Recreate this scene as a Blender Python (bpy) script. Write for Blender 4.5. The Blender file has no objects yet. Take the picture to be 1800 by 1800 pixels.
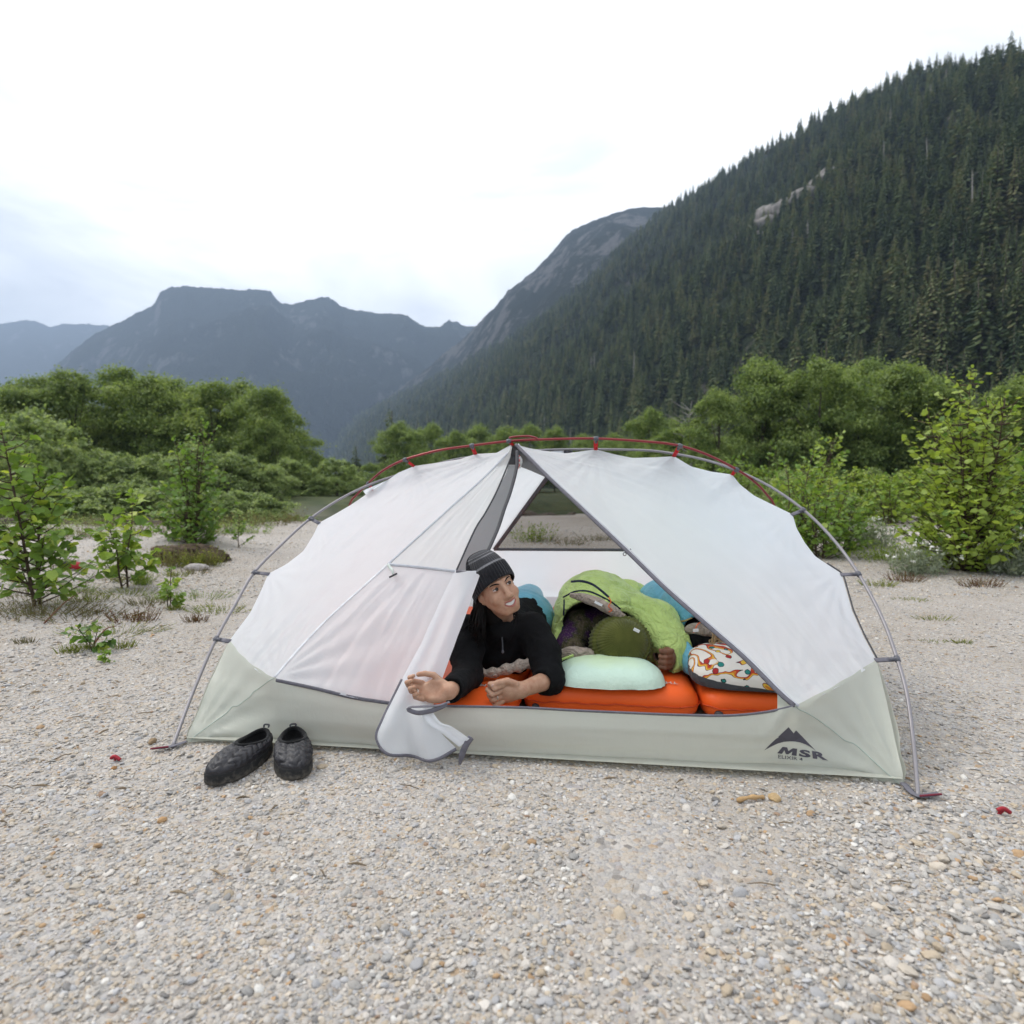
import bpy, math, random
import numpy as np
from mathutils import Vector, Matrix, noise as mnoise

random.seed(7)
RNG = np.random.default_rng(11)
SC = bpy.context.scene
COL = SC.collection
PI = math.pi

# ------------------------------------------------------------------ camera
CAM_H, FPX, HORIZON = 0.88, 1100.0, 858.0          # eye height (m), focal length in px of an 1800 px frame
PITCH = math.atan((900.0 - HORIZON) / FPX)
CAM = np.array([0.0, 0.0, CAM_H])
cam_data = bpy.data.cameras.new('camera')
cam_data.sensor_width = 36.0
cam_data.lens = FPX / 1800.0 * 36.0
cam_data.clip_start, cam_data.clip_end = 0.05, 30000.0
cam_data.dof.use_dof = True
cam_data.dof.focus_distance = 2.25
cam_data.dof.aperture_fstop = 3.2
cam = bpy.data.objects.new('camera', cam_data)
COL.objects.link(cam)
cam.location = CAM
cam.rotation_euler = (PI / 2 - PITCH, 0, 0)
SC.camera = cam

# ------------------------------------------------------------------ sky, sun, exposure
SUN_EL, SUN_AZ = math.radians(50), math.radians(-68)   # azimuth from +Y (away from the camera) towards +X
world = bpy.data.worlds.new('World')
SC.world = world
world.use_nodes = True
wn, wl = world.node_tree.nodes, world.node_tree.links
wn.clear()
w_out = wn.new('ShaderNodeOutputWorld')
sky_tex = wn.new('ShaderNodeTexSky')
sky_tex.sky_type = 'NISHITA'
sky_tex.sun_disc = False
sky_tex.sun_elevation = SUN_EL
sky_tex.sun_rotation = SUN_AZ
bg_sky = wn.new('ShaderNodeBackground')
bg_sky.inputs['Strength'].default_value = 0.10
wl.new(sky_tex.outputs['Color'], bg_sky.inputs['Color'])
w_tc = wn.new('ShaderNodeTexCoord')
w_map = wn.new('ShaderNodeMapping')
w_map.inputs['Scale'].default_value = (1.0, 1.0, 3.2)
w_map.inputs['Rotation'].default_value = (0.10, 0.22, 0.3)
wl.new(w_tc.outputs['Generated'], w_map.inputs['Vector'])
w_noise = wn.new('ShaderNodeTexNoise')
w_noise.inputs['Scale'].default_value = 2.3
w_noise.inputs['Detail'].default_value = 7.0
w_noise.inputs['Roughness'].default_value = 0.52
w_noise.inputs['Distortion'].default_value = 0.6
wl.new(w_map.outputs['Vector'], w_noise.inputs['Vector'])
w_ramp = wn.new('ShaderNodeValToRGB')
w_ramp.color_ramp.elements[0].position = 0.36
w_ramp.color_ramp.elements[0].color = (0.60, 0.62, 0.65, 1)
w_ramp.color_ramp.elements[1].position = 0.55
w_ramp.color_ramp.elements[1].color = (1.0, 1.0, 1.0, 1)
wl.new(w_noise.outputs['Fac'], w_ramp.inputs['Fac'])
bg_cloud = wn.new('ShaderNodeBackground')
bg_cloud.inputs['Strength'].default_value = 1.22
wl.new(w_ramp.outputs['Color'], bg_cloud.inputs['Color'])
w_mix = wn.new('ShaderNodeMixShader')
w_mix.inputs['Fac'].default_value = 0.93               # nearly closed cloud cover
wl.new(bg_sky.outputs[0], w_mix.inputs[1])
wl.new(bg_cloud.outputs[0], w_mix.inputs[2])
wl.new(w_mix.outputs[0], w_out.inputs['Surface'])

sun_data = bpy.data.lights.new('sun', 'SUN')
sun_data.energy = 1.5
sun_data.angle = math.radians(22)
sun_data.color = (1.0, 0.95, 0.88)
sun = bpy.data.objects.new('sun', sun_data)
COL.objects.link(sun)
sun_dir = Vector((math.sin(SUN_AZ) * math.cos(SUN_EL), math.cos(SUN_AZ) * math.cos(SUN_EL), math.sin(SUN_EL)))
sun.rotation_euler = (-sun_dir).to_track_quat('-Z', 'Y').to_euler()
sun.location = (0, 0, 40)

SC.view_settings.view_transform = 'Standard'
SC.view_settings.look = 'None'
SC.view_settings.gamma = 1.0
SC.view_settings.exposure = 0.71
SC.render.engine = 'CYCLES'
SC.cycles.use_denoising = True
SC.cycles.max_bounces = 10
SC.cycles.diffuse_bounces = 5
SC.cycles.transparent_max_bounces = 24
SC.cycles.volume_bounces = 0
SC.cycles.sample_clamp_indirect = 6.0
SC.render.film_transparent = False

# ------------------------------------------------------------------ geometry helpers
def ray(px, py):
    """direction of the camera ray through a pixel of the 1800 px frame, scaled to unit depth along the optical axis"""
    x, y = (px - 900.0) / FPX, (900.0 - py) / FPX
    fw = np.array([0, math.cos(PITCH), -math.sin(PITCH)])
    up = np.array([0, math.sin(PITCH), math.cos(PITCH)])
    return fw + x * np.array([1.0, 0, 0]) + y * up

def at(px, py, d):
    return CAM + ray(px, py) * d

def on_ground(px, py, z=0.0):
    r = ray(px, py)
    return CAM + r * ((z - CAM_H) / r[2])

def fade(t):
    return t * t * (3 - 2 * t)

def smooth(a, b, x):
    t = np.clip((np.asarray(x, float) - a) / (b - a), 0, 1)
    return t * t * (3 - 2 * t)

def vnoise(P, scale, seed=0, octaves=3):
    """value noise for an (n,3) array"""
    P = np.asarray(P, float) * scale + seed * 17.31
    out = np.zeros(len(P)); amp = 1.0; tot = 0.0
    for o in range(octaves):
        i = np.floor(P).astype(np.int64); f = fade(P - i)
        acc = 0.0
        for dx in (0, 1):
            for dy in (0, 1):
                for dz in (0, 1):
                    h = ((i[:, 0] + dx) * 374761393 + (i[:, 1] + dy) * 668265263 + (i[:, 2] + dz) * 2147483647 + o * 974711) & 0xffffffff
                    h = ((h ^ (h >> 13)) * 1274126177) & 0xffffffff
                    v = ((h ^ (h >> 16)) & 0xffff) / 65535.0
                    acc = acc + v * (f[:, 0] if dx else 1 - f[:, 0]) * (f[:, 1] if dy else 1 - f[:, 1]) * (f[:, 2] if dz else 1 - f[:, 2])
        out += amp * (acc * 2 - 1); tot += amp
        amp *= 0.5; P = P * 2.03 + 5.7
    return out / tot

def mesh_np(name, verts, faces, smooth=True):
    me = bpy.data.meshes.new(name)
    verts = np.asarray(verts, np.float32)
    if isinstance(faces, np.ndarray):
        n, k = faces.shape
        me.vertices.add(len(verts)); me.vertices.foreach_set('co', verts.ravel())
        me.loops.add(n * k); me.loops.foreach_set('vertex_index', faces.astype(np.int32).ravel())
        me.polygons.add(n); me.polygons.foreach_set('loop_start', np.arange(0, n * k, k, dtype=np.int32))
        me.update(calc_edges=True)
    else:
        me.from_pydata([tuple(v) for v in verts.tolist()], [], [tuple(f) for f in faces])
        me.update()
    me.validate()
    me.polygons.foreach_set('use_smooth', np.full(len(me.polygons), smooth))
    return me

def link(name, me, mat=None, parent=None):
    o = bpy.data.objects.new(name, me)
    COL.objects.link(o)
    if mat is not None and me is not None:
        for m in (mat if isinstance(mat, (list, tuple)) else [mat]):
            if m.name not in [x.name for x in me.materials if x]:
                me.materials.append(m)
    if parent is not None:
        o.parent = parent
        o.matrix_parent_inverse = Matrix.Translation(-Vector(parent.location)) if parent.type == 'EMPTY' else Matrix.Identity(4)
    return o

def obj(name, verts, faces, mat, parent=None, smooth=True):
    return link(name, mesh_np(name, verts, faces, smooth), mat, parent)

def tag(o, label, cat, group=None, kind=None):
    if label: o['label'] = label
    if cat: o['category'] = cat
    if group: o['group'] = group
    if kind: o['kind'] = kind
    return o

def thing(name, loc, label, cat, group=None):
    o = bpy.data.objects.new(name, None)
    COL.objects.link(o)
    o.location = Vector(loc)
    o.empty_display_size = 0.1
    return tag(o, label, cat, group)

def structure(o):
    o['kind'] = 'structure'
    return o

def spline(pts, n, closed=False):
    """Catmull-Rom through pts, resampled to n points evenly by arc length"""
    P = np.asarray(pts, float)
    if len(P) == 2:
        t = np.linspace(0, 1, n)[:, None]
        return P[0] * (1 - t) + P[1] * t
    if closed:
        Q = np.vstack([P[-1], P, P[0], P[1]])
    else:
        Q = np.vstack([2 * P[0] - P[1], P, 2 * P[-1] - P[-2]])
    out = []
    m = 24
    for i in range(1, len(Q) - 2):
        t = np.linspace(0, 1, m, endpoint=False)[:, None]
        p0, p1, p2, p3 = Q[i - 1], Q[i], Q[i + 1], Q[i + 2]
        out.append(0.5 * ((2 * p1) + (-p0 + p2) * t + (2 * p0 - 5 * p1 + 4 * p2 - p3) * t ** 2 + (-p0 + 3 * p1 - 3 * p2 + p3) * t ** 3))
    out.append(Q[-2][None])
    C = np.vstack(out)
    L = np.concatenate([[0], np.cumsum(np.linalg.norm(np.diff(C, axis=0), axis=1))])
    s = np.linspace(0, L[-1], n)
    return np.stack([np.interp(s, L, C[:, k]) for k in range(C.shape[1])], 1)

def polyline(pts, n):
    P = np.asarray(pts, float)
    L = np.concatenate([[0], np.cumsum(np.linalg.norm(np.diff(P, axis=0), axis=1))])
    s = np.linspace(0, L[-1], n)
    return np.stack([np.interp(s, L, P[:, k]) for k in range(P.shape[1])], 1)

def tube(pts, radius, sides=8, flat=1.0, cap=True, nrm=None):
    """swept tube; radius scalar or per point; flat<1 squashes it along the frame normal (ribbon)"""
    P = np.asarray(pts, float); n = len(P)
    R = np.full(n, radius, float) if np.isscalar(radius) else np.asarray(radius, float)
    T = np.gradient(P, axis=0); T /= np.linalg.norm(T, axis=1)[:, None] + 1e-12
    if nrm is None:
        u = np.cross(T[0], [0, 0, 1.0])
        if np.linalg.norm(u) < 1e-3: u = np.cross(T[0], [0, 1.0, 0])
    else:
        u = np.asarray(nrm, float)
    V = []
    a = np.linspace(0, 2 * PI, sides, endpoint=False)
    for i in range(n):
        u = u - T[i] * (u @ T[i]); u /= np.linalg.norm(u) + 1e-12
        w = np.cross(T[i], u)
        V.append(P[i] + R[i] * (np.cos(a)[:, None] * w + np.sin(a)[:, None] * u * flat))
    V = np.vstack(V)
    F = []
    for i in range(n - 1):
        for k in range(sides):
            k2 = (k + 1) % sides
            F.append((i * sides + k, i * sides + k2, (i + 1) * sides + k2, (i + 1) * sides + k))
    if cap:
        F.append(tuple(range(sides))[::-1]); F.append(tuple((n - 1) * sides + k for k in range(sides)))
    return V, F

def merge(parts):
    V, F, o = [], [], 0
    for v, f in parts:
        v = np.asarray(v); V.append(v)
        F += [tuple(int(i) + o for i in q) for q in f]; o += len(v)
    return np.vstack(V), F

def grid_faces(nu, nv, wrap_v=False):
    i = np.arange(nu - 1)[:, None]; j = np.arange(nv if wrap_v else nv - 1)[None]
    j2 = (j + 1) % nv
    return np.stack([(i * nv + j), (i * nv + j2), ((i + 1) * nv + j2), ((i + 1) * nv + j)], -1).reshape(-1, 4)

def grid_normals(G):
    du = np.gradient(G, axis=0); dv = np.gradient(G, axis=1)
    N = np.cross(du, dv); N /= np.linalg.norm(N, axis=2)[..., None] + 1e-9
    return N

def box(c, half, R=None):
    s = np.array([(-1, -1, -1), (1, -1, -1), (1, 1, -1), (-1, 1, -1), (-1, -1, 1), (1, -1, 1), (1, 1, 1), (-1, 1, 1)], float) * np.asarray(half)
    if R is not None: s = s @ np.asarray(R).T
    return s + np.asarray(c), [(3, 2, 1, 0), (4, 5, 6, 7), (0, 1, 5, 4), (1, 2, 6, 5), (2, 3, 7, 6), (3, 0, 4, 7)]

def ico(sub=0):
    t = (1 + 5 ** .5) / 2
    v = np.array([(-1, t, 0), (1, t, 0), (-1, -t, 0), (1, -t, 0), (0, -1, t), (0, 1, t), (0, -1, -t), (0, 1, -t), (t, 0, -1), (t, 0, 1), (-t, 0, -1), (-t, 0, 1)], float)
    v /= np.linalg.norm(v[0])
    f = [(0, 11, 5), (0, 5, 1), (0, 1, 7), (0, 7, 10), (0, 10, 11), (1, 5, 9), (5, 11, 4), (11, 10, 2), (10, 7, 6), (7, 1, 8), (3, 9, 4), (3, 4, 2), (3, 2, 6), (3, 6, 8), (3, 8, 9), (4, 9, 5), (2, 4, 11), (6, 2, 10), (8, 6, 7), (9, 8, 1)]
    v = [tuple(x) for x in v]
    for _ in range(sub):
        cache = {}; nf = []
        def mid(a, b):
            k = (min(a, b), max(a, b))
            if k not in cache:
                m = np.array(v[a]) + np.array(v[b]); m /= np.linalg.norm(m); cache[k] = len(v); v.append(tuple(m))
            return cache[k]
        for a, b, c in f:
            x, y, z = mid(a, b), mid(b, c), mid(c, a)
            nf += [(a, x, z), (b, y, x), (c, z, y), (x, y, z)]
        f = nf
    return np.array(v), np.array(f)

def rot_z(a):
    c, s = math.cos(a), math.sin(a)
    return np.array([[c, -s, 0], [s, c, 0], [0, 0, 1.0]])

def euler(rx, ry, rz):
    return np.array(Matrix.Rotation(rz, 3, 'Z') @ Matrix.Rotation(ry, 3, 'Y') @ Matrix.Rotation(rx, 3, 'X'))

# signed distance modelling: smooth unions meshed by surface nets
class Field:
    def __init__(self, lo, hi, h):
        self.lo = np.asarray(lo, float); self.h = h
        self.n = np.ceil((np.asarray(hi, float) - self.lo) / h).astype(int) + 1
        self.f = np.full(self.n, 1.0, np.float32)
    def _win(self, lo, hi, pad):
        a = np.clip(np.floor((np.asarray(lo) - pad - self.lo) / self.h).astype(int), 0, self.n - 1)
        b = np.clip(np.ceil((np.asarray(hi) + pad - self.lo) / self.h).astype(int) + 1, 1, self.n)
        ax = [(np.arange(a[k], b[k]) * self.h + self.lo[k]).astype(np.float32) for k in range(3)]
        return tuple(slice(a[k], b[k]) for k in range(3)), np.meshgrid(*ax, indexing='ij', sparse=True)
    def _put(self, sl, d, k, sub=False):
        g = self.f[sl]
        if sub:
            d = -d
            hh = np.clip(0.5 - 0.5 * (g - d) / max(k, 1e-6), 0, 1)
            self.f[sl] = g + (d - g) * hh + k * hh * (1 - hh) if k > 0 else np.maximum(g, d)
        else:
            if k > 0:
                hh = np.clip(0.5 + 0.5 * (g - d) / k, 0, 1)
                self.f[sl] = g + (d - g) * hh - k * hh * (1 - hh)
            else:
                self.f[sl] = np.minimum(g, d)
    def capsule(self, a, b, ra, rb=None, k=0.01, sub=False):
        rb = ra if rb is None else rb
        a = np.asarray(a, float); b = np.asarray(b, float); r = max(ra, rb)
        sl, (X, Y, Z) = self._win(np.minimum(a, b) - r, np.maximum(a, b) + r, 2.0 * k + 2 * self.h)
        ab = b - a; L2 = ab @ ab + 1e-12
        t = np.clip(((X - a[0]) * ab[0] + (Y - a[1]) * ab[1] + (Z - a[2]) * ab[2]) / L2, 0, 1)
        d = np.sqrt((X - a[0] - ab[0] * t) ** 2 + (Y - a[1] - ab[1] * t) ** 2 + (Z - a[2] - ab[2] * t) ** 2) - (ra + (rb - ra) * t)
        self._put(sl, d, k, sub); return self
    def chain(self, pts, rads, k=0.01):
        for i in range(len(pts) - 1):
            self.capsule(pts[i], pts[i + 1], rads[i], rads[i + 1], k)
        return self
    def ellipsoid(self, c, r, R=None, k=0.01, sub=False):
        c = np.asarray(c, float); r = np.asarray(r, float); m = r.max()
        sl, (X, Y, Z) = self._win(c - m, c + m, 2.0 * k + 2 * self.h)
        x, y, z = X - c[0], Y - c[1], Z - c[2]
        if R is not None:
            R = np.asarray(R)
            x, y, z = (R[0, 0] * x + R[1, 0] * y + R[2, 0] * z, R[0, 1] * x + R[1, 1] * y + R[2, 1] * z, R[0, 2] * x + R[1, 2] * y + R[2, 2] * z)
        k0 = np.sqrt((x / r[0]) ** 2 + (y / r[1]) ** 2 + (z / r[2]) ** 2)
        k1 = np.sqrt((x / r[0] ** 2) ** 2 + (y / r[1] ** 2) ** 2 + (z / r[2] ** 2) ** 2) + 1e-9
        self._put(sl, k0 * (k0 - 1) / k1, k, sub); return self
    def floor_cut(self, z):
        Z = (np.arange(self.n[2]) * self.h + self.lo[2])[None, None]
        self.f = np.maximum(self.f, z - Z).astype(np.float32); return self
    def sample(self, P):
        q = (np.asarray(P) - self.lo) / self.h
        i = np.clip(np.floor(q).astype(int), 0, self.n - 2); t = q - i
        out = 0
        for dx in (0, 1):
            for dy in (0, 1):
                for dz in (0, 1):
                    w = (t[:, 0] if dx else 1 - t[:, 0]) * (t[:, 1] if dy else 1 - t[:, 1]) * (t[:, 2] if dz else 1 - t[:, 2])
                    out = out + w * self.f[i[:, 0] + dx, i[:, 1] + dy, i[:, 2] + dz]
        return out
    def mesh(self, relax=2):
        f = self.f; s = f < 0
        c = np.zeros(self.n - 1, np.int8)
        for dx in (0, 1):
            for dy in (0, 1):
                for dz in (0, 1):
                    c += s[dx:self.n[0] - 1 + dx, dy:self.n[1] - 1 + dy, dz:self.n[2] - 1 + dz]
        cell = np.argwhere((c > 0) & (c < 8))
        idx = np.full(self.n - 1, -1, np.int64); idx[tuple(cell.T)] = np.arange(len(cell))
        acc = np.zeros((len(cell), 3)); cnt = np.zeros(len(cell))
        corners = [(x, y, z) for x in (0, 1) for y in (0, 1) for z in (0, 1)]
        for a in corners:
            for ax in range(3):
                if a[ax]: continue
                b = list(a); b[ax] = 1
                fa = f[cell[:, 0] + a[0], cell[:, 1] + a[1], cell[:, 2] + a[2]]; fb = f[cell[:, 0] + b[0], cell[:, 1] + b[1], cell[:, 2] + b[2]]
                m = (fa < 0) != (fb < 0)
                t = np.where(m, fa / np.where(m, fa - fb, 1), 0)
                p = np.repeat(np.array(a, float)[None], len(cell), 0); p[:, ax] += t
                acc[m] += p[m]; cnt[m] += 1
        V = self.lo + (cell + acc / cnt[:, None]) * self.h
        F = []
        for ax in range(3):
            u, v = (ax + 1) % 3, (ax + 2) % 3
            sh = [slice(None)] * 3; sh2 = [slice(None)] * 3
            sh[ax] = slice(0, -1); sh2[ax] = slice(1, None)
            e = np.argwhere(s[tuple(sh)] != s[tuple(sh2)])
            e = e[(e[:, u] > 0) & (e[:, v] > 0) & (e[:, u] < self.n[u] - 1) & (e[:, v] < self.n[v] - 1)]
            def I(du, dv):
                q = e.copy(); q[:, u] -= du; q[:, v] -= dv
                return idx[tuple(q.T)]
            q = np.stack([I(1, 1), I(0, 1), I(0, 0), I(1, 0)], 1)
            flip = ~s[tuple(e.T)]
            q[flip] = q[flip][:, ::-1]
            F.append(q)
        F = np.vstack(F); F = F[(F >= 0).all(1)]
        for _ in range(relax):
            acc = np.zeros_like(V); cnt = np.zeros(len(V))
            for k in range(4):
                a, b = F[:, k], F[:, (k + 1) % 4]
                np.add.at(acc, a, V[b]); np.add.at(cnt, a, 1)
            V = 0.5 * V + 0.5 * acc / np.maximum(cnt, 1)[:, None]
        return V, F

def vert_normals(V, F):
    F = np.asarray(F)
    n = np.cross(V[F[:, 2]] - V[F[:, 0]], V[F[:, 3 % F.shape[1]]] - V[F[:, 1]])
    N = np.zeros_like(V)
    for k in range(F.shape[1]): np.add.at(N, F[:, k], n)
    return N / (np.linalg.norm(N, axis=1)[:, None] + 1e-12)

def scatter(name, sources, pts, rots, scales, pick, mat, attrs):
    """many copies of a few meshes on given points, drawn by geometry nodes; attrs: {name: (values, kind)} ride along per copy"""
    n = len(pts)
    me = bpy.data.meshes.new(name)
    me.vertices.add(n); me.vertices.foreach_set('co', np.asarray(pts, np.float32).ravel())
    def put(nm, kind, arr):
        at_ = me.attributes.new(nm, kind, 'POINT')
        at_.data.foreach_set({'FLOAT_VECTOR': 'vector', 'FLOAT': 'value', 'INT': 'value', 'FLOAT_COLOR': 'color'}[kind], np.asarray(arr).ravel())
    put('turn', 'FLOAT_VECTOR', np.asarray(rots, np.float32)); put('size', 'FLOAT_VECTOR', np.asarray(scales, np.float32)); put('pick', 'INT', np.asarray(pick, np.int32))
    for k, (v, kind) in attrs.items(): put(k, kind, np.asarray(v, np.float32))
    ng = bpy.data.node_groups.new(name + '_scatter', 'GeometryNodeTree')
    ng.interface.new_socket('Geometry', in_out='INPUT', socket_type='NodeSocketGeometry'); ng.interface.new_socket('Geometry', in_out='OUTPUT', socket_type='NodeSocketGeometry')
    N, L = ng.nodes, ng.links
    gi, go = N.new('NodeGroupInput'), N.new('NodeGroupOutput')
    def attr(nm, dt):
        q = N.new('GeometryNodeInputNamedAttribute'); q.data_type = dt; q.inputs['Name'].default_value = nm; return q.outputs['Attribute']
    tr, sz, pk = attr('turn', 'FLOAT_VECTOR'), attr('size', 'FLOAT_VECTOR'), attr('pick', 'INT')
    e2r = N.new('FunctionNodeEulerToRotation'); L.new(tr, e2r.inputs[0])
    jn = N.new('GeometryNodeJoinGeometry')
    for k, src in enumerate(sources):
        so = bpy.data.objects.new(name + '_shape', src)
        oi = N.new('GeometryNodeObjectInfo'); oi.inputs['Object'].default_value = so; oi.inputs['As Instance'].default_value = False
        cp = N.new('FunctionNodeCompare'); cp.data_type = 'INT'; cp.operation = 'EQUAL'; L.new(pk, [i for i in cp.inputs if i.type == 'INT'][0]); [i for i in cp.inputs if i.type == 'INT'][1].default_value = k
        ip = N.new('GeometryNodeInstanceOnPoints')
        L.new(gi.outputs[0], ip.inputs['Points']); L.new(cp.outputs[0], ip.inputs['Selection']); L.new(oi.outputs['Geometry'], ip.inputs['Instance'])
        L.new(e2r.outputs[0], ip.inputs['Rotation']); L.new(sz, ip.inputs['Scale'])
        L.new(ip.outputs[0], jn.inputs[0])
    L.new(jn.outputs[0], go.inputs[0])
    o = bpy.data.objects.new(name, me); COL.objects.link(o); me.materials.append(mat)
    md = o.modifiers.new('scatter', 'NODES'); md.node_group = ng
    return o

# ------------------------------------------------------------------ material helpers
def ordinal(k):
    w = ['leftmost', 'second', 'third', 'fourth', 'fifth', 'sixth', 'seventh', 'eighth', 'ninth', 'tenth', 'eleventh', 'twelfth', 'thirteenth', 'fourteenth', 'fifteenth', 'sixteenth', 'seventeenth', 'eighteenth', 'nineteenth', 'twentieth']
    s = w[k] if k < 20 else 'twenty-' + ['first', 'second', 'third', 'fourth', 'fifth', 'sixth', 'seventh', 'eighth', 'ninth'][k - 20]
    return s if k == 0 else s + ' from the left'

class NT:
    def __init__(self, name):
        self.m = bpy.data.materials.new(name); self.m.use_nodes = True
        self.n, self.l = self.m.node_tree.nodes, self.m.node_tree.links
        self.n.clear()
        self.out = self.n.new('ShaderNodeOutputMaterial')
    def new(self, t, **kw):
        nd = self.n.new(t)
        for k, v in kw.items():
            if k in nd.inputs: self.set(nd.inputs[k], v)
            else: setattr(nd, k, v)
        return nd
    def set(self, sock, v):
        if hasattr(v, 'links') or isinstance(v, bpy.types.NodeSocket): self.l.new(v, sock)
        else:
            if isinstance(v, tuple) and len(v) == 3 and sock.type == 'RGBA': v = v + (1,)
            sock.default_value = v
    def coord(self, kind='Object', scale=None):
        t = self.new('ShaderNodeTexCoord')
        if scale is None: return t.outputs[kind]
        mp = self.new('ShaderNodeMapping'); self.l.new(t.outputs[kind], mp.inputs['Vector'])
        mp.inputs['Scale'].default_value = scale
        return mp.outputs['Vector']
    def noise(self, vec, scale, detail=4, rough=0.5, dist=0.0):
        nd = self.new('ShaderNodeTexNoise'); self.l.new(vec, nd.inputs['Vector'])
        nd.inputs['Scale'].default_value = scale; nd.inputs['Detail'].default_value = detail
        nd.inputs['Roughness'].default_value = rough; nd.inputs['Distortion'].default_value = dist
        return nd
    def ramp(self, fac, stops, interp='LINEAR'):
        r = self.new('ShaderNodeValToRGB'); self.l.new(fac, r.inputs['Fac'])
        cr = r.color_ramp; cr.interpolation = interp
        while len(cr.elements) < len(stops): cr.elements.new(0.5)
        for e, (p, c) in zip(cr.elements, stops):
            e.position = p; e.color = tuple(c) + (1,) if len(c) == 3 else c
        return r.outputs['Color']
    def mix(self, fac, a, b, mode='MIX'):
        nd = self.new('ShaderNodeMix', data_type='RGBA', blend_type=mode)
        self.set(nd.inputs[0], fac); self.set(nd.inputs[6], a); self.set(nd.inputs[7], b)
        return nd.outputs[2]
    def math(self, op, a, b=0.0, c=0.0):
        nd = self.new('ShaderNodeMath', operation=op)
        for i, v in enumerate((a, b, c)): self.set(nd.inputs[i], v)
        return nd.outputs[0]
    def bump(self, h, strength=0.3, dist=0.01):
        nd = self.new('ShaderNodeBump'); self.l.new(h, nd.inputs['Height'])
        nd.inputs['Strength'].default_value = strength; nd.inputs['Distance'].default_value = dist
        return nd.outputs['Normal']
    def bsdf(self, color, rough=0.6, spec=0.3, normal=None, **kw):
        b = self.new('ShaderNodeBsdfPrincipled')
        self.set(b.inputs['Base Color'], color); self.set(b.inputs['Roughness'], rough)
        b.inputs['Specular IOR Level'].default_value = spec
        if normal is not None: self.l.new(normal, b.inputs['Normal'])
        for k, v in kw.items(): self.set(b.inputs[k.replace('_', ' ')], v)
        return b.outputs[0]
    def mixsh(self, fac, a, b):
        nd = self.new('ShaderNodeMixShader'); self.set(nd.inputs[0], fac)
        self.l.new(a, nd.inputs[1]); self.l.new(b, nd.inputs[2]); return nd.outputs[0]
    def done(self, sh):
        self.l.new(sh, self.out.inputs['Surface']); return self.m

def plain(name, col, rough=0.6, spec=0.3, var=0.12, nscale=40.0, bump=0.0, bscale=200.0, metallic=0.0, sss=0.0):
    t = NT(name); v = t.coord()
    n = t.noise(v, nscale, 4)
    lo = tuple(c * (1 - var) for c in col); hi = tuple(min(1, c * (1 + var)) for c in col)
    c = t.ramp(n.outputs['Fac'], [(0.3, lo), (0.7, hi)])
    nm = None
    if bump: nm = t.bump(t.noise(v, bscale, 3).outputs['Fac'], bump, 0.004)
    kw = {'Metallic': metallic}
    if sss: kw.update({'Subsurface_Weight': sss, 'Subsurface_Radius': (0.012, 0.004, 0.002)})
    return t.done(t.bsdf(c, rough, spec, nm, **kw))
# ================================================================== GROUND
def river_mid(x):
    x = np.asarray(x, float)
    return 27.0 + np.where(x > -9, 0.55, -0.10) * (x + 9) + 0.8 * np.sin(x * 0.21)

def ground_h(x, y):
    x = np.asarray(x, float); y = np.asarray(y, float)
    P = np.stack([x.ravel(), y.ravel(), np.zeros(x.size)], 1)
    r = np.hypot(P[:, 0], P[:, 1] - 1.0)
    near = 0.006 * vnoise(P, 3.0, 1, 3) + 0.004 * vnoise(P, 12.0, 2, 2)
    und = (0.05 * vnoise(P, 0.45, 3, 3) + 0.022 * vnoise(P, 1.7, 4, 3)) * smooth(3.6, 8.0, r)
    # low sandy shelf and hummocks on the left, raised ground under the bushes on the right
    und += 0.05 * smooth(-2.0, -3.6, P[:, 0]) * smooth(2.8, 4.2, P[:, 1]) * (0.6 + 0.5 * vnoise(P, 1.3, 8, 2))
    und += 0.10 * smooth(3.2, 5.0, P[:, 0]) * smooth(5.5, 8.0, P[:, 1])
    und += 0.24 * np.exp(-(((P[:, 0] + 4.72) / 0.62) ** 2 + ((P[:, 1] - 9.1) / 0.5) ** 2))
    dist = P[:, 1] - river_mid(P[:, 0])
    chan = -1.0 * np.where(dist > 0, 1 - smooth(2.6, 5.0, dist + 0.5 * vnoise(P, 0.5, 6, 2)), 1 - smooth(1.2, 13.0, -dist + 0.8 * vnoise(P, 0.5, 6, 2)))
    chan *= smooth(11.0, 6.0, P[:, 0])
    far = 0.35 * smooth(4, 12, dist) + 0.5 * vnoise(P, 0.05, 7, 2) * smooth(45, 90, P[:, 1])
    h = near + und + chan + far
    h = h * smooth(9000, 600, r)
    return h.reshape(x.shape)

def make_ground():
    front = np.linspace(-52, 52, 360); back = np.linspace(52, 308, 60)[1:-1]
    ang = np.radians(np.concatenate([front, back]))
    rad = np.concatenate([[0.0], np.geomspace(0.3, 40, 230), np.geomspace(42, 7000, 45)])
    R, A = np.meshgrid(rad, ang, indexing='ij')
    X, Y = R * np.sin(A), R * np.cos(A)
    Z = ground_h(X, Y)
    return obj('ground', np.stack([X, Y, Z], -1).reshape(-1, 3), grid_faces(len(rad), len(ang), True)[:, ::-1].copy(), M_GROUND)

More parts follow.
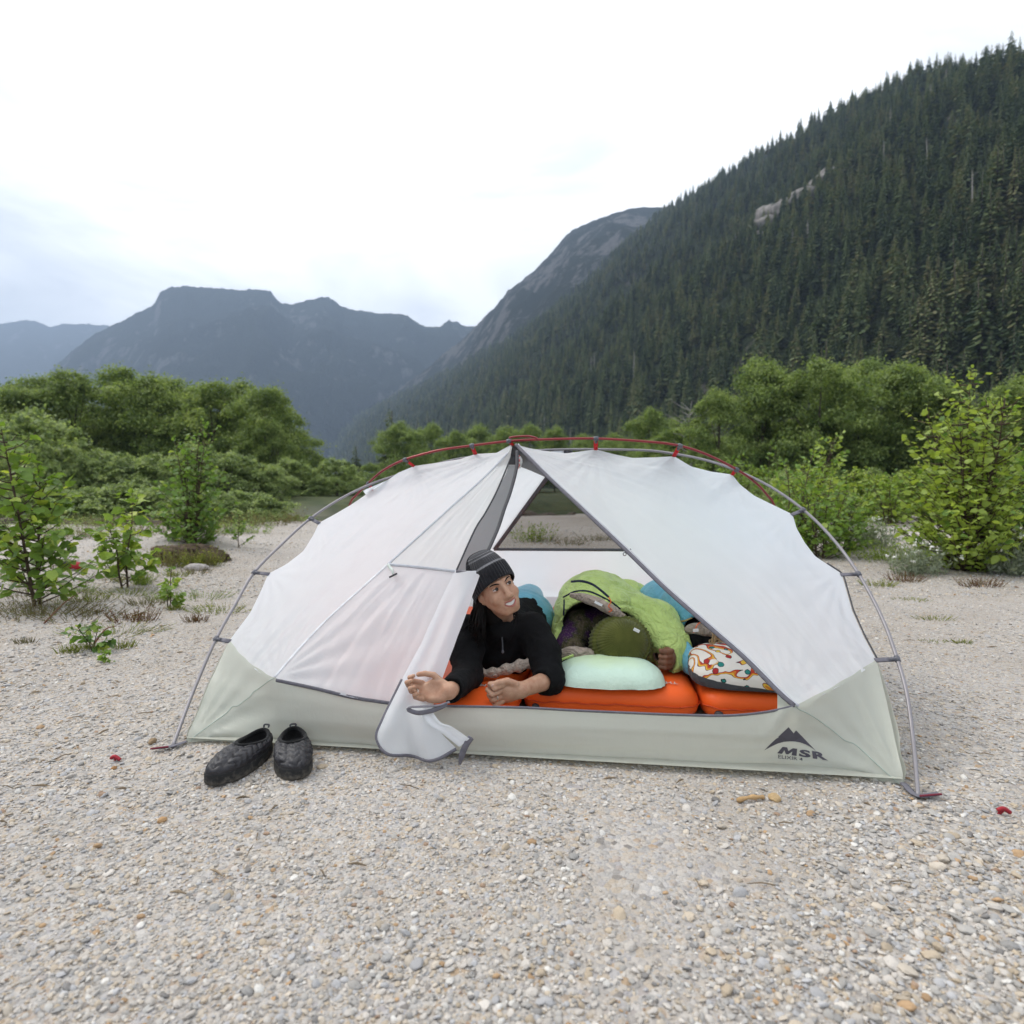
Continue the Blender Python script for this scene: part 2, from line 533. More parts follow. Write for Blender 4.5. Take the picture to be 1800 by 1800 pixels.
def ground_material():
    t = NT('gravel_bar'); v = t.coord()
    warp = t.noise(v, 30, 2)
    add = t.new('ShaderNodeVectorMath', operation='MULTIPLY_ADD')
    t.l.new(warp.outputs['Color'], add.inputs[0]); add.inputs[1].default_value = (0.012, 0.012, 0.012); t.l.new(v, add.inputs[2])
    stops = [(0.0, (0.20, 0.185, 0.17)), (0.12, (0.36, 0.34, 0.32)), (0.30, (0.43, 0.415, 0.395)), (0.45, (0.50, 0.465, 0.42)),
             (0.62, (0.46, 0.38, 0.29)), (0.74, (0.54, 0.51, 0.475)), (0.88, (0.36, 0.35, 0.36)), (0.965, (0.40, 0.28, 0.17)), (1.0, (0.62, 0.60, 0.565))]
    cols, hts = [], []
    for sc in (62.0, 130.0):
        vo = t.new('ShaderNodeTexVoronoi', feature='F1'); t.l.new(add.outputs[0], vo.inputs['Vector'])
        vo.inputs['Scale'].default_value = sc; vo.inputs['Randomness'].default_value = 1.0
        sep = t.new('ShaderNodeSeparateColor'); t.l.new(vo.outputs['Color'], sep.inputs[0])
        cols.append(t.ramp(sep.outputs[0], stops))
        hts.append(vo.outputs['Distance'])
    n_pick = t.noise(v, 7.0, 3)
    pick = t.ramp(n_pick.outputs['Fac'], [(0.42, (0, 0, 0)), (0.58, (1, 1, 1))])
    stone = t.mix(pick, cols[0], cols[1])
    # sand: fine pale grit lying in sheets between the stones
    big = t.noise(v, 0.55, 5, 0.6, 0.4)
    fine = t.noise(v, 420, 3, 0.7)
    sandc = t.ramp(fine.outputs['Fac'], [(0.25, (0.25, 0.215, 0.18)), (0.5, (0.38, 0.335, 0.285)), (0.75, (0.48, 0.435, 0.38))])
    m1 = t.noise(v, 2.2, 5, 0.65)
    sandmask = t.ramp(t.math('MULTIPLY_ADD', m1.outputs['Fac'], 0.45, t.math('MULTIPLY', big.outputs['Fac'], 0.6)), [(0.50, (0.08, 0.08, 0.08)), (0.68, (0.85, 0.85, 0.85))])
    c = t.mix(sandmask, stone, sandc)
    # darker damp silt and a green-brown film in places far out
    mud = t.noise(v, 0.16, 4, 0.6)
    mudm = t.ramp(mud.outputs['Fac'], [(0.40, (0, 0, 0)), (0.64, (0.55, 0.55, 0.55))])
    c = t.mix(mudm, c, (0.22, 0.185, 0.145))
    geo = t.new('ShaderNodeNewGeometry'); sx = t.new('ShaderNodeSeparateXYZ'); t.l.new(geo.outputs['Position'], sx.inputs[0])
    soil = t.ramp(t.math('DIVIDE', sx.outputs['Y'], 60.0), [(0.43, (0, 0, 0)), (0.52, (1, 1, 1))])
    soilc = t.ramp(t.noise(v, 0.8, 5).outputs['Fac'], [(0.35, (0.035, 0.05, 0.018)), (0.65, (0.075, 0.085, 0.035))])
    c = t.mix(soil, c, soilc)
    h = t.math('MULTIPLY_ADD', hts[0], -0.6, t.math('MULTIPLY', hts[1], -0.35))
    h = t.math('ADD', h, t.math('MULTIPLY', fine.outputs['Fac'], 0.10))
    nm = t.bump(h, 0.9, 0.012)
    return t.done(t.bsdf(c, 0.85, 0.2, nm))

M_GROUND = ground_material()
ground = structure(make_ground())

# water
def water_material():
    t = NT('river_water'); v = t.coord('Object', (1.0, 2.2, 1.0))
    n = t.noise(v, 3.0, 4, 0.6)
    return t.done(t.bsdf((0.035, 0.045, 0.03), 0.06, 0.5, t.bump(n.outputs['Fac'], 0.25, 0.05)))
xs = np.linspace(-60, 9, 70); ws = np.linspace(-5.5, 5.5, 8)
WX, WW = np.meshgrid(xs, ws, indexing='ij')
river = structure(obj('river', np.stack([WX, river_mid(WX) + WW, np.full_like(WX, -0.46)], -1).reshape(-1, 3), grid_faces(70, 8)[:, ::-1].copy(), water_material()))

# ================================================================== GRAVEL (loose stones, nobody could count them)
STONE_PAL = np.array([(0.55, 0.51, 0.46), (0.49, 0.455, 0.41), (0.42, 0.40, 0.37), (0.33, 0.32, 0.305), (0.43, 0.425, 0.425), (0.22, 0.21, 0.20),
                      (0.48, 0.41, 0.32), (0.46, 0.38, 0.28), (0.42, 0.28, 0.16), (0.33, 0.23, 0.16), (0.60, 0.58, 0.54), (0.52, 0.46, 0.38)])
STONE_W = np.array([.17, .16, .15, .07, .12, .02, .09, .06, .016, .012, .06, .08]); STONE_W = STONE_W / STONE_W.sum()

def stone_material():
    t = NT('river_stone'); v = t.coord()
    a = t.new('ShaderNodeAttribute', attribute_name='stone_colour', attribute_type='INSTANCER')
    n = t.noise(v, 160, 4, 0.65)
    c = t.mix(0.75, a.outputs['Color'], t.mix(1.0, a.outputs['Color'], t.ramp(n.outputs['Fac'], [(0.3, (0.55, 0.55, 0.55)), (0.7, (1.35, 1.33, 1.3))]), 'MULTIPLY'))
    return t.done(t.bsdf(c, 0.75, 0.25, t.bump(n.outputs['Fac'], 0.35, 0.002)))
M_STONE = stone_material()

def stones(name, n, sub, dmin, dmax, smin, smax, seed, power=1.6, xfill=1.05):
    rng = np.random.default_rng(seed)
    u = rng.random(n)
    e = 2 - power
    d = (dmin ** e + u * (dmax ** e - dmin ** e)) ** (1 / e)
    x = (rng.random(n) * 2 - 1) * xfill * 0.83 * d
    # gravel lies in patches: thin it out where the sand sheets are
    keep = vnoise(np.stack([x, d, 0 * d], 1), 1.6, 31, 3) + 0.42 + 0.35 * rng.random(n) > 0.10
    x, d = x[keep], d[keep]; n = len(x)
    s = smin * (smax / smin) ** (rng.random(n) ** 2.2) * (1.0 + 0.55 * vnoise(np.stack([x, d, 0 * d], 1), 1.1, 57, 3))
    src = []
    for q in range(10):
        bv, bf = ico(sub)
        bv = bv * (1 + 0.30 * (rng.random((len(bv), 1)) - 0.5) * (1.5 if sub == 1 else 0.8)) * 0.5
        if sub > 1: bv = bv * (1 + 0.22 * vnoise(bv, 3.0, q, 2))[:, None]
        m = mesh_np('pebble', bv, bf); m.materials.append(M_STONE); src.append(m)
    sc = s[:, None] * np.stack([0.7 + 0.6 * rng.random(n), 0.7 + 0.6 * rng.random(n), 0.32 + 0.32 * rng.random(n)], 1)
    z = ground_h(x, d)
    col = STONE_PAL[rng.choice(len(STONE_PAL), n, p=STONE_W)] * (0.82 + 0.36 * rng.random((n, 1)))
    return scatter(name, src, np.stack([x, d, z + s * 0.10], 1), rng.normal(size=(n, 3)) * np.array([0.35, 0.35, 3]), sc, rng.integers(0, 10, n), M_STONE,
                   {'stone_colour': (np.concatenate([col, np.ones((n, 1))], 1), 'FLOAT_COLOR')})

g1 = tag(stones('gravel', 104000, 1, 0.93, 7.5, 0.0045, 0.0145, 1), 'grey, white and tan gravel strewn over the river bar', 'gravel', kind='stuff')
g3 = tag(stones('gravel', 34000, 1, 5.0, 15.0, 0.012, 0.030, 3, 1.3), 'coarser gravel scattered over the bar behind and beside the tent', 'gravel', kind='stuff')
g2 = tag(stones('pebbles', 5400, 2, 0.93, 7.0, 0.012, 0.024, 2), 'larger rounded pebbles lying among the fine gravel', 'pebbles', kind='stuff')

# ================================================================== MOUNTAINS
def interp_pts(pts):
    p = np.asarray(pts, float)
    return lambda x: np.interp(x, p[:, 0], p[:, 1])

def radial_hill(name, pxs, sil, r0, r1, nrow, mat, relief, rscale, seed, curve=1.0, rough_top=0.0):
    """a mountainside: for each bearing a toe distance, a ridge distance and the ridge's elevation; the far side falls away behind"""
    pxs = np.asarray(pxs, float)
    t = np.concatenate([np.linspace(0, 1, nrow), [1.06, 1.2, 1.5]])
    R0, R1 = r0(pxs), r1(pxs)
    H = CAM_H + (HORIZON - sil(pxs)) / FPX * R1
    T, PX = np.meshgrid(t, pxs, indexing='ij')
    Rr = R0 + (R1 - R0) * T
    prof = np.where(T <= 1, np.minimum(T, 1) ** curve, 1 - (T - 1) * 1.3)
    Z = -2 + (H + 2) * prof
    X = (PX - 900) / FPX * Rr; Y = Rr
    P = np.stack([X.ravel(), Y.ravel(), Z.ravel()], 1)
    n1 = 1 - 2 * np.abs(vnoise(P * np.array([1, 1, 0.45]), rscale, seed, 5))
    n2 = vnoise(P, rscale * 5, seed + 3, 4)
    env = (np.sin(np.clip(T, 0, 1) * PI) ** 0.7).ravel()
    P[:, 2] += relief * (n1 - 0.35) * env + relief * 0.25 * n2 * env
    if rough_top:
        P[:, 2] += rough_top * np.abs(vnoise(P, 1 / 26.0, seed + 9, 2)) * (np.clip(T, 0, 1) ** 12).ravel()
    o = obj(name, P, grid_faces(len(t), len(pxs))[:, ::-1].copy(), mat)
    return structure(o), P.reshape(len(t), len(pxs), 3), nrow

def mountain_material(name, green, green2, rock, rockamt, sc):
    t = NT(name); v = t.coord()
    n = t.noise(t.coord('Object', (1, 1, 0.35)), sc, 6, 0.62, 0.5)
    streak = t.noise(t.coord('Object', (1, 1, 0.12)), sc * 5, 5, 0.65)
    geo = t.new('ShaderNodeNewGeometry')
    sep = t.new('ShaderNodeSeparateXYZ'); t.l.new(geo.outputs['Normal'], sep.inputs[0])
    tree = t.noise(v, sc * 40, 3, 0.7)
    g = t.ramp(tree.outputs['Fac'], [(0.32, green), (0.68, green2)])
    f = t.math('MULTIPLY_ADD', n.outputs['Fac'], 0.6, t.math('MULTIPLY', streak.outputs['Fac'], 0.55))
    f = t.math('SUBTRACT', f, t.math('MULTIPLY', sep.outputs['Z'], 0.18))
    m = t.ramp(f, [(rockamt, (0, 0, 0)), (rockamt + 0.07, (0.85, 0.85, 0.85))])
    rc = t.ramp(t.noise(v, sc * 14, 5, 0.7).outputs['Fac'], [(0.3, tuple(c * 0.55 for c in rock)), (0.7, rock)])
    c = t.mix(m, g, rc)
    return t.done(t.bsdf(c, 0.95, 0.05, t.bump(tree.outputs['Fac'], 0.9, 0.25 / sc)))

M_SLOPE = mountain_material('forest_slope_floor', (0.028, 0.040, 0.020), (0.065, 0.085, 0.04), (0.26, 0.24, 0.22), 0.56, 0.012)
M_MOUNT = mountain_material('far_mountain_side', (0.014, 0.022, 0.016), (0.036, 0.050, 0.032), (0.20, 0.195, 0.195), 0.515, 0.0035)

# far ranges
radial_hill('far_mountain', np.linspace(-700, 260, 240), interp_pts([(-700, 500), (-300, 520), (-120, 560), (0, 575), (50, 567), (75, 569), (95, 579), (120, 573), (160, 574), (200, 577), (260, 590)]),
            lambda x: 3000 + 0 * x, lambda x: 4600 + 0 * x, 60, M_MOUNT, 170, 1 / 900.0, 41, 1.1, 20)
big_sil = interp_pts([(60, 690), (110, 640), (165, 598), (210, 575), (250, 556), (277, 543), (290, 519), (312, 511), (370, 511), (425, 516), (462, 514), (480, 518), (497, 537),
                      (512, 541), (545, 534), (570, 527), (590, 532), (606, 547), (650, 553), (680, 557), (712, 558), (738, 574), (750, 581), (775, 579), (790, 568), (805, 571), (820, 579), (850, 575), (900, 590), (1000, 620)])
radial_hill('mountain', np.linspace(60, 1000, 420), big_sil, lambda x: 1750 + 0.9 * np.abs(x - 480), lambda x: 2850 + 0.4 * np.abs(x - 380), 110, M_MOUNT, 150, 1 / 520.0, 23, 0.95, 16)
# the rocky shoulder behind the wooded slope
radial_hill('rocky_ridge', np.linspace(560, 1420, 300), interp_pts([(560, 790), (640, 725), (700, 688), (750, 652), (800, 612), (830, 588), (855, 560), (875, 541), (893, 518), (912, 505), (940, 482), (965, 455), (985, 433), (1003, 415), (1030, 403),
            (1060, 392), (1090, 381), (1120, 377), (1150, 376), (1200, 372), (1420, 380)]),
            lambda x: np.interp(x, [560, 700, 900, 1100, 1400], [1900, 1250, 820, 700, 650]), lambda x: np.interp(x, [560, 700, 900, 1150, 1400], [2700, 2200, 1900, 1750, 1650]), 90,
            mountain_material('ridge_side', (0.012, 0.02, 0.012), (0.032, 0.044, 0.026), (0.25, 0.24, 0.235), 0.455, 0.008), 60, 1 / 260.0, 57, 0.8, 10)

# the wooded valley side on the right
SLOPE_SIL = interp_pts([(470, 815), (540, 778), (600, 745), (660, 715), (720, 690), (800, 652), (860, 618), (900, 598), (950, 568), (1000, 528), (1050, 482), (1085, 452), (1120, 420), (1155, 388), (1200, 358),
                        (1250, 333), (1295, 310), (1350, 278), (1420, 240), (1500, 205), (1600, 170), (1700, 150), (1800, 140), (2000, 135), (2300, 160)])
def toe_r(px):
    tn = (np.asarray(px, float) - 900) / FPX
    u = np.clip((100 - 150 * tn) / np.maximum(895 + 2350 * tn, 90), -0.02, 0.98)
    return np.maximum(150 + 2350 * u, 118) * 0.86
def ridge_r(px):
    tn = (np.asarray(px, float) - 900) / FPX
    s = (HORIZON - SLOPE_SIL(px)) / FPX
    k = np.maximum((0.9345 * tn + 0.356) * 0.95, 0.05)
    r = toe_r(px)
    return np.minimum(np.where(k > s * 1.05, r * k / np.maximum(k - s, 0.02), 9e9), r * 1.0 + 1150)
slope_px = np.linspace(470, 2300, 420)
rr = ridge_r(slope_px); ker = np.ones(31) / 31
rr = np.convolve(np.pad(rr, 15, mode='edge'), ker, 'valid')
slope, SLOPE, SLOPE_ROWS = radial_hill('wooded_slope', slope_px, SLOPE_SIL, toe_r, lambda x: np.interp(x, slope_px, rr), 120, M_SLOPE, 26, 1 / 120.0, 71, 1.0, 0)

# ================================================================== CONIFERS
def leaf_material(name, cols, rough=0.5, trans=0.35, attr='tint', use_object=False, per_tree=0.0):
    t = NT(name)
    if use_object:
        f = t.new('ShaderNodeObjectInfo').outputs['Random']
    else:
        f = t.new('ShaderNodeAttribute', attribute_name=attr).outputs['Fac']
    if per_tree:
        rn = t.new('ShaderNodeObjectInfo').outputs['Random']      # differs from copy to copy
        f = t.math('ADD', f, t.math('MULTIPLY', t.math('SUBTRACT', rn, 0.5), per_tree))
    c = t.ramp(f, cols)
    geo = t.new('ShaderNodeNewGeometry')
    c2 = t.mix(0.5, c, (0.75, 0.95, 0.35), 'MULTIPLY')
    d = t.bsdf(c, rough, 0.25)
    tr = t.new('ShaderNodeBsdfTranslucent'); t.l.new(t.mix(1.0, c, (1.25, 1.3, 0.7), 'MULTIPLY'), tr.inputs['Color'])
    return t.done(t.mixsh(trans, d, tr.outputs[0]))

M_BARK = plain('bark', (0.085, 0.07, 0.055), 0.9, 0.1, 0.4, 12, 0.6, 30)
M_SNAG = plain('bleached_wood', (0.26, 0.245, 0.225), 0.9, 0.1, 0.3, 10, 0.4, 30)
M_NEEDLE = leaf_material('conifer_needles', [(0.0, (0.042, 0.070, 0.032)), (0.4, (0.088, 0.125, 0.052)), (0.75, (0.145, 0.180, 0.070)), (1.0, (0.21, 0.20, 0.10))], 0.7, 0.3, per_tree=0.9)

def set_tint(me, per_face, name='tint'):
    a = me.attributes.new(name, 'FLOAT', 'FACE')
    a.data.foreach_set('value', np.asarray(per_face, np.float32))

def conifer_crown(seed, layers, per, w=0.155, skip=0.0):
    """unit-height conifer crown: whorls of drooping, ragged sprays"""
    rng = np.random.default_rng(seed)
    V, F, tint = [], [], []
    base = 0.10 + 0.10 * rng.random()
    lean = rng.normal(0, 0.01, 2)
    for L in range(layers):
        t = L / (layers - 1)
        z = base + (0.985 - base) * t ** 0.92
        rad = w * (1 - t) ** 0.8 * (0.75 + 0.5 * rng.random()) + 0.006
        if t < 0.12: rad *= 0.6 + 3 * t
        n = max(3, int(per * (1 - 0.55 * t)))
        a0 = rng.random() * 6.28
        for b in range(n):
            if rng.random() < skip: continue
            a = a0 + 6.283 * b / n + rng.normal(0, 0.25)
            l = rad * (0.6 + 0.6 * rng.random())
            dr = 0.30 + 0.35 * rng.random()
            ca, sa = math.cos(a), math.sin(a)
            zz = z + rng.normal(0, 0.006)
            ti = np.clip(rng.normal(0.45, 0.22), 0, 1)
            def pt(u, side, dz=0.0):
                r = l * u
                return (ca * r - sa * side + lean[0] * z, sa * r + ca * side + lean[1] * z, zz + l * (0.18 * u - dr * u * u) + dz)
            wd = l * (0.20 + 0.12 * rng.random())
            k = len(V)
            V += [pt(0.0, 0, 0.004), pt(0.35, wd, -0.006), pt(0.45, -wd, -0.006), pt(0.62, wd * 0.35), pt(0.72, wd * 0.85, -0.012), pt(0.78, -wd * 0.75, -0.012), pt(1.0, 0, -0.01), pt(0.5, 0, -l * 0.30)]
            F += [(k, k + 1, k + 3), (k, k + 3, k + 2), (k + 3, k + 4, k + 6), (k + 3, k + 6, k + 5), (k, k + 3, k + 7), (k + 3, k + 6, k + 7)]
            tint += [ti + rng.normal(0, 0.08) for _ in range(6)]
    # leader
    k = len(V); V += [(-0.004, 0, 0.93), (0.004, 0.003, 0.93), (0, -0.004, 0.93), (lean[0], lean[1], 1.0)]
    F += [(k, k + 1, k + 3), (k + 1, k + 2, k + 3), (k + 2, k, k + 3)]; tint += [0.6] * 3
    return np.array(V), np.array(F), np.array(tint)

def slope_sample(n, seed, px_lo=480, px_hi=2000):
    rng = np.random.default_rng(seed)
    G = SLOPE[:SLOPE_ROWS]
    a = np.linalg.norm(np.cross(G[1:, :-1] - G[:-1, :-1], G[:-1, 1:] - G[:-1, :-1]), axis=2)
    ok = (slope_px[:-1] > px_lo) & (slope_px[:-1] < px_hi)
    a = a * ok[None]
    r = G[:-1, :-1, 1]
    a = a / np.maximum(r, 150) ** 0.85
    p = a.ravel() / a.sum()
    idx = rng.choice(len(p), n, p=p)
    i, j = np.unravel_index(idx, a.shape)
    u, v = rng.random(n)[:, None], rng.random(n)[:, None]
    return (G[i, j] * (1 - u) + G[i + 1, j] * u) * (1 - v) + (G[i, j + 1] * (1 - u) + G[i + 1, j + 1] * u) * v

CROWNS = []
for s in range(5):
    v, f, ti = conifer_crown(100 + s, 24 + s, 11, 0.135 + 0.02 * (s % 3), 0.08)
    me = mesh_np('crown', v, f, True); set_tint(me, ti); me.materials.append(M_NEEDLE); CROWNS.append(me)
tv, tf = tube(np.array([(0, 0, -0.03), (0.002, 0, 0.3), (0, 0.002, 0.6), (0, 0, 0.97)]), [0.016, 0.012, 0.008, 0.002], 6)
TRUNK = mesh_np('trunk', tv, tf); TRUNK.materials.append(M_BARK)

def conifer(loc, h, wide, rz, mesh, label, group=None, mats=None):
    o = thing('conifer_tree', loc, label, 'tree', group)
    for nm, me in (('trunk', TRUNK), ('crown', mesh)):
        c = bpy.data.objects.new(nm, me); COL.objects.link(c); c.parent = o
    o.scale = (h * wide, h * wide, h); o.rotation_euler = (0, 0, rz)
    return o

pts = slope_sample(21000, 5)
slope_all = pts.copy()
_px = 900 + FPX * pts[:, 0] / pts[:, 1]; _py = HORIZON - (pts[:, 2] - CAM_H) / pts[:, 1] * FPX
_a, _b = np.array([1300.0, 430.0]), np.array([1450.0, 325.0]); _u = (_b - _a) / np.linalg.norm(_b - _a)
_q = np.stack([_px, _py], 1) - _a; _t = _q @ _u; _s = np.abs(_q @ np.array([-_u[1], _u[0]]))
bare = (_t > 0) & (_t < 190) & (_s < 7 + 6 * vnoise(pts, 0.02, 3, 2))            # the bare rock rib
thin = vnoise(pts, 1 / 75.0, 44, 3) < -0.28                                     # gullies and openings
_r = np.random.default_rng(3).random(len(pts))
pts = pts[~(bare & (_r < 0.9)) & ~(thin & (_r < 0.45))]
order = np.argsort(pts[:, 1])
pts = pts[order]
px_of = 900 + FPX * pts[:, 0] / pts[:, 1]
seen = (px_of > 560) & (px_of < 1830)
near_idx = [i for i in np.flatnonzero(seen) if pts[i, 1] > 105][:300]
near_set = set(near_idx)
rngc = np.random.default_rng(9)
for i in near_idx:
    h = 7 + 17 * rngc.random() ** 1.2
    conifer(pts[i] + np.array([0, 0, -0.4]), h, 0.8 + 0.8 * rngc.random(), rngc.random() * 6.28, CROWNS[rngc.integers(5)],
            'tall dark green conifer growing low on the steep right-hand mountainside', 'conifers on the near mountainside')
# the rest of the wood reads as one mass
rest = np.array([i for i in range(len(pts)) if i not in near_set])
hs = (4.5 + 17 * rngc.random(len(rest)) ** 1.4)
wd = hs * (0.8 + 0.7 * rngc.random(len(rest)))
fr = np.zeros((len(rest), 3)); fr[:, 2] = rngc.random(len(rest)) * 6.28
forest = scatter('forest', CROWNS, pts[rest] + np.array([0, 0, -1.0]), fr, np.stack([wd, wd, hs], 1), rngc.integers(0, 5, len(rest)), M_NEEDLE, {})
tag(forest, 'distant conifer forest covering the upper right-hand mountainside', 'forest', kind='stuff')
rr_ = np.random.default_rng(8)
RB = []
for i in range(26):                         # bare rock rib on the slope
    x_, y_ = _a + (_b - _a) * rr_.random() + rr_.normal(0, 4, 2)
    k_ = np.argmin((_px - x_) ** 2 + (_py - y_) ** 2); s_ = 5 + 7 * rr_.random()
    src_ = slope_all[k_]
    v, f = ico(2); v = v * (1 + 0.35 * vnoise(v, 1.5, i, 3))[:, None] * np.array([s_, s_, s_ * 0.6])
    RB.append((v + src_, f))
v, f = merge(RB); structure(obj('rock_outcrop', v, f, plain('pale_rock', (0.20, 0.185, 0.17), 0.9, 0.1, 0.35, 0.3, 0.8, 0.8)))
for i in range(22):                         # bleached snags standing among the live trees
    p = pts[near_idx[0] + int(rngc.random() * 3600)]
    h = 12 + 10 * rngc.random()
    tv, tf = tube(np.array([(0, 0, -0.5), (0.1, 0, h * 0.5), (0.3 * rngc.normal(), 0.2, h)]), [0.33, 0.24, 0.06], 6)
    parts = [(tv, tf)]
    for k in range(7):
        z = h * (0.4 + 0.55 * rngc.random()); a = rngc.random() * 6.28; l = 0.8 + 1.4 * rngc.random()
        parts.append(tube(np.array([(0.1, 0, z), (0.1 + l * math.cos(a), l * math.sin(a), z + 0.1 * l)]), [0.08, 0.02], 4))
    v, f = merge(parts)
    o = obj('dead_tree', v + p, f, M_SNAG)
    tag(o, 'bare bleached dead trunk standing among the hillside conifers', 'dead tree', 'bleached snags on the hillside')
# ================================================================== TENT
FL, FR = on_ground(328, 1308), on_ground(1587, 1380)
T_O = (FL + FR) / 2
T_X = (FR - FL) / np.linalg.norm(FR - FL)
T_Y = np.array([-T_X[1], T_X[0], 0.0])
T_D = 2.18                                            # floor depth
def tl(tx, ty, z):
    return T_O + T_X * tx + T_Y * ty + np.array([0, 0, z])
def loc_t(P):
    d = np.asarray(P) - T_O
    return np.stack([d @ T_X, d @ T_Y, np.asarray(P)[..., 2]], -1)
def mirror(P):
    """the same point on the rear half of the tent"""
    q = loc_t(P)
    return T_O + q[..., :1] * T_X + (T_D - q[..., 1:2]) * T_Y + q[..., 2:] * np.array([0, 0, 1.0])
def tp(px, py, a=0.0, b=0.0):
    """camera ray met with the tent plane  depth = a * height + b"""
    r = ray(px, py)
    return CAM + r * ((b - ((CAM - T_O) @ T_Y - a * CAM[2])) / (r @ T_Y - a * r[2]))
GREY, RED, FRONT = (1.18, 0.0), (-1.18, T_D), (0.955, -0.161)
def pl(pts, plane):
    return np.array([tp(x, y, *plane) for x, y in pts])

def fabric(name, col, trans, clear=0.0, rough=0.5, bump=0.15, bscale=60, tint=None):
    t = NT(name); v = t.coord()
    n = t.noise(v, 9.0, 4, 0.55)
    c = t.ramp(n.outputs['Fac'], [(0.3, tuple(x * 0.965 for x in col)), (0.7, col)])
    nm = t.bump(t.noise(t.coord('Object', (1, 1, 0.5)), bscale, 3, 0.5, 0.8).outputs['Fac'], bump, 0.004)
    d = t.bsdf(c, rough, 0.25, nm)
    tr = t.new('ShaderNodeBsdfTranslucent'); t.set(tr.inputs['Color'], tint or col); t.l.new(nm, tr.inputs['Normal'])
    s = t.mixsh(trans, d, tr.outputs[0])
    if clear:
        tp_ = t.new('ShaderNodeBsdfTransparent')
        s = t.mixsh(clear, s, tp_.outputs[0])
    return t.done(s)

M_WHITE = fabric('white_nylon', (0.89, 0.897, 0.91), 0.52, 0.04, tint=(0.85, 0.885, 0.92))
M_SHEER = fabric('sheer_pale_mesh', (0.82, 0.83, 0.81), 0.45, 0.32)
M_GREEN = fabric('sage_green_nylon', (0.60, 0.615, 0.535), 0.40, 0.0, 0.35, 0.2)
gt = M_GREEN.node_tree; gb = [n for n in gt.nodes if n.type == 'BSDF_PRINCIPLED'][0]; old = gb.inputs['Base Color'].links[0].from_socket
ge = gt.nodes.new('ShaderNodeNewGeometry'); gs = gt.nodes.new('ShaderNodeSeparateXYZ'); gt.links.new(ge.outputs['Position'], gs.inputs[0])
gn_ = gt.nodes.new('ShaderNodeTexNoise'); gn_.inputs['Scale'].default_value = 9.0; gn_.inputs['Detail'].default_value = 6.0; gn_.inputs['Roughness'].default_value = 0.7
gt.links.new(ge.outputs['Position'], gn_.inputs['Vector'])
gm_ = gt.nodes.new('ShaderNodeMath'); gm_.operation = 'MULTIPLY_ADD'; gt.links.new(gs.outputs['Z'], gm_.inputs[0]); gm_.inputs[1].default_value = -3.2; gt.links.new(gn_.outputs['Fac'], gm_.inputs[2])
gr_ = gt.nodes.new('ShaderNodeValToRGB'); gr_.color_ramp.elements[0].position = 0.40; gr_.color_ramp.elements[1].position = 0.70; gr_.color_ramp.elements[1].color = (0.55, 0.55, 0.55, 1); gr_.color_ramp.elements[0].color = (0, 0, 0, 1)
gt.links.new(gm_.outputs[0], gr_.inputs['Fac'])
gx_ = gt.nodes.new('ShaderNodeMix'); gx_.data_type = 'RGBA'; gt.links.new(gr_.outputs['Color'], gx_.inputs[0]); gt.links.new(old, gx_.inputs[6]); gx_.inputs[7].default_value = (0.40, 0.365, 0.30, 1)
gt.links.new(gx_.outputs[2], gb.inputs['Base Color'])
M_TAPE = plain('grey_tape', (0.135, 0.13, 0.15), 0.6, 0.3, 0.15, 80)
M_SEAM = plain('pale_seam_tape', (0.52, 0.53, 0.56), 0.6, 0.3, 0.08, 60)
M_DARK = plain('charcoal_webbing', (0.05, 0.05, 0.055), 0.6, 0.3, 0.2, 90)
M_REDWEB = plain('red_webbing', (0.55, 0.015, 0.02), 0.5, 0.3, 0.1, 90)
M_REDPOLE = plain('red_anodised_pole', (0.23, 0.028, 0.03), 0.28, 0.6, 0.1, 30, metallic=0.45)
M_GREYPOLE = plain('grey_anodised_pole', (0.25, 0.235, 0.245), 0.42, 0.4, 0.06, 30, metallic=0.35)
M_PLASTIC = plain('grey_plastic', (0.10, 0.10, 0.115), 0.4, 0.4, 0.1, 80)
M_PRINT = plain('charcoal_print', (0.075, 0.07, 0.085), 0.5, 0.3, 0.08, 50)
def mesh_mat(name, col, clear):
    t = NT(name)
    d = t.bsdf(col, 0.8, 0.1)
    return t.done(t.mixsh(clear, d, t.new('ShaderNodeBsdfTransparent').outputs[0]))
M_BLACKMESH = mesh_mat('black_bug_mesh', (0.012, 0.012, 0.014), 0.30)
M_WINMESH = mesh_mat('fine_bug_mesh', (0.04, 0.04, 0.042), 0.50)
M_ROOFMESH = mesh_mat('grey_roof_mesh', (0.10, 0.10, 0.105), 0.12)

tent = thing('tent', T_O, 'white and sage green dome tent pitched on gravel, front door unzipped', 'tent')

def folds(P, N, src):
    """tension wrinkles radiating from anchor points: src = (point, reach, amplitude, count, phase)"""
    d = np.zeros(P.shape[:-1])
    for c, reach, amp, cnt, ph, ax in src:
        q = P - np.asarray(c); r = np.linalg.norm(q, axis=-1) + 1e-6
        e1 = np.asarray(ax[0], float); e2 = np.asarray(ax[1], float)
        an = np.arctan2(q @ e2, q @ e1)
        d += amp * np.exp(-(r / reach) ** 1.5) * np.minimum(r / 0.06, 1) * np.cos(cnt * an + ph + 1.4 * np.sin(2.3 * an + ph))
    return d

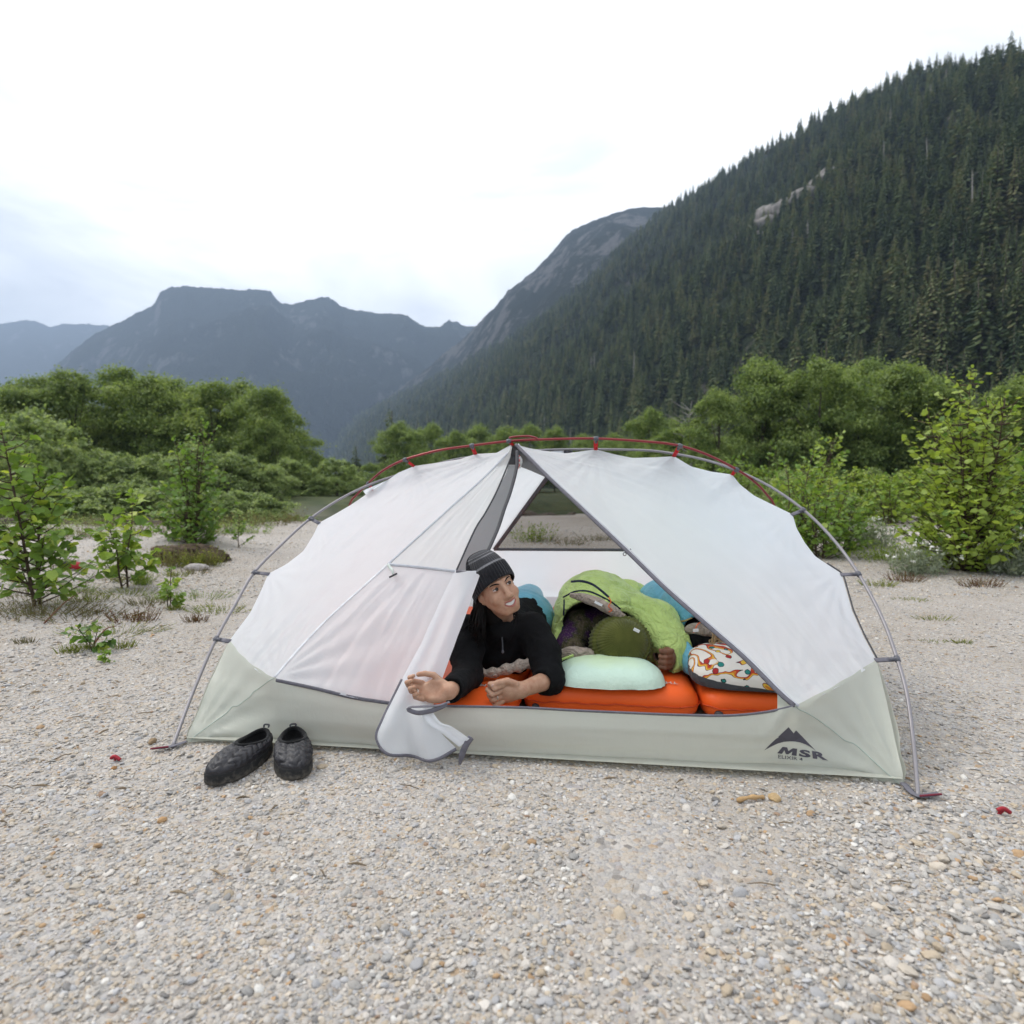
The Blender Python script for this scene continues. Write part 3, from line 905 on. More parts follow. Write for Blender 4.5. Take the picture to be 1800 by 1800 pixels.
def sheet(name, inner, outer, nv, mat, parent=tent, bulge=0.0, src=(), noise_amp=0.004, noise_scale=5.0, seed=0, end=None, edge_keep=True, streak=0.0, scallop=False):
    n = len(inner)
    v = np.linspace(0, 1, nv)[None, :, None]
    if scallop:
        k_ = 41; pad_ = np.concatenate([np.repeat(outer[:1], k_ // 2, 0), outer, np.repeat(outer[-1:], k_ // 2, 0)])
        sm = np.stack([np.convolve(pad_[:, q], np.ones(k_) / k_, 'valid') for q in range(3)], 1)
        ed = np.minimum(1, np.minimum(np.arange(n), np.arange(n)[::-1]) / 20.0)[:, None]
        sm = outer * (1 - ed) + sm * ed
        G = inner[:, None] * (1 - v) + sm[:, None] * v + (outer - sm)[:, None] * v ** 6
    else:
        G = inner[:, None] * (1 - v) + outer[:, None] * v
    if end is not None:                                # Coons: make the last row follow a given curve
        e = polyline(end, nv)
        corr = e - G[-1]
        w = (np.linspace(0, 1, n) ** 3)[:, None, None]
        G = G + w * corr[None]
    N = grid_normals(G)
    out = np.sign(((G - tl(0, T_D / 2, 0.3)) * N).sum(-1).mean())
    N *= out
    ev = np.sin(v[..., 0] * PI) if edge_keep else np.ones((1, nv))
    d = bulge * ev * np.sin(np.linspace(0, 1, n) * PI)[:, None] ** 0.6
    d = d + folds(G, N, src) * np.minimum(1, ev * 3)
    nz = vnoise(G.reshape(-1, 3), noise_scale, seed, 3).reshape(n, nv)
    d = d + noise_amp * nz * np.minimum(1, ev * 2)
    if streak:
        U, Vv = np.meshgrid(np.linspace(0, 1, n), np.linspace(0, 1, nv), indexing='ij')
        st = np.stack([U.ravel() * 2.2, Vv.ravel() * 11, 0 * U.ravel() + seed], 1)
        d = d + streak * vnoise(st, 1.0, seed, 3).reshape(n, nv) * np.minimum(1, ev * 2) * np.minimum(1, np.linspace(0, 1, n) * 5)[:, None]
    G = G + N * d[..., None]
    F = grid_faces(n, nv)
    if out < 0: F = F[:, ::-1].copy()
    o = obj(name, G.reshape(-1, 3), F, mat, parent)
    return o, G

AXF = (T_X, np.array([0, 0, 1.0]))
# ---- outlines
L_red = [(898, 782), (873, 796), (836, 798), (809, 807), (772, 813), (729, 819), (700, 831), (667, 854), (654, 862)]
L_grey = [(616, 888), (590, 903), (561, 919), (551, 940), (533, 969), (503, 992), (472, 1008), (458, 1040), (440, 1077), (403, 1126)]
R_red = [(906, 781), (927, 787), (953, 792), (995, 797), (1047, 790), (1082, 799), (1112, 805), (1150, 804), (1185, 802), (1215, 820), (1250, 829), (1287, 834)]
R_grey = [(1300, 851), (1325, 871), (1362, 889), (1393, 904), (1400, 928), (1414, 953), (1433, 978), (1479, 1008), (1484, 1025), (1497, 1072), (1517, 1117), (1540, 1160)]
outL = np.vstack([pl(L_red, RED), pl(L_grey, GREY)])
outR = np.vstack([pl(R_red, RED), pl(R_grey, GREY)])
apex = (outL[0] + outR[0]) / 2
seam_px = [(898, 782), (892, 797), (850, 840), (790, 894), (735, 944), (682, 992), (640, 1030), (578, 1086), (530, 1136), (483, 1190)]
seamL = pl(seam_px, FRONT); seamL[0] = outL[0]
zip_px = [(906, 781), (925, 800), (964, 839), (1027, 898), (1102, 969), (1169, 1034), (1236, 1093), (1307, 1155), (1369, 1217), (1396, 1240)]
zipR = pl(zip_px, FRONT); zipR[0] = outR[0]
NU = 150
oL, oR, sL, zR = polyline(outL, NU), polyline(outR, NU), spline(seamL, NU), spline(zipR, NU)
botL = np.array([sL[-1], tp(458, 1178, 0, 0.10), tp(428, 1155, 0, 0.19), oL[-1]])
botR = np.array([zR[-1], tp(1470, 1203, 0, 0.16), oR[-1]])
botR_low = spline(botR, 20) + np.concatenate([[[0, 0, 0]], np.repeat([[0, 0, -0.010]], 18, 0) - T_Y * 0.004, [[0, 0, 0]]])
botL_low = spline(botL, 20) + np.concatenate([[[0, 0, 0]], np.repeat([[0, 0, -0.008]], 18, 0) - T_Y * 0.004, [[0, 0, 0]]])

def src_for(tips, seed, amp=0.006, reach=0.22):
    rs = random.Random(seed)
    return [(p, reach * (0.8 + 0.5 * rs.random()), amp * (0.7 + 0.6 * rs.random()), rs.choice([16, 19, 23]), rs.random() * 6, AXF) for p in tips]
tipsL = [tp(836, 798, *RED), tp(729, 819, *RED), tp(654, 862, *RED), tp(561, 919, *GREY), tp(472, 1008, *GREY), tp(403, 1126, *GREY)]
tipsR = [tp(1047, 790, *RED), tp(1185, 802, *RED), tp(1287, 834, *RED), tp(1393, 904, *GREY), tp(1479, 1008, *GREY), tp(1540, 1160, *GREY)]
wr_dirL = (sL[-1] - apex); 
p_left, GL = sheet('canopy_panel', sL, oL, 70, M_WHITE, bulge=-0.02, src=src_for(tipsL + [sL[-1]], 1, 0.0022, 0.22), noise_amp=0.010, noise_scale=3.2, seed=3, end=botL_low, streak=0.010, scallop=True)
p_right, GR = sheet('canopy_panel', zR, oR, 80, M_WHITE, bulge=-0.025, src=src_for(tipsR + [zR[-1]], 2, 0.0022, 0.24), noise_amp=0.010, noise_scale=2.2, seed=5, end=botR_low, streak=0.008, scallop=True)

# ---- door half on the left: sheer top, white bottom, gathered black mesh
mesh_l_px = [(900, 786), (892, 825), (875, 860), (853, 902), (835, 931), (818, 968), (802, 1004)]
mesh_r_px = [(909, 786), (908, 823), (898, 863), (887, 894), (875, 930), (856, 972), (835, 1006)]
FR_IN = (0.955, -0.156)
ml = spline(pl(mesh_l_px, FR_IN), 50); mr = spline(pl(mesh_r_px, (0.955, -0.185)), 50)
upper_out = spline(np.vstack([seamL[:6]]), 50)
p, _ = sheet('sheer_window', ml, upper_out, 36, M_SHEER, bulge=0.0, noise_amp=0.006, noise_scale=6, seed=8, streak=0.004)
door_in = spline(pl([(802, 1004), (790, 1030), (772, 1075), (758, 1118), (738, 1165), (722, 1205), (716, 1236)], FR_IN), 60)
seam_low = spline(seamL[5:], 60)
door_bot = np.array([door_in[-1], tp(683, 1237, 0, 0.040), tp(620, 1227, 0, 0.038), tp(553, 1211, 0, 0.040), tp(490, 1196, 0, 0.045), seam_low[-1]])
p, GD = sheet('door_panel', door_in, seam_low, 60, M_WHITE, bulge=0.012, noise_amp=0.008, noise_scale=4.5, seed=9, src=src_for([seam_low[-1]], 6, 0.004, 0.35), end=door_bot, streak=0.010)
p, _ = sheet('bug_mesh', ml, mr, 12, M_BLACKMESH, bulge=0.012, noise_amp=0.005, noise_scale=14, seed=10)
ml2 = spline(pl([(802, 1004), (806, 1030), (803, 1055), (800, 1078)], (0.955, -0.168)), 20); mr2 = spline(pl([(837, 1004), (822, 1034), (810, 1058), (801, 1079)], (0.955, -0.175)), 20)
sheet('bug_mesh', ml2, mr2, 8, M_BLACKMESH, noise_amp=0.003, noise_scale=14, seed=11)
# folded-back door, hanging over the sill to the ground
flapL = [(800, 1003), (772, 1062), (742, 1128), (712, 1184), (690, 1228), (674, 1262), (665, 1288), (672, 1310)]
flapR = [(846, 1003), (826, 1060), (803, 1122), (778, 1188), (764, 1232), (758, 1258), (772, 1284), (800, 1318)]
fd = [(.955, -.180), (.955, -.186), (.955, -.190), (.955, -.190), (0, .012), (0, -.028), (0, -.045), (0, -.055)]
fL = spline(np.array([tp(x, y, *q) for (x, y), q in zip(flapL, fd)]), 90)
fR = spline(np.array([tp(x, y, q[0], q[1] - 0.012) for (x, y), q in zip(flapR, fd)]), 90)
nv = 34
vv = np.linspace(0, 1, nv)
G = fL[:, None] * (1 - vv[None, :, None]) + fR[:, None] * vv[None, :, None]
end = spline(np.array([tp(672, 1310, 0, -.055), tp(690, 1323, 0, -.057), tp(718, 1331, 0, -.06), (tp(745, 1333, 0, -.06)), tp(775, 1329, 0, -.06), tp(800, 1320, 0, -.058)]), nv)
wgt = (np.clip((np.arange(90) - 62) / 27.0, 0, 1) ** 2)[:, None, None]
G = G + wgt * (end - G[-1])[None]
uu = np.linspace(0, 1, 90)[:, None]
roll = 0.022 * np.sin(PI * vv)[None] * (0.35 + 0.65 * np.sin(PI * np.clip(uu * 1.25, 0, 1))) + 0.010 * np.sin(vv * 2 * PI * 1.7 + 0.6)[None] * smooth(0.05, 0.4, uu)
roll += 0.012 * np.sin(vv[None] * 9 + uu * 7) * smooth(0.55, 0.8, uu)
G = G - T_Y * roll[..., None] + vnoise(G.reshape(-1, 3), 12, 14, 2).reshape(90, nv)[..., None] * 0.004
flap = obj('door_flap', G.reshape(-1, 3), grid_faces(90, nv), M_WHITE, tent)
v, f = tube(G[60:, 0] - T_Y * 0.003, 0.0045, 6, 0.4, nrm=T_Y); v2, f2 = tube(G[-1] - T_Y * 0.003, 0.0055, 6, 0.5, nrm=T_Y)
obj('zipper_binding', v, f, M_TAPE, flap); obj('zipper_binding', v2, f2, M_TAPE, flap)
# second fold with its zipper end
a1 = spline(np.array([tp(736, 1246, 0, -.048), tp(748, 1268, 0, -.062), tp(772, 1285, 0, -.07), tp(806, 1312, 0, -.075)]), 40)
a2 = spline(np.array([tp(757, 1244, 0, -.048), tp(775, 1268, 0, -.072), tp(795, 1276, 0, -.085), tp(826, 1297, 0, -.085)]), 40)
v10 = np.linspace(0, 1, 14)
G2 = a1[:, None] * (1 - v10[None, :, None]) + a2[:, None] * v10[None, :, None]
G2 = G2 - T_Y * (0.014 * np.sin(PI * v10)[None, :, None] + 0.006 * np.sin(v10 * 8)[None, :, None])
obj('door_fold', G2.reshape(-1, 3), grid_faces(40, 14), M_WHITE, flap)
zp = spline(np.array([tp(828, 1296, 0, -.088), tp(820, 1308, 0, -.088), tp(813, 1324, 0, -.085), tp(808, 1344, 0, -.08)]), 20)
v, f = tube(zp, [0.010] * 14 + [0.009, 0.008, 0.007, 0.006, 0.005, 0.003], 8, 0.35, nrm=T_Y)
obj('zipper_end', v, f, M_TAPE, flap)
lp = spline(np.array([tp(790, 1234, 0, -.04), tp(770, 1240, 0, -.06), tp(745, 1242, 0, -.075), tp(722, 1243, 0, -.075), tp(717, 1247, 0, -.078), tp(735, 1253, 0, -.082), tp(760, 1249, 0, -.07), tp(786, 1238, 0, -.05)]), 60)
v, f = tube(lp, 0.0075, 8, 0.3, nrm=(0, 0, 1))
obj('zipper_loop', v, f, M_TAPE, flap)

# ---- bathtub floor with raised sage green walls
tub_top = np.vstack([[oL[-1]], [botL[2]], [botL[1]], [tp(483, 1191, 0, 0.05)], pl([(553, 1207), (620, 1223), (683, 1234)], (0, 0.045)), pl([(780, 1240), (915, 1243), (1010, 1248), (1100, 1252), (1200, 1256), (1280, 1257), (1345, 1251)], (0, 0.045)),
                     [zR[-1]], [botR[1]], [oR[-1]]])
tub_bot = np.array([on_ground(x, y) for x, y in [(328, 1308), (420, 1307), (550, 1311), (700, 1319), (829, 1326), (950, 1331), (1067, 1337), (1233, 1346), (1400, 1355), (1500, 1367), (1587, 1382)]]) + np.array([0, 0, 0.006])
tt, tb = spline(tub_top, 220), spline(tub_bot, 220)
tb[3:-3] += -T_Y * (0.012 * vnoise(tb[3:-3], 5, 3, 3))[:, None] + np.array([0, 0, 1.0]) * (0.004 * vnoise(tb[3:-3], 11, 4, 2))[:, None]
def tub_wall(bot, top, n, name, seed, out_dir, bul=0.03):
    nvv = 26
    w = np.linspace(0, 1, nvv)
    G = bot[:, None] * (1 - w[None, :, None]) + top[:, None] * w[None, :, None]
    s = np.linspace(0, 1, len(bot))[:, None]
    b = bul * np.sin(PI * w)[None] ** 0.8 * (0.4 + 0.6 * np.sin(PI * s)) + 0.010 * np.exp(-((w[None] - 0.10) / 0.07) ** 2)
    P = G.reshape(-1, 3)
    q = loc_t(P) if abs(out_dir @ T_Y) > 0.5 else loc_t(P)[:, [1, 0, 2]]
    st = np.stack([q[:, 0] * 1.3, q[:, 1] * 0, q[:, 2] * 16], 1)
    b = b + (0.007 * vnoise(st, 1.0, seed, 3).reshape(b.shape) + 0.004 * vnoise(st * np.array([2.2, 1, 2.2]), 1.0, seed + 1, 2).reshape(b.shape)) * np.sin(PI * np.clip(w * 1.1, 0, 1))[None]
    # creases fanning out of the corners
    for c, sg in ((bot[0], 1), (bot[-1], -1)):
        qv = G - c; r = np.linalg.norm(qv, axis=-1) + 1e-6
        an = np.arctan2(qv[..., 2], np.abs(qv @ (T_X if abs(out_dir @ T_Y) > 0.5 else T_Y)))
        b = b + 0.007 * np.exp(-(r / 0.35) ** 2) * np.cos(an * 17 + seed) * np.minimum(r / 0.08, 1)
    G = G + out_dir * b[..., None]
    o = obj(name, G.reshape(-1, 3), grid_faces(len(bot), nvv)[:, ::-1].copy(), M_GREEN, tent)
    return o, G
tub, GT = tub_wall(tb, tt, 220, 'bathtub_wall', 21, -T_Y)
tubr, _ = tub_wall(mirror(tb), mirror(tt), 220, 'bathtub_wall', 22, T_Y)
tubr.data.materials.clear(); tubr.data.materials.append(M_WHITE)
for side, cor, tip, dr in ((-1, tb[0], oL[-1], -T_X), (1, tb[-1], oR[-1], T_X)):
    bl = spline(np.array([cor, (cor + mirror(cor)) / 2, mirror(cor)]), 80)
    tpm = (tip + mirror(tip)) / 2 + np.array([0, 0, -0.06])
    tlv = spline(np.array([tip, tpm, mirror(tip)]), 80)
    tub_wall(bl, tlv, 80, 'bathtub_wall', 25 + side, dr, 0.035)
    # white end wall above it
    low = (oL if side < 0 else oR)
    k0 = int(np.argmin(np.abs(loc_t(low)[:, 1] - T_D / 2) + (np.arange(NU) < 40) * 5))
    edge = polyline(low[k0:], 60)
    n = 40; w = np.linspace(0, 1, n)[None, :, None]
    G = edge[:, None] * (1 - w) + mirror(edge)[:, None] * w
    sag = np.sin(PI * w) * (np.linspace(0, 1, 60)[:, None, None] ** 2)
    G[..., 2:] -= sag * 0.06
    obj('end_panel', G.reshape(-1, 3), grid_faces(60, n), M_WHITE, tent)
    if side > 0:
        v, f = tube(edge[34:] + dr * 0.006, 0.0032, 6)
        obj('edge_piping', v, f, M_DARK, tent)
fl = np.array([tb[0], tb[-1], mirror(tb[-1]), mirror(tb[0])]) + np.array([0, 0, 0.004])
fg = (fl[0][None, None] * (1 - np.linspace(0, 1, 12)[:, None, None]) + fl[1] * np.linspace(0, 1, 12)[:, None, None])
fg2 = (fl[3][None, None] * (1 - np.linspace(0, 1, 12)[:, None, None]) + fl[2] * np.linspace(0, 1, 12)[:, None, None])
w = np.linspace(0, 1, 12)[None, :, None]
obj('tent_floor', (fg * (1 - w) + fg2 * w).reshape(-1, 3) + np.array([0, 0, 0.012]), grid_faces(12, 12), M_GREEN, tent)

# ---- roof between the poles and rear wall with its mesh window
for cv_ in (outL[5:8], outR[8:12]):
    e_ = polyline(cv_, 30); w = np.linspace(0, 1, 14)[None, :, None]
    G = e_[:, None] * (1 - w) + mirror(e_)[:, None] * w
    G[..., 2:] -= 0.025 * np.sin(PI * w) + 0.055 * w
    obj('canopy_panel', G.reshape(-1, 3), grid_faces(30, 14), M_WHITE, tent)
topL = polyline(outL[:6], 60)[::-1]; topR = polyline(outR[:9], 60)
top = np.vstack([topL, topR[1:]])
w = np.linspace(0, 1, 16)[None, :, None]
G = top[:, None] * (1 - w) + mirror(top)[:, None] * w
G[..., 2:] -= 0.035 * np.sin(PI * w)
obj('roof_mesh', G.reshape(-1, 3), grid_faces(len(top), 16), M_ROOFMESH, tent)
def rear_out(cv_):
    q_ = loc_t(mirror(cv_)); q_[:, 1] = np.maximum(q_[:, 1], 1.14); q_[:, 2] -= 0.03
    return T_O + q_[:, :1] * T_X + q_[:, 1:2] * T_Y + q_[:, 2:] * np.array([0, 0, 1.0])
def rear(tx, z):
    return tl(tx, T_D - (0.955 * z - 0.161), z)
qa = loc_t(mirror(apex)); apex_r = tl(0.10, qa[1], qa[2])
wl_l, wl_r = tp(868, 966, -0.955, T_D + 0.161), None
q = loc_t(wl_l); zb = q[2]
wl_r = rear(-q[0] + 0.10, zb + 0.01)
ext = lambda P, z: apex_r + (P - apex_r) * ((apex_r[2] - z) / (apex_r[2] - P[2]))
rl_edge = spline(np.array([apex_r, wl_l, ext(wl_l, 0.09)]), NU); rr_edge = spline(np.array([apex_r, wl_r, ext(wl_r, 0.09)]), NU)
sheet('rear_panel', rl_edge, rear_out(oL), 50, M_WHITE, bulge=-0.01, noise_amp=0.010, noise_scale=3, seed=31, streak=0.01)
sheet('rear_panel', rr_edge, rear_out(oR), 50, M_WHITE, bulge=-0.01, noise_amp=0.010, noise_scale=3, seed=32)
kb = int(np.argmin(np.abs(rl_edge[:, 2] - zb))); kb2 = int(np.argmin(np.abs(rr_edge[:, 2] - zb - 0.01)))
sheet('window_mesh', polyline(rl_edge[1:kb + 1], 40), polyline(rr_edge[1:kb2 + 1], 40), 20, M_WINMESH, noise_amp=0.0)
la, lb = polyline(rl_edge[kb:], 40), polyline(rr_edge[kb2:], 40)
sheet('rear_panel', la, lb, 50, M_WHITE, noise_amp=0.008, noise_scale=4, seed=34)
for pts_ in (rl_edge[1:kb + 1], rr_edge[1:kb2 + 1], polyline(np.array([rl_edge[kb], rr_edge[kb2]]), 30)):
    v, f = tube(pts_ - T_Y * 0.006, 0.016 if pts_ is not None and len(pts_) != 30 else 0.009, 6, 0.2, nrm=T_Y)
    obj('window_binding', v, f, M_PLASTIC, tent)

gus = [(853, 824), (880, 816), (905, 817), (932, 827), (968, 843), (1000, 826), (1012, 803), (960, 795), (906, 785), (898, 785), (874, 800)]
gp_ = pl(gus, (-0.955, T_D + 0.161 - 0.14))
obj('roof_gusset', np.vstack([gp_.mean(0)[None], gp_]), [(0, 1 + k, 1 + (k + 1) % len(gus)) for k in range(len(gus))], M_ROOFMESH, tent, False)

# ---- seams, zips and bindings
def ribbon(name, pts_, r, mat, flat=0.25, nrm=T_Y, parent=tent, n=80, off=0.004):
    c = spline(pts_, n) - T_Y * off
    v, f = tube(c, r, 6, flat, nrm=nrm)
    return obj(name, v, f, mat, parent)
ribbon('seam_tape', seamL[1:6], 0.0042, M_SEAM)
ribbon('seam_tape', pl([(682, 992), (740, 997), (802, 1004)], FRONT), 0.0060, M_SEAM)
ribbon('seam_tape', GL[75:, 0], 0.0035, plain('white_seam', (0.78, 0.78, 0.79), 0.6), n=60)
ribbon('door_zipper', zipR, 0.0075, M_TAPE, 0.3, n=140, off=0.003)
ribbon('zipper_binding', zipR + T_X * 0.012, 0.0045, M_SEAM, 0.3, n=140, off=0.005)
ribbon('mesh_binding', pl([(909, 792), (908, 823), (898, 863), (887, 894), (875, 930), (856, 972), (835, 1006), (812, 1053), (801, 1079)], (0.955, -0.185)), 0.0075, M_DARK, 0.3)
ribbon('mesh_binding', pl([(900, 800), (875, 860), (853, 902), (835, 931), (802, 1004)], FR_IN), 0.0035, M_DARK, 0.4)
ribbon('mesh_binding', pl([(802, 1004), (820, 1006), (838, 1005)], (0.955, -0.185)), 0.0050, M_TAPE, 0.3, n=12)
ribbon('door_zipper', np.vstack([[tp(486, 1195, 0, 0.045)], pl([(553, 1209), (620, 1225), (690, 1236)], (0, 0.04))]), 0.0062, M_TAPE, 0.3)
ribbon('sill_binding', pl([(690, 1236), (780, 1240), (915, 1243), (1010, 1248), (1100, 1252), (1200, 1256), (1280, 1257), (1345, 1251), (1396, 1240)], (0, 0.042)), 0.0042, M_TAPE, 0.5)
ribbon('seam_tape', GT[14:20, 8:].mean(0)[::-1], 0.002, M_SEAM, 0.4) if False else None
def surf_seam(G, pts_uv, r=0.0016, mat=None):
    nu_, nv_ = G.shape[:2]
    P = np.array([G[int(u * (nu_ - 1)), int(w_ * (nv_ - 1))] for u, w_ in pts_uv])
    return ribbon('floor_seam', P, r, mat or M_FSEAM, 0.5, off=0.002)
M_FSEAM = plain('sage_seam', (0.40, 0.46, 0.40), 0.5)
iS = int(np.argmin(np.linalg.norm(GT[:, -1] - tp(483, 1191, 0, 0.05), axis=1))); iZ = int(np.argmin(np.linalg.norm(GT[:, -1] - zR[-1], axis=1)))
diagL = [GT[int(iS * k), int(25 * k)] for k in np.linspace(0.03, 1, 14)]
ribbon('floor_seam', np.array(diagL), 0.0016, M_FSEAM, 0.5, off=0.003)
diagR = [GT[int(219 - (219 - iZ) * k), int(25 * k)] for k in np.linspace(0.02, 1, 14)]
ribbon('floor_seam', np.array(diagR), 0.0016, M_FSEAM, 0.5, off=0.003)
# inner corner gusset beside the sill
g = np.array([tp(1367, 1205, 0, 0.20), tp(1367, 1252, 0, 0.06), tp(1402, 1248, 0, 0.06), tp(1412, 1226, 0, 0.12)])
o = obj('corner_gusset', np.vstack([g, g + T_Y * 0.003]), [(0, 1, 2, 3), (7, 6, 5, 4), (0, 4, 5, 1), (1, 5, 6, 2), (2, 6, 7, 3), (3, 7, 4, 0)], M_GREEN, tent, False)
# door toggles
tg = np.array([tp(682, 993, .955, -.175), tp(690, 1003, .955, -.185), tp(691, 1012, .955, -.19)])
v, f = tube(tg, [0.008, 0.0085, 0.006], 8, 0.4); o = obj('door_toggle', v, f, plain('pale_toggle', (0.55, 0.6, 0.55), 0.5), tent)
v, f = tube(np.array([tp(684, 1015, .955, -.195), tp(698, 1008, .955, -.195)]), 0.0035, 6); obj('toggle_bar', v, f, M_DARK, o)
tg = np.array([tp(1109, 965, .955, -.15), tp(1103, 970, .955, -.14), tp(1100, 972, .955, -.14)])
v, f = tube(tg, 0.003, 6); o = obj('door_toggle', v, f, M_TAPE, tent)
a = np.linspace(0, 2 * PI, 13); c0 = tp(1098, 974, .955, -.14)
v, f = tube(c0 + 0.006 * (np.cos(a)[:, None] * T_X + np.sin(a)[:, None] * np.array([0, 0, 1.0])), 0.0016, 5); obj('toggle_ring', v, f, M_PLASTIC, o)
# little stuff pocket and cord hanging from the ridge
cp = tp(912, 812, .955, -.12)
pv_, pf_ = ico(2); pv_ = pv_ * np.array([0.016, 0.012, 0.026]) * (1 + 0.5 * vnoise(pv_, 2.5, 3, 2))[:, None]
o = obj('cord_pouch', pv_ + cp, pf_, M_SHEER, tent)
cu = np.array([(0.004 * math.cos(k * 1.3), -0.012 + 0.003 * math.sin(k), 0.028 - k * 0.0045) for k in range(14)])
v, f = tube(spline(cu + cp, 60), 0.0018, 5); obj('red_cord', v, f, M_REDWEB, o)

# ---- poles
pole_L = [(303, 1316), (340, 1215), (379, 1125), (415, 1060), (447, 1006), (495, 957), (545, 912), (600, 876), (652, 851), (690, 838), (727, 827), (770, 815), (830, 803)]
pole_R = [(1613, 1403), (1605, 1300), (1594, 1220), (1577, 1158), (1550, 1085), (1508, 1007), (1462, 945), (1412, 896), (1355, 856), (1297, 828), (1245, 810), (1187, 798), (1120, 791)]
gp = np.vstack([pl(pole_L, GREY), [tp(960, 791, *GREY)], pl(pole_R[::-1], GREY)])
gp[0], gp[-1] = on_ground(303, 1316) + np.array([0, 0, 0.004]), on_ground(1614, 1404) + np.array([0, 0, 0.004])
gcurve = spline(gp, 260)
v, f = tube(gcurve, 0.0062, 10); gpole = obj('tent_pole', v, f, M_GREYPOLE, tent)
gpole['label'] = 'grey aluminium pole arching from the front corners'
red_px = [(615, 887), (627, 870), (645, 852), (668, 831), (695, 815), (727, 803), (775, 791), (832, 783), (900, 775), (970, 772), (1047, 771), (1120, 775), (1187, 782), (1240, 798), (1296, 826), (1330, 850), (1350, 872), (1361, 889)]
rp = pl(red_px, RED)
def red_leg(end, side):
    q = loc_t(end); ft = np.array([side * 1.17, T_D + 0.04, 0.0])
    return np.array([tl(*(q + (ft - q) * k + np.array([side * 0.16 * math.sin(PI * k), 0, 0.0]))) for k in (0.25, 0.5, 0.75, 1.0)])
rp = np.vstack([red_leg(rp[0], -1)[::-1], rp, red_leg(rp[-1], 1)])
v, f = tube(spline(rp, 260), 0.0058, 10); rpole = obj('tent_pole', v, f, M_REDPOLE, tent)
rpole['label'] = 'red ridge pole arching over the door peak'
ribbon('spreader', pl([(895, 770), (905, 768), (930, 767), (945, 771)], (-1.18, T_D - 0.03)), 0.005, M_REDPOLE, 1.0, n=20)
def clip(pole_px, tip_px, plane, mat):
    P = tp(*pole_px, *plane); Q = tp(*tip_px, *plane) - T_Y * 0.004
    k = int(np.argmin(np.linalg.norm((gcurve if plane is GREY else spline(rp, 260)) - P, axis=1)))
    cv = gcurve if plane is GREY else spline(rp, 260)
    tdir = cv[min(k + 2, 259)] - cv[max(k - 2, 0)]; tdir /= np.linalg.norm(tdir)
    v, f = tube(np.array([cv[k] - tdir * 0.011, cv[k] - tdir * 0.004, cv[k] + tdir * 0.004, cv[k] + tdir * 0.011]), [0.0088, 0.0105, 0.0105, 0.0088], 8)
    v3, f3 = tube(np.array([cv[k], cv[k] + (Q - cv[k]) * 0.35]), [0.009, 0.007], 6)
    v, f = merge([(v, f), (v3, f3)])
    o = obj('pole_clip', v, f, M_PLASTIC, tent)
    v, f = tube(np.array([cv[k] + (Q - cv[k]) * 0.15, Q]), 0.0095, 6, 0.2, nrm=np.cross(Q - cv[k], tdir))
    obj('strap', v, f, mat, o)
for pp_, tt_, plane, m in [((829, 784), (836, 799), RED, M_REDWEB), ((714, 808), (728, 820), RED, M_REDWEB), ((646, 851), (655, 863), RED, M_REDWEB),
                        ((1047, 771), (1047, 791), RED, M_REDWEB), ((1192, 783), (1184, 803), RED, M_REDWEB), ((1298, 826), (1286, 836), RED, M_REDWEB),
                        ((543, 913), (562, 920), GREY, M_TAPE), ((449, 1006), (474, 1009), GREY, M_TAPE), ((377, 1124), (406, 1127), GREY, M_TAPE),
                        ((1415, 897), (1391, 905), GREY, M_TAPE), ((1510, 1006), (1477, 1010), GREY, M_TAPE), ((1579, 1158), (1537, 1160), GREY, M_TAPE), ((898, 775), (902, 783), RED, M_REDWEB)]:
    clip(pp_, tt_, plane, m)
for side, (x0, y0), (x1, y1), (x2, y2) in ((-1, (328, 1309), (300, 1317), (268, 1322)), (1, (1587, 1383), (1612, 1404), (1650, 1402))):
    P = np.array([on_ground(x0, y0) + np.array([0, 0, 0.012]), on_ground(x1, y1) + np.array([0, 0, 0.010]), on_ground(x2, y2) + np.array([0, 0, 0.012])])
    v, f = tube(spline(P, 20), 0.011, 6, 0.2, nrm=(0, 0, 1)); o = obj('corner_strap', v, f, M_TAPE, tent)
    v, f = tube(spline(P[1:] + np.array([0, -0.012, 0.004]), 20), 0.003, 5); obj('stake_loop', v, f, plain('maroon_cord', (0.16, 0.02, 0.035), 0.7), o)

# ---- printing on the wall
from mathutils.bvhtree import BVHTree
def bvh_of(o):
    return BVHTree.FromPolygons([tuple(v.co) for v in o.data.vertices], [tuple(p.vertices) for p in o.data.polygons])
tub_bvh = bvh_of(tub)
def print_on(name, px_pts, faces, bvh, mat, parent, off=0.0022):
    out = []
    for x, y in px_pts:
        r = Vector(ray(x, y)).normalized()
        hit = bvh.ray_cast(Vector(CAM), r)
        out.append(np.array(hit[0]) - np.array(r) * off if hit[0] is not None else at(x, y, 2.0))
    return obj(name, np.array(out), faces, mat, parent, False)
def text_flat(s, bold=0.0, shear=0.0):
    cu = bpy.data.curves.new('lettering', 'FONT'); cu.body = s; cu.size = 1.0; cu.offset = bold; cu.shear = shear; cu.resolution_u = 3; cu.fill_mode = 'FRONT'
    o = bpy.data.objects.new('lettering', cu); COL.objects.link(o)
    dg = bpy.context.evaluated_depsgraph_get()
    me = bpy.data.meshes.new_from_object(o.evaluated_get(dg))
    v = np.array([tuple(x.co[:2]) for x in me.vertices]); f = [tuple(p.vertices) for p in me.polygons]
    bpy.data.objects.remove(o); bpy.data.curves.remove(cu); bpy.data.meshes.remove(me)
    lo, hi = v.min(0), v.max(0)
    return (v - lo) / (hi - lo), f
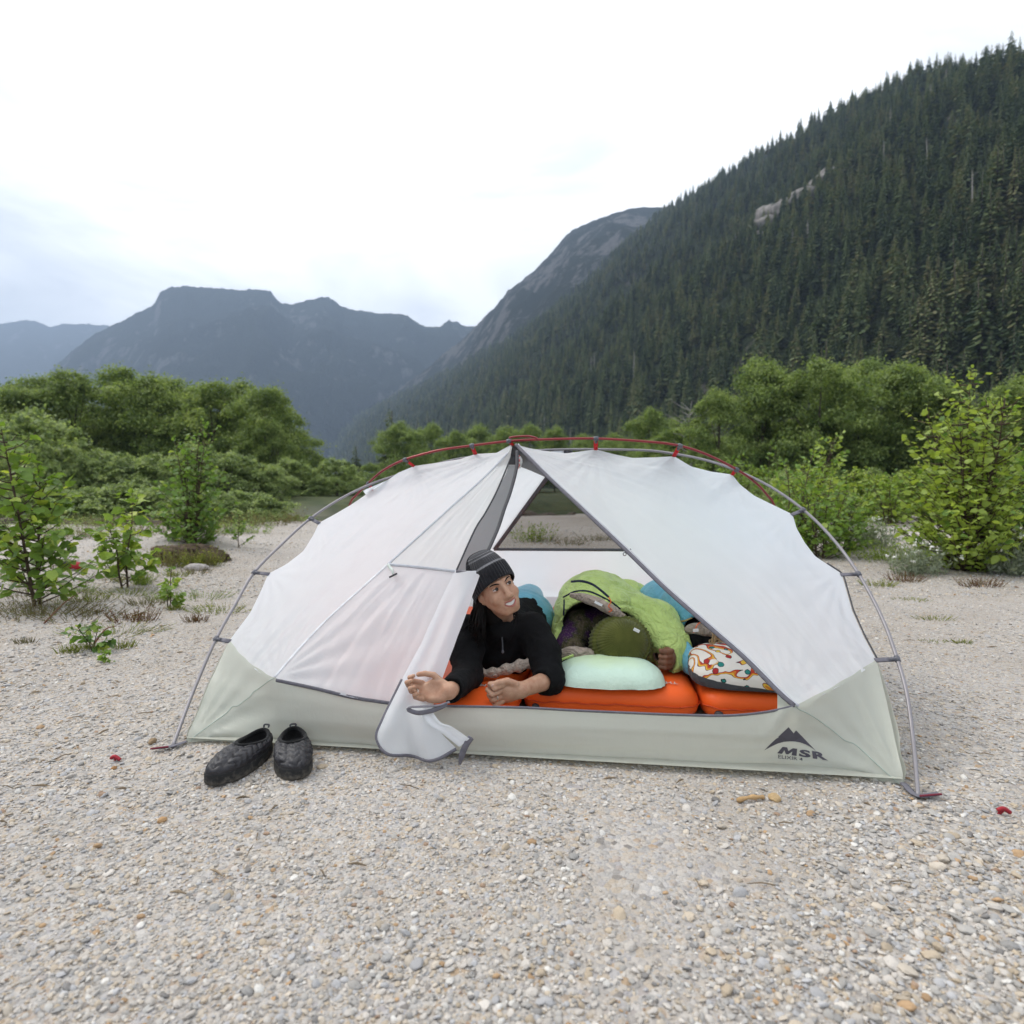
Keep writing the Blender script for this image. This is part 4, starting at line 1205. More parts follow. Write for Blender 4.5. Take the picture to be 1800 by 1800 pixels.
lx = [(193, 312), (250, 255), (320, 190), (388, 127), (428, 175), (447, 152), (500, 205), (550, 258), (605, 315), (560, 283), (520, 262), (480, 248), (440, 241), (400, 239), (350, 243), (300, 257), (250, 281)]
lpx = [(1300 + x / 4.5, 1250 + y / 4.5) for x, y in lx]
n = len(lpx)
import mathutils
tri = mathutils.geometry.tessellate_polygon([[Vector((x, y, 0)) for x, y in lpx]])
print_on('mountain_emblem', lpx, [tuple(t_) for t_ in tri], tub_bvh, M_PRINT, tub)
def quad_map(uv, bl, br, tl_, tr):
    u, w_ = uv[:, :1], uv[:, 1:]
    bl, br, tl_, tr = map(np.array, (bl, br, tl_, tr))
    return (bl * (1 - u) + br * u) * (1 - w_) + (tl_ * (1 - u) + tr * u) * w_
mq = dict(bl=(1366, 1324), br=(1456, 1337), tl_=(1374, 1312.5), tr=(1450, 1323))
m_poly = np.array([(0, 0), (0.06, 1), (0.34, 1), (0.50, 0.52), (0.68, 1), (0.95, 1), (1.0, 0), (0.74, 0), (0.72, 0.55), (0.56, 0.05), (0.44, 0.05), (0.27, 0.55), (0.25, 0)])
tri = mathutils.geometry.tessellate_polygon([[Vector((x, y, 0)) for x, y in m_poly]])
print_on('brand_letter', quad_map(m_poly * np.array([0.38, 1]), **mq), [tuple(t_) for t_ in tri], tub_bvh, M_PRINT, tub)
for ch, u0, u1 in (('S', 0.42, 0.66), ('R', 0.70, 1.0)):
    uv, f = text_flat(ch, 0.045)
    print_on('brand_letter', quad_map(uv * np.array([u1 - u0, 1]) + np.array([u0, 0]), **mq), f, tub_bvh, M_PRINT, tub)
uv, f = text_flat('ELIXIR 4', 0.006)
print_on('model_lettering', quad_map(uv, (1368, 1333), (1411, 1337.5), (1368, 1326.5), (1411, 1332)), f, tub_bvh, M_PRINT, tub)

# tent stakes
M_STAKE = plain('red_stake', (0.32, 0.02, 0.03), 0.45, 0.4, 0.1, 40, metallic=0.3)
for (x, y, lab) in [(203, 1338, 'red tent stake head poking out of gravel at far left'), (1762, 1431, 'red tent stake head poking out of gravel at far right')]:
    P = on_ground(x, y)
    v, f = tube(np.array([P + (-0.012, 0.02, -0.10), P + (-0.004, 0.006, 0.0), P + (0, 0, 0.012)]), 0.0055, 3)
    v2, f2 = tube(spline(np.array([P + (-0.014, 0, 0.010), P + (0, -0.002, 0.017), P + (0.018, -0.004, 0.006)]), 10), 0.0058, 6)
    v, f = merge([(v, f), (v2, f2)])
    tag(obj('tent_stake', v, f, M_STAKE), lab, 'tent stake', 'tent stakes')
# ================================================================== SLEEPING PADS
M_ORANGE = fabric('orange_pad_fabric', (0.80, 0.112, 0.016), 0.0, 0.0, 0.45, 0.12, 90)
M_ORANGE2 = plain('orange_weld', (0.55, 0.06, 0.010), 0.5, 0.3)
M_PADPRINT = plain('grey_pad_print', (0.55, 0.42, 0.38), 0.6)
def rounded_rect(w, l, r, n=14):
    pts_ = []
    for cx, cy, a0 in ((w / 2 - r, r, -PI / 2), (w / 2 - r, l - r, 0), (-w / 2 + r, l - r, PI / 2), (-w / 2 + r, r, PI)):
        for a in np.linspace(a0, a0 + PI / 2, n): pts_.append((cx + r * math.cos(a), cy + r * math.sin(a)))
    return polyline(np.array(pts_ + [pts_[0]]), 200)[:-1]
PAD_Z0, PAD_H = 0.018, 0.118
def sleeping_pad(tx0, tx1, ty0, ln, label, text_uv, seed):
    w = tx1 - tx0; c = (tx0 + tx1) / 2
    base = tl(c, ty0, PAD_Z0)
    th = thing('sleeping_pad', base, label, 'sleeping pad', 'orange sleeping pads in the tent')
    prof = [(0.055, 0.0), (0.022, 0.010), (0.006, 0.028), (0.0, 0.052), (0.0015, PAD_H * 0.5), (0.0, 0.066), (0.006, 0.088), (0.02, 0.106), (0.05, 0.1165), (0.12, PAD_H), (0.22, PAD_H), (0.30, PAD_H)]
    rings = []
    for ins, z in prof:
        o2 = rounded_rect(w - 2 * ins, ln - 2 * ins, max(0.075 - ins * 0.4, 0.03))
        o2[:, 1] += ins
        if ins > 0.1: z = z + 0.004 * np.sin(o2[:, 0] / w * 2 * PI * 4)
        P = np.array([tl(c + x, ty0 + y, 0) for x, y in o2]); P[:, 2] = PAD_Z0 + z
        rings.append(P)
    G = np.stack(rings)
    nz = vnoise(G.reshape(-1, 3), 9, seed, 2).reshape(G.shape[:2])
    G[..., 2] += 0.003 * nz * (np.arange(len(prof)) > 6)[:, None]
    V = G.reshape(-1, 3); F = [tuple(q) for q in grid_faces(len(prof), 199 if False else G.shape[1], True)]
    m = G.shape[1]; F.append(tuple(range((len(prof) - 1) * m, len(prof) * m)))
    body = obj('pad_body', V, F, M_ORANGE, th)
    o2 = rounded_rect(w + 0.006, ln + 0.006, 0.078); o2[:, 1] -= 0.003
    P = np.array([tl(c + x, ty0 + y, PAD_Z0 + PAD_H * 0.5) for x, y in o2]); k = np.arange(len(P))
    P[:, 2] += 0.0022 * np.sin(k * 1.9) + 0.0015 * np.sin(k * 0.77)
    v, f = tube(np.vstack([P, P[:1]]), 0.0028, 5); obj('weld_seam', v, f, M_ORANGE2, th)
    uv, f = text_flat('THERMAREST', 0.01)
    u0, u1, t0, t1 = text_uv                     # upside down for the viewer: read from inside the tent
    P = np.array([tl(u1 + (u0 - u1) * a, t1 + (t0 - t1) * b, PAD_Z0 + PAD_H + 0.0058) for a, b in uv])
    obj('pad_lettering', P, f, M_PADPRINT, body, False)
    # inflation valve
    vv_, vf_ = tube(np.array([tl(tx0 + 0.055, ty0 + 0.012, PAD_Z0 + 0.035), tl(tx0 + 0.055, ty0 - 0.014, PAD_Z0 + 0.035)]), [0.016, 0.014], 12)
    obj('valve', vv_, vf_, M_DARK, th)
    return th
p2a = loc_t(tp(918, 1226, 0, 0.40))[0]; p2b = loc_t(tp(1231, 1226, 0, 0.40))[0]
sleeping_pad(p2a - 0.665, p2a - 0.006, 0.10, 1.85, 'orange inflatable sleeping pad beneath the woman in black fleece', (loc_t(tp(800, 1212, 0, .33))[0], loc_t(tp(893, 1212, 0, .33))[0], 0.315, 0.345), 1)
sleeping_pad(p2a, p2b, 0.365, 1.75, 'orange inflatable sleeping pad under the mint green pillow', (loc_t(tp(1095, 1212, 0, .43))[0], loc_t(tp(1192, 1212, 0, .43))[0], 0.435, 0.465), 2)
sleeping_pad(p2b + 0.008, min(p2b + 0.56, 1.09), 0.37, 1.75, 'orange inflatable sleeping pad under the patterned pillow', (p2b + 0.15, p2b + 0.4, 0.75, 0.78), 3)
PAD_TOP = PAD_Z0 + PAD_H

# ================================================================== CLOTH MATERIALS
def cloth(name, col, rough=0.8, bump=0.3, bscale=500, var=0.15, sheen=0.3, wrinkle=0.25, ridge=0.0):
    t = NT(name); v = t.coord()
    n = t.noise(v, 14, 4, 0.6)
    c = t.ramp(n.outputs['Fac'], [(0.3, tuple(x * (1 - var) for x in col)), (0.7, tuple(min(1, x * (1 + var)) for x in col))])
    h = t.math('MULTIPLY_ADD', t.noise(v, bscale, 2).outputs['Fac'], 0.12 * bump, t.math('MULTIPLY', t.noise(v, 18, 4, 0.6, 0.9).outputs['Fac'], wrinkle))
    if ridge:
        rn = t.noise(t.coord('Object', (1.0, 0.45, 1.25)), 16, 3, 0.5, 1.6).outputs['Fac']
        rd = t.math('POWER', t.math('ABSOLUTE', t.math('MULTIPLY_ADD', rn, 2.0, -1.0)), 0.6)
        h = t.math('MULTIPLY_ADD', rd, ridge, h)
    return t.done(t.bsdf(c, rough, 0.2, t.bump(h, 0.8, 0.02), Sheen_Weight=sheen))
M_FLEECE = cloth('black_fleece', (0.0055, 0.0055, 0.006), 0.95, 1.0, 700, 0.3, 0.0, 0.5)
M_KNIT_DARK = cloth('charcoal_knit', (0.014, 0.014, 0.017), 0.95, 1.5, 260, 0.5, 0.2, 0.1)
M_KNIT_GREY = cloth('grey_knit_stripe', (0.13, 0.13, 0.137), 0.95, 1.5, 260, 0.5, 0.2, 0.1)
M_KNIT_OLIVE = cloth('olive_knit', (0.085, 0.092, 0.020), 0.95, 1.5, 240, 0.3, 0.1, 0.1)
M_BAGGREEN = cloth('lime_sleeping_bag', (0.50, 0.64, 0.20), 0.42, 0.3, 400, 0.10, 0.1, 0.8, 0.55)
M_BAGBLUE = cloth('sky_blue_sleeping_bag', (0.15, 0.42, 0.55), 0.45, 0.3, 400, 0.10, 0.1, 0.7, 0.25)
M_LINING = cloth('taupe_lining', (0.38, 0.31, 0.25), 0.45, 0.3, 400, 0.10, 0.1, 1.0, 1.0)
M_NAVY = plain('navy_piping', (0.012, 0.018, 0.045), 0.6, 0.3)
M_GOLD = plain('tan_piping', (0.40, 0.30, 0.12), 0.6, 0.3)
M_CORD = plain('orange_cord', (0.70, 0.13, 0.03), 0.6, 0.3)
M_LABEL = plain('white_label', (0.75, 0.75, 0.74), 0.7, 0.2, 0.03)
M_EYEW = plain('eye_white', (0.72, 0.70, 0.68), 0.2, 0.5, 0.02)
M_IRIS = plain('dark_iris', (0.03, 0.016, 0.008), 0.15, 0.6)
M_TEETH = plain('teeth', (0.66, 0.63, 0.58), 0.25, 0.5, 0.02)
M_HAIRBLACK = plain('black_hair', (0.006, 0.005, 0.0045), 0.7, 0.12, 0.5, 300)
M_HAIRBLOND = plain('blond_hair', (0.33, 0.21, 0.09), 0.45, 0.5, 0.5, 200)
M_RING = plain('silver_ring', (0.75, 0.72, 0.66), 0.2, 0.6, 0.05, metallic=1.0)
def skin_mat(name, col, deep):
    t = NT(name); v = t.coord()
    a = t.noise(v, 38, 5, 0.65); b = t.noise(v, 420, 3, 0.6)
    c = t.ramp(a.outputs['Fac'], [(0.25, deep), (0.62, col)])
    return t.done(t.bsdf(c, 0.5, 0.3, t.bump(b.outputs['Fac'], 0.3, 0.002), Subsurface_Weight=0.12, Subsurface_Radius=(0.010, 0.004, 0.002), Subsurface_Scale=0.6))
M_SKIN = skin_mat('tan_skin', (0.47, 0.285, 0.19), (0.36, 0.17, 0.10))
M_SKIN2 = skin_mat('brown_skin', (0.21, 0.098, 0.055), (0.14, 0.055, 0.03))
M_LIPS = plain('lips', (0.36, 0.125, 0.095), 0.4, 0.4, 0.1)
M_NAIL = plain('fingernail', (0.62, 0.40, 0.33), 0.25, 0.5, 0.05)

# ================================================================== PEOPLE
def frame(fwd, up):
    f = np.asarray(fwd, float); f /= np.linalg.norm(f)
    x = np.cross(f, np.asarray(up, float)); x /= np.linalg.norm(x)
    return np.stack([x, f, np.cross(x, f)], 1)          # columns: side, forward, up

def head_sdf(F, c, R, s=1.0):
    """skull, jaw, cheeks, brow, nose, lips and ears in the head frame (side, forward, up)"""
    g = lambda *p: c + R @ (np.array(p) * s)
    F.ellipsoid(g(0, -0.012, 0.038), np.array([0.073, 0.092, 0.083]) * s, R, 0.02)
    F.ellipsoid(g(0, 0.030, -0.030), np.array([0.0655, 0.060, 0.067]) * s, R, 0.03)
    F.ellipsoid(g(0, 0.046, -0.066), np.array([0.043, 0.040, 0.033]) * s, R, 0.025)     # jaw
    F.ellipsoid(g(0, 0.069, -0.091), np.array([0.020, 0.014, 0.014]) * s, R, 0.018)     # chin
    for q in (-1, 1):
        F.ellipsoid(g(q * 0.038, 0.066, -0.030), np.array([0.024, 0.019, 0.021]) * s, R, 0.016)   # cheek raised by the smile
        F.capsule(g(q * 0.050, 0.005, -0.040), g(q * 0.024, 0.062, -0.092), 0.016 * s, 0.012 * s, 0.02)   # jaw line
        F.capsule(g(q * 0.012, 0.084, 0.033), g(q * 0.046, 0.066, 0.032), 0.010 * s, 0.009 * s, 0.010)   # brow
        F.ellipsoid(g(q * 0.031, 0.101, 0.011), np.array([0.018, 0.019, 0.0125]) * s, R, 0.008, sub=True)  # eye socket
        F.ellipsoid(g(q * 0.074, -0.008, -0.008), np.array([0.010, 0.019, 0.031]) * s, R, 0.006)   # ear
        F.ellipsoid(g(q * 0.0125, 0.095, -0.034), np.array([0.0095, 0.0105, 0.0085]) * s, R, 0.006)   # nostril wing
    F.capsule(g(0, 0.083, 0.022), g(0, 0.105, -0.022), 0.0088 * s, 0.0112 * s, 0.009)  # nose bridge
    F.ellipsoid(g(0, 0.107, -0.030), np.array([0.0130, 0.0120, 0.0105]) * s, R, 0.007)
    F.ellipsoid(g(0, 0.078, -0.066), np.array([0.030, 0.017, 0.020]) * s, R, 0.012)     # muzzle
    F.ellipsoid(g(0, 0.097, -0.0620), np.array([0.0315, 0.022, 0.0095]) * s, R, 0.004, sub=True)  # open smile
    for q in (-1, 1):
        F.capsule(g(q * 0.019, 0.103, -0.034), g(q * 0.040, 0.088, -0.066), 0.0022 * s, 0.0022 * s, 0.006, sub=True)   # smile line
    return g

def face_parts(parent, F, g, R, s, eye_dir, iris=M_IRIS, skin=None):
    def sy(x, z, y0=0.14):
        ys = np.linspace(y0, 0.03, 160)
        fv = F.sample(np.array([g(x, y, z) for y in ys]))
        k = np.argmax(fv < 0)
        return ys[k]
    d = R @ np.asarray(eye_dir); d /= np.linalg.norm(d)
    Re = frame(d, R[:, 2])
    for q in (-1, 1):
        c0 = np.array([q * 0.031, 0.0738, 0.0112]); c = g(*c0); r = 0.0120 * s
        v, f = ico(3)
        e = obj('eye', c + (v * r) @ R.T, f, M_EYEW, parent)
        obj('iris', c + d * (r - 0.0018) + (v * np.array([0.0078, 0.0028, 0.0078]) * s) @ Re.T, f, iris, e)
        az = np.radians(np.linspace(-72, 72, 19))
        def lid(el_edge, el_far, rad, name, mat):
            rows = []
            for w_ in np.linspace(0, 1, 8):
                row = []
                for a in az:
                    e_ = math.radians((el_edge + (el_far - el_edge) * w_) * (0.35 + 0.65 * math.cos(a * 1.1)))
                    row.append(g(*(c0 + rad * np.array([math.sin(a) * math.cos(e_), math.cos(a) * math.cos(e_), math.sin(e_)]))))
                rows.append(row)
            return obj(name, np.array(rows).reshape(-1, 3), grid_faces(8, len(az)), mat, parent)
        lid(20, 85, 0.0131, 'eyelid', skin); lid(-20, -85, 0.0129, 'eyelid', skin)
        la = np.array([g(*(c0 + 0.0135 * np.array([math.sin(a) * math.cos(e_), math.cos(a) * math.cos(e_), math.sin(e_)]))) for a in az for e_ in [math.radians(19 * (0.35 + 0.65 * math.cos(a * 1.1)))]])
        v, f = tube(la, 0.0013, 5); obj('eyelash', v, f, M_HAIRBLACK, parent)
        xs_ = np.linspace(0, 1, 12); br = []
        for x in xs_:
            X, Z = q * (0.014 + 0.036 * x), 0.0262 + 0.0075 * math.sin(x * 2.5)
            br.append(g(X, sy(X, Z) + 0.0006, Z))
        v, f = tube(np.array(br), [0.0022 * (0.5 + math.sin(PI * min(1, x * 0.85 + 0.12))) * 0.85 for x in xs_], 6); obj('eyebrow', v, f, M_HAIRBLACK, parent)
    x = np.linspace(-1, 1, 27)
    yl = lambda X: 0.5 * (sy(X, -0.050) + sy(X, -0.083))
    up, lo_, mid = [], [], []
    for t_ in x:
        X = 0.0335 * t_; y_ = yl(X)
        up.append(g(X, y_ + 0.0010, -0.0530 + 0.0065 * t_ * t_ - 0.0012 * math.exp(-(t_ / 0.18) ** 2)))
        lo_.append(g(X, y_ - 0.0005, -0.0755 + 0.0290 * t_ * t_))
    tr = np.array([0.0010 + 0.0021 * (1 - t_ * t_) for t_ in x])
    v, f = merge([tube(np.array(up), tr, 8), tube(np.array(lo_), tr * 1.3, 8)]); obj('lips', v, f, M_LIPS, parent)
    top, bot = [], []
    for t_ in x[2:-2]:
        X = 0.0330 * t_; y_ = yl(X) - 0.0020
        top.append(g(X, y_, -0.0530 + 0.0065 * t_ * t_)); bot.append(g(X, y_ - 0.0005, -0.0705 + 0.0240 * t_ * t_))
    G = np.stack([top, (np.array(top) + bot) / 2, bot]); 
    obj('teeth', G.reshape(-1, 3), grid_faces(3, len(top)), M_TEETH, parent)

def knit_cap(parent, c, R, s, rim_front, rim_back, crown, rad, mats, bands, ribs=46, brim=0.35, name='beanie', squash=(1, 1), depth=0.0019, fold_t=0.0065):
    """ribbed hat in the head frame; rows run from the rim to the crown"""
    nt, na = 46, 184
    th = np.linspace(0, 2 * PI, na, endpoint=False)
    V = np.zeros((nt, na, 3)); 
    for i, t_ in enumerate(np.linspace(0, 1, nt)):
        rim = 0.5 * (rim_front + rim_back) + 0.5 * (rim_front - rim_back) * np.cos(th)
        z = rim + (crown - rim) * math.sin(t_ * PI / 2) ** 1.0
        r = math.cos(t_ * PI / 2) ** 0.62 if t_ < 1 else 0.0
        fold = fold_t * (1 if t_ < brim else max(0, 1 - (t_ - brim) / 0.03)) * min(1, 0.5 + t_ * 12)
        rb = depth * (1 if t_ < brim else 0.75) * np.cos(ribs * th) * (r ** 0.5 if r > 0 else 0)
        rr_ = rad * r + fold * (r > 0) + rb
        V[i] = np.stack([np.sin(th) * rr_ * squash[0], np.cos(th) * rr_ * squash[1] - 0.012 - 0.02 * t_, z], 1)
    V = c + (V.reshape(-1, 3) * s) @ R.T
    F = grid_faces(nt, na, True)
    o = obj(name, V, F, mats, parent)
    row = np.arange(len(F)) // na / (nt - 1)
    mi = np.zeros(len(F), np.int32)
    for lo_, hi_, k in bands: mi[(row >= lo_) & (row < hi_)] = k
    o.data.polygons.foreach_set('material_index', mi)
    # inside of the rim
    return o

def finger(F, base, dirs, lens, r0, k=0.0035):
    p = np.asarray(base, float); r = r0
    pts_ = [p]
    for d, l in zip(dirs, lens):
        d = np.asarray(d, float); d /= np.linalg.norm(d)
        q = p + d * l; F.capsule(p, q, r, r * 0.90, k); p = q; r *= 0.90; pts_.append(p)
    return pts_

def make_obj_from(F, name, mat, parent, relax=2, disp=None):
    V, Q = F.mesh(relax)
    if disp is not None:
        V = V + vert_normals(V, Q) * disp(V)[:, None]
    return obj(name, V, Q, mat, parent)

# ---------------- the woman in black fleece
W_C = tp(872, 1036, 0, 0.42)
fw = np.array([math.sin(math.radians(24)) * math.cos(math.radians(10)), -math.cos(math.radians(24)) * math.cos(math.radians(10)), math.sin(math.radians(10))])
W_R = frame(fw, (-0.46, 0.10, 0.88))
woman = thing('person', tl(-0.12, 0.5, PAD_TOP), 'smiling woman in black fleece and charcoal beanie propped on her elbows', 'person')
shL, shR = tp(936, 1108, 0, 0.53), tp(818, 1114, 0, 0.52)
elL, elR = tp(966, 1194, 0, 0.37), tp(822, 1188, 0, 0.33)
wrL, wrR = tp(916, 1213, 0, 0.20), tp(789, 1215, 0, 0.012)
neck0 = tp(880, 1106, 0, 0.56)
chest = tp(880, 1140, 0, 0.60)
F = Field((-0.46, 1.78, 0.09), (0.24, 3.00, 0.70), 0.0032)
g = head_sdf(F, W_C, W_R, 0.94)
F.capsule(g(0, -0.012, -0.05), neck0 + np.array([0, 0.02, 0]), 0.047, 0.055, 0.02)
F.capsule(neck0 + np.array([0, 0.05, -0.03]), tl(-0.09, 1.0, 0.24), 0.075, 0.10, 0.05)
F.capsule(shL, shR, 0.05, 0.05, 0.04)
F.chain([shL, elL, wrL], [0.045, 0.036, 0.026], 0.012)
F.chain([shR, elR, wrR], [0.045, 0.036, 0.026], 0.012)
# left hand closed into a fist, thumb along the top
hx = (wrL - tp(876, 1217, 0, 0.165)); hx = -hx / np.linalg.norm(hx)          # along the forearm towards the knuckles
hz = np.array([0.12, -0.25, 0.96]); hz -= hx * (hz @ hx); hz /= np.linalg.norm(hz)
hy = np.cross(hz, hx)                                                     # points to the viewer side or away
if hy[1] > 0: hy = -hy                                                    # hy: back of the hand, facing the camera
HS = 1.13
palm = wrL + hx * 0.040 * HS
F.ellipsoid(palm, (0.044 * HS, 0.021 * HS, 0.038 * HS), np.stack([hx, hy, hz], 1), 0.014)
F.capsule(wrL, palm, 0.027, 0.027, 0.012)
for k_, (off, ln) in enumerate(zip((0.031, 0.011, -0.009, -0.027), (0.036, 0.038, 0.036, 0.030))):
    b = palm + (hx * (0.030 - 0.004 * abs(k_ - 1)) + hz * off + hy * 0.009) * HS
    finger(F, b, [hx * 0.75 + hy * 0.25 - hz * 0.1, -hy * 0.9 + hx * 0.25, -hx * 1.0 - hy * 0.1], [ln * 0.8 * HS, ln * 0.75 * HS, 0.020 * HS], 0.0110, 0.0014)
tpts = finger(F, wrL + (hx * 0.022 + hz * 0.026 + hy * 0.006) * HS, [hx * 0.85 + hz * 0.45, hx * 1.0 + hy * 0.15, hx * 0.95 - hz * 0.35], [0.032 * HS, 0.030 * HS, 0.020 * HS], 0.0138, 0.003)
thumb_tip = tpts[-1] + hy * 0.007
# right hand lying palm up, fingers loosely curled to the left
gx = tp(728, 1215, 0, -0.005) - wrR; gx /= np.linalg.norm(gx)
gn = np.array([0.0, -0.80, 0.60]); gn -= gx * (gn @ gx); gn /= np.linalg.norm(gn)      # palm normal, up and to the viewer
gz = np.cross(gn, gx)
if gz[2] < 0: gz = -gz                                                    # thumb side, up
palmR = wrR + gx * 0.050
F.ellipsoid(palmR, (0.047, 0.017, 0.036), np.stack([gx, gn, gz], 1), 0.012)
F.capsule(wrR, palmR, 0.0235, 0.022, 0.014)
F.ellipsoid(wrR + gx * 0.036 + gz * 0.024 + gn * 0.006, (0.030, 0.016, 0.017), np.stack([gx, gn, gz], 1), 0.010)   # ball of the thumb
F.ellipsoid(wrR + gx * 0.040 - gz * 0.026 + gn * 0.004, (0.034, 0.014, 0.014), np.stack([gx, gn, gz], 1), 0.010)   # heel of the hand
ringpt = None
F.ellipsoid(palmR + gn * 0.026 + gx * 0.006, (0.036, 0.016, 0.024), np.stack([gx, gn, gz], 1), 0.010, sub=True)   # hollow of the palm
for k_, (off, ln, cu) in enumerate(zip((0.0275, 0.0092, -0.0092, -0.0265), (0.041, 0.045, 0.042, 0.033), (0.62, 0.80, 0.95, 1.05))):
    b = palmR + gx * (0.043 - 0.006 * abs(k_ - 1)) + gz * off
    pp = finger(F, b, [gx * (1.1 - 0.35 * cu) + gn * (0.25 + 0.45 * cu) + gz * 0.02 * (1.5 - k_), gx * (0.2 - 0.15 * cu) + gn * 1.0, -gx * (0.45 + 0.3 * cu) + gn * 0.6], [ln, ln * 0.66, ln * 0.5], 0.0090 - 0.0008 * (k_ == 3), 0.0014)
    if k_ == 2: ringpt = (pp[0] * 0.45 + pp[1] * 0.55, pp[1] - pp[0])
finger(F, wrR + gx * 0.024 + gz * 0.028 + gn * 0.006, [gx * 0.72 + gz * 0.52 + gn * 0.40, gx * 0.95 + gn * 0.35 + gz * 0.05, gx * 0.95 + gn * 0.30 - gz * 0.25], [0.035, 0.030, 0.022], 0.0112, 0.002)
body = make_obj_from(F, 'body', M_SKIN, woman, 1)
face_parts(woman, F, g, W_R, 0.94, (-0.22, 0.95, 0.12), skin=M_SKIN)
def ring(c, d, r=0.0112):
    d = d / np.linalg.norm(d); u = np.cross(d, (0, 0, 1.0)); u /= np.linalg.norm(u); w_ = np.cross(d, u); a = np.linspace(0, 2 * PI, 25)
    v, f = tube(c + r * (np.cos(a)[:, None] * u + np.sin(a)[:, None] * w_), 0.0016, 6, cap=False); return obj('ring', v, f, M_RING, woman)
ring(*ringpt); 
b = palm + (hx * 0.030 + hz * -0.009 + hy * 0.009) * HS; ring(b + hx * 0.016 + hy * 0.005, hx * 0.75 + hy * 0.25, 0.0125)
v, f = ico(2); obj('fingernail', thumb_tip + hz * 0.003 + (v * np.array([0.006, 0.0022, 0.0075])) @ np.stack([hz * 0 + hx, hy, hz], 1).T, f, M_NAIL, woman)
# fleece
F = Field((-0.50, 1.80, 0.10), (0.28, 3.35, 0.54), 0.006)
F.capsule(chest + np.array([0, 0.02, 0.03]), tl(-0.09, 0.95, 0.25), 0.125, 0.135, 0.06)
F.ellipsoid(chest + np.array([0.0, -0.01, 0.0]), (0.155, 0.13, 0.115), None, 0.05)
F.capsule(shL + np.array([-0.02, 0.02, -0.005]), shR + np.array([0.02, 0.02, -0.005]), 0.072, 0.072, 0.05)
col_top = tp(880, 1106, 0, 0.475)
F.capsule(neck0 + np.array([0, 0.03, -0.02]), col_top, 0.080, 0.064, 0.03)
cuL = elL + (wrL - elL) * 0.16; cuR = elR + (wrR - elR) * 0.86
F.chain([shL, (shL + elL) / 2 + np.array([0.012, 0.0, 0]), elL, cuL], [0.070, 0.066, 0.058, 0.052], 0.02)
F.chain([shR, (shR + elR) / 2, elR, cuR], [0.074, 0.066, 0.056, 0.043], 0.02)
d_ = (wrL - elL) / np.linalg.norm(wrL - elL); F.capsule(cuL + d_ * 0.062, cuL + d_ * 0.20, 0.052, 0.052, 0.0, sub=True)
d_ = (wrR - elR) / np.linalg.norm(wrR - elR); F.capsule(cuR + d_ * 0.045, cuR + d_ * 0.14, 0.045, 0.045, 0.0, sub=True)
F.ellipsoid(col_top + np.array([0.0, 0.004, 0.066]), (0.062, 0.066, 0.046), None, 0.006, sub=True)
def fl_disp(P):
    st = P * np.array([1.0, 1.0, 2.2])
    return 0.006 * vnoise(st, 14, 5, 3) + 0.009 * (np.abs(vnoise(P @ np.array([[1.0, 0.3, 0.6], [0.1, 0.5, 0.2], [-0.7, 0.2, 0.8]]), 16, 9, 2)) ** 0.7 - 0.4) + 0.0016 * vnoise(P, 90, 6, 2)
fleece = make_obj_from(F, 'fleece', M_FLEECE, woman, 1, fl_disp)
zc = col_top + np.array([0.0, -0.062, -0.002])
v, f = tube(spline(np.array([zc + (0.005, 0.012, 0.0), zc + (0.008, -0.006, -0.03), zc + (0.010, -0.03, -0.065)]), 14), 0.003, 5); obj('zipper', v, f, M_DARK, fleece)
v, f = ico(1); obj('zipper_pull', zc + (0.010, -0.036, -0.062) + v * np.array([0.005, 0.003, 0.007]), f, M_PLASTIC, fleece)
# beanie and hair
knit_cap(woman, W_C, W_R, 0.94, 0.049, -0.055, 0.170, 0.100, [M_KNIT_DARK, M_KNIT_GREY, cloth('dark_grey_knit', (0.030, 0.030, 0.034), 0.95, 1.5, 260, 0.4, 0.2, 0.1)],
         [(0, 0.34, 0), (0.34, 0.385, 1), (0.385, 0.60, 2), (0.60, 0.64, 1), (0.64, 0.70, 2), (0.70, 0.73, 1), (0.73, 1.1, 2)], 44, 0.35, squash=(0.90, 1.06))
rs = np.random.default_rng(3)
H = []
for k_ in range(190):
    side = -1 if rs.random() < 0.2 else 1                      # side +1 is the viewer's left
    a0 = rs.random()
    p0 = g(side * (0.052 + 0.018 * rs.random()), -0.095 + 0.092 * a0, -0.01 + 0.012 * rs.random())
    fall = np.array([0, 0, -1.0])
    ln = 0.10 + 0.07 * rs.random()
    out_ = W_R @ np.array([side * 0.25, -0.1 + 0.45 * a0, 0])
    pts_ = [p0, p0 + fall * ln * 0.3 + out_ * 0.02, p0 + fall * ln * 0.62 + out_ * 0.045 + rs.normal(0, 0.008, 3), p0 + fall * ln + out_ * (0.06 + 0.03 * rs.random()) + rs.normal(0, 0.012, 3)]
    H.append(tube(spline(np.array(pts_), 12), np.linspace(0.006, 0.0018, 12), 5))
H.append(tube(spline(np.array([g(0.045, -0.055, 0.0), g(0.050, -0.060, -0.06), g(0.045, -0.06, -0.12), g(0.04, -0.07, -0.17)]), 14), [0.034, 0.036, 0.038, 0.038, 0.038, 0.038, 0.037, 0.036, 0.036, 0.035, 0.034, 0.032, 0.028, 0.02], 12))
v, f = merge(H); obj('hair', v, f, M_HAIRBLACK, woman)

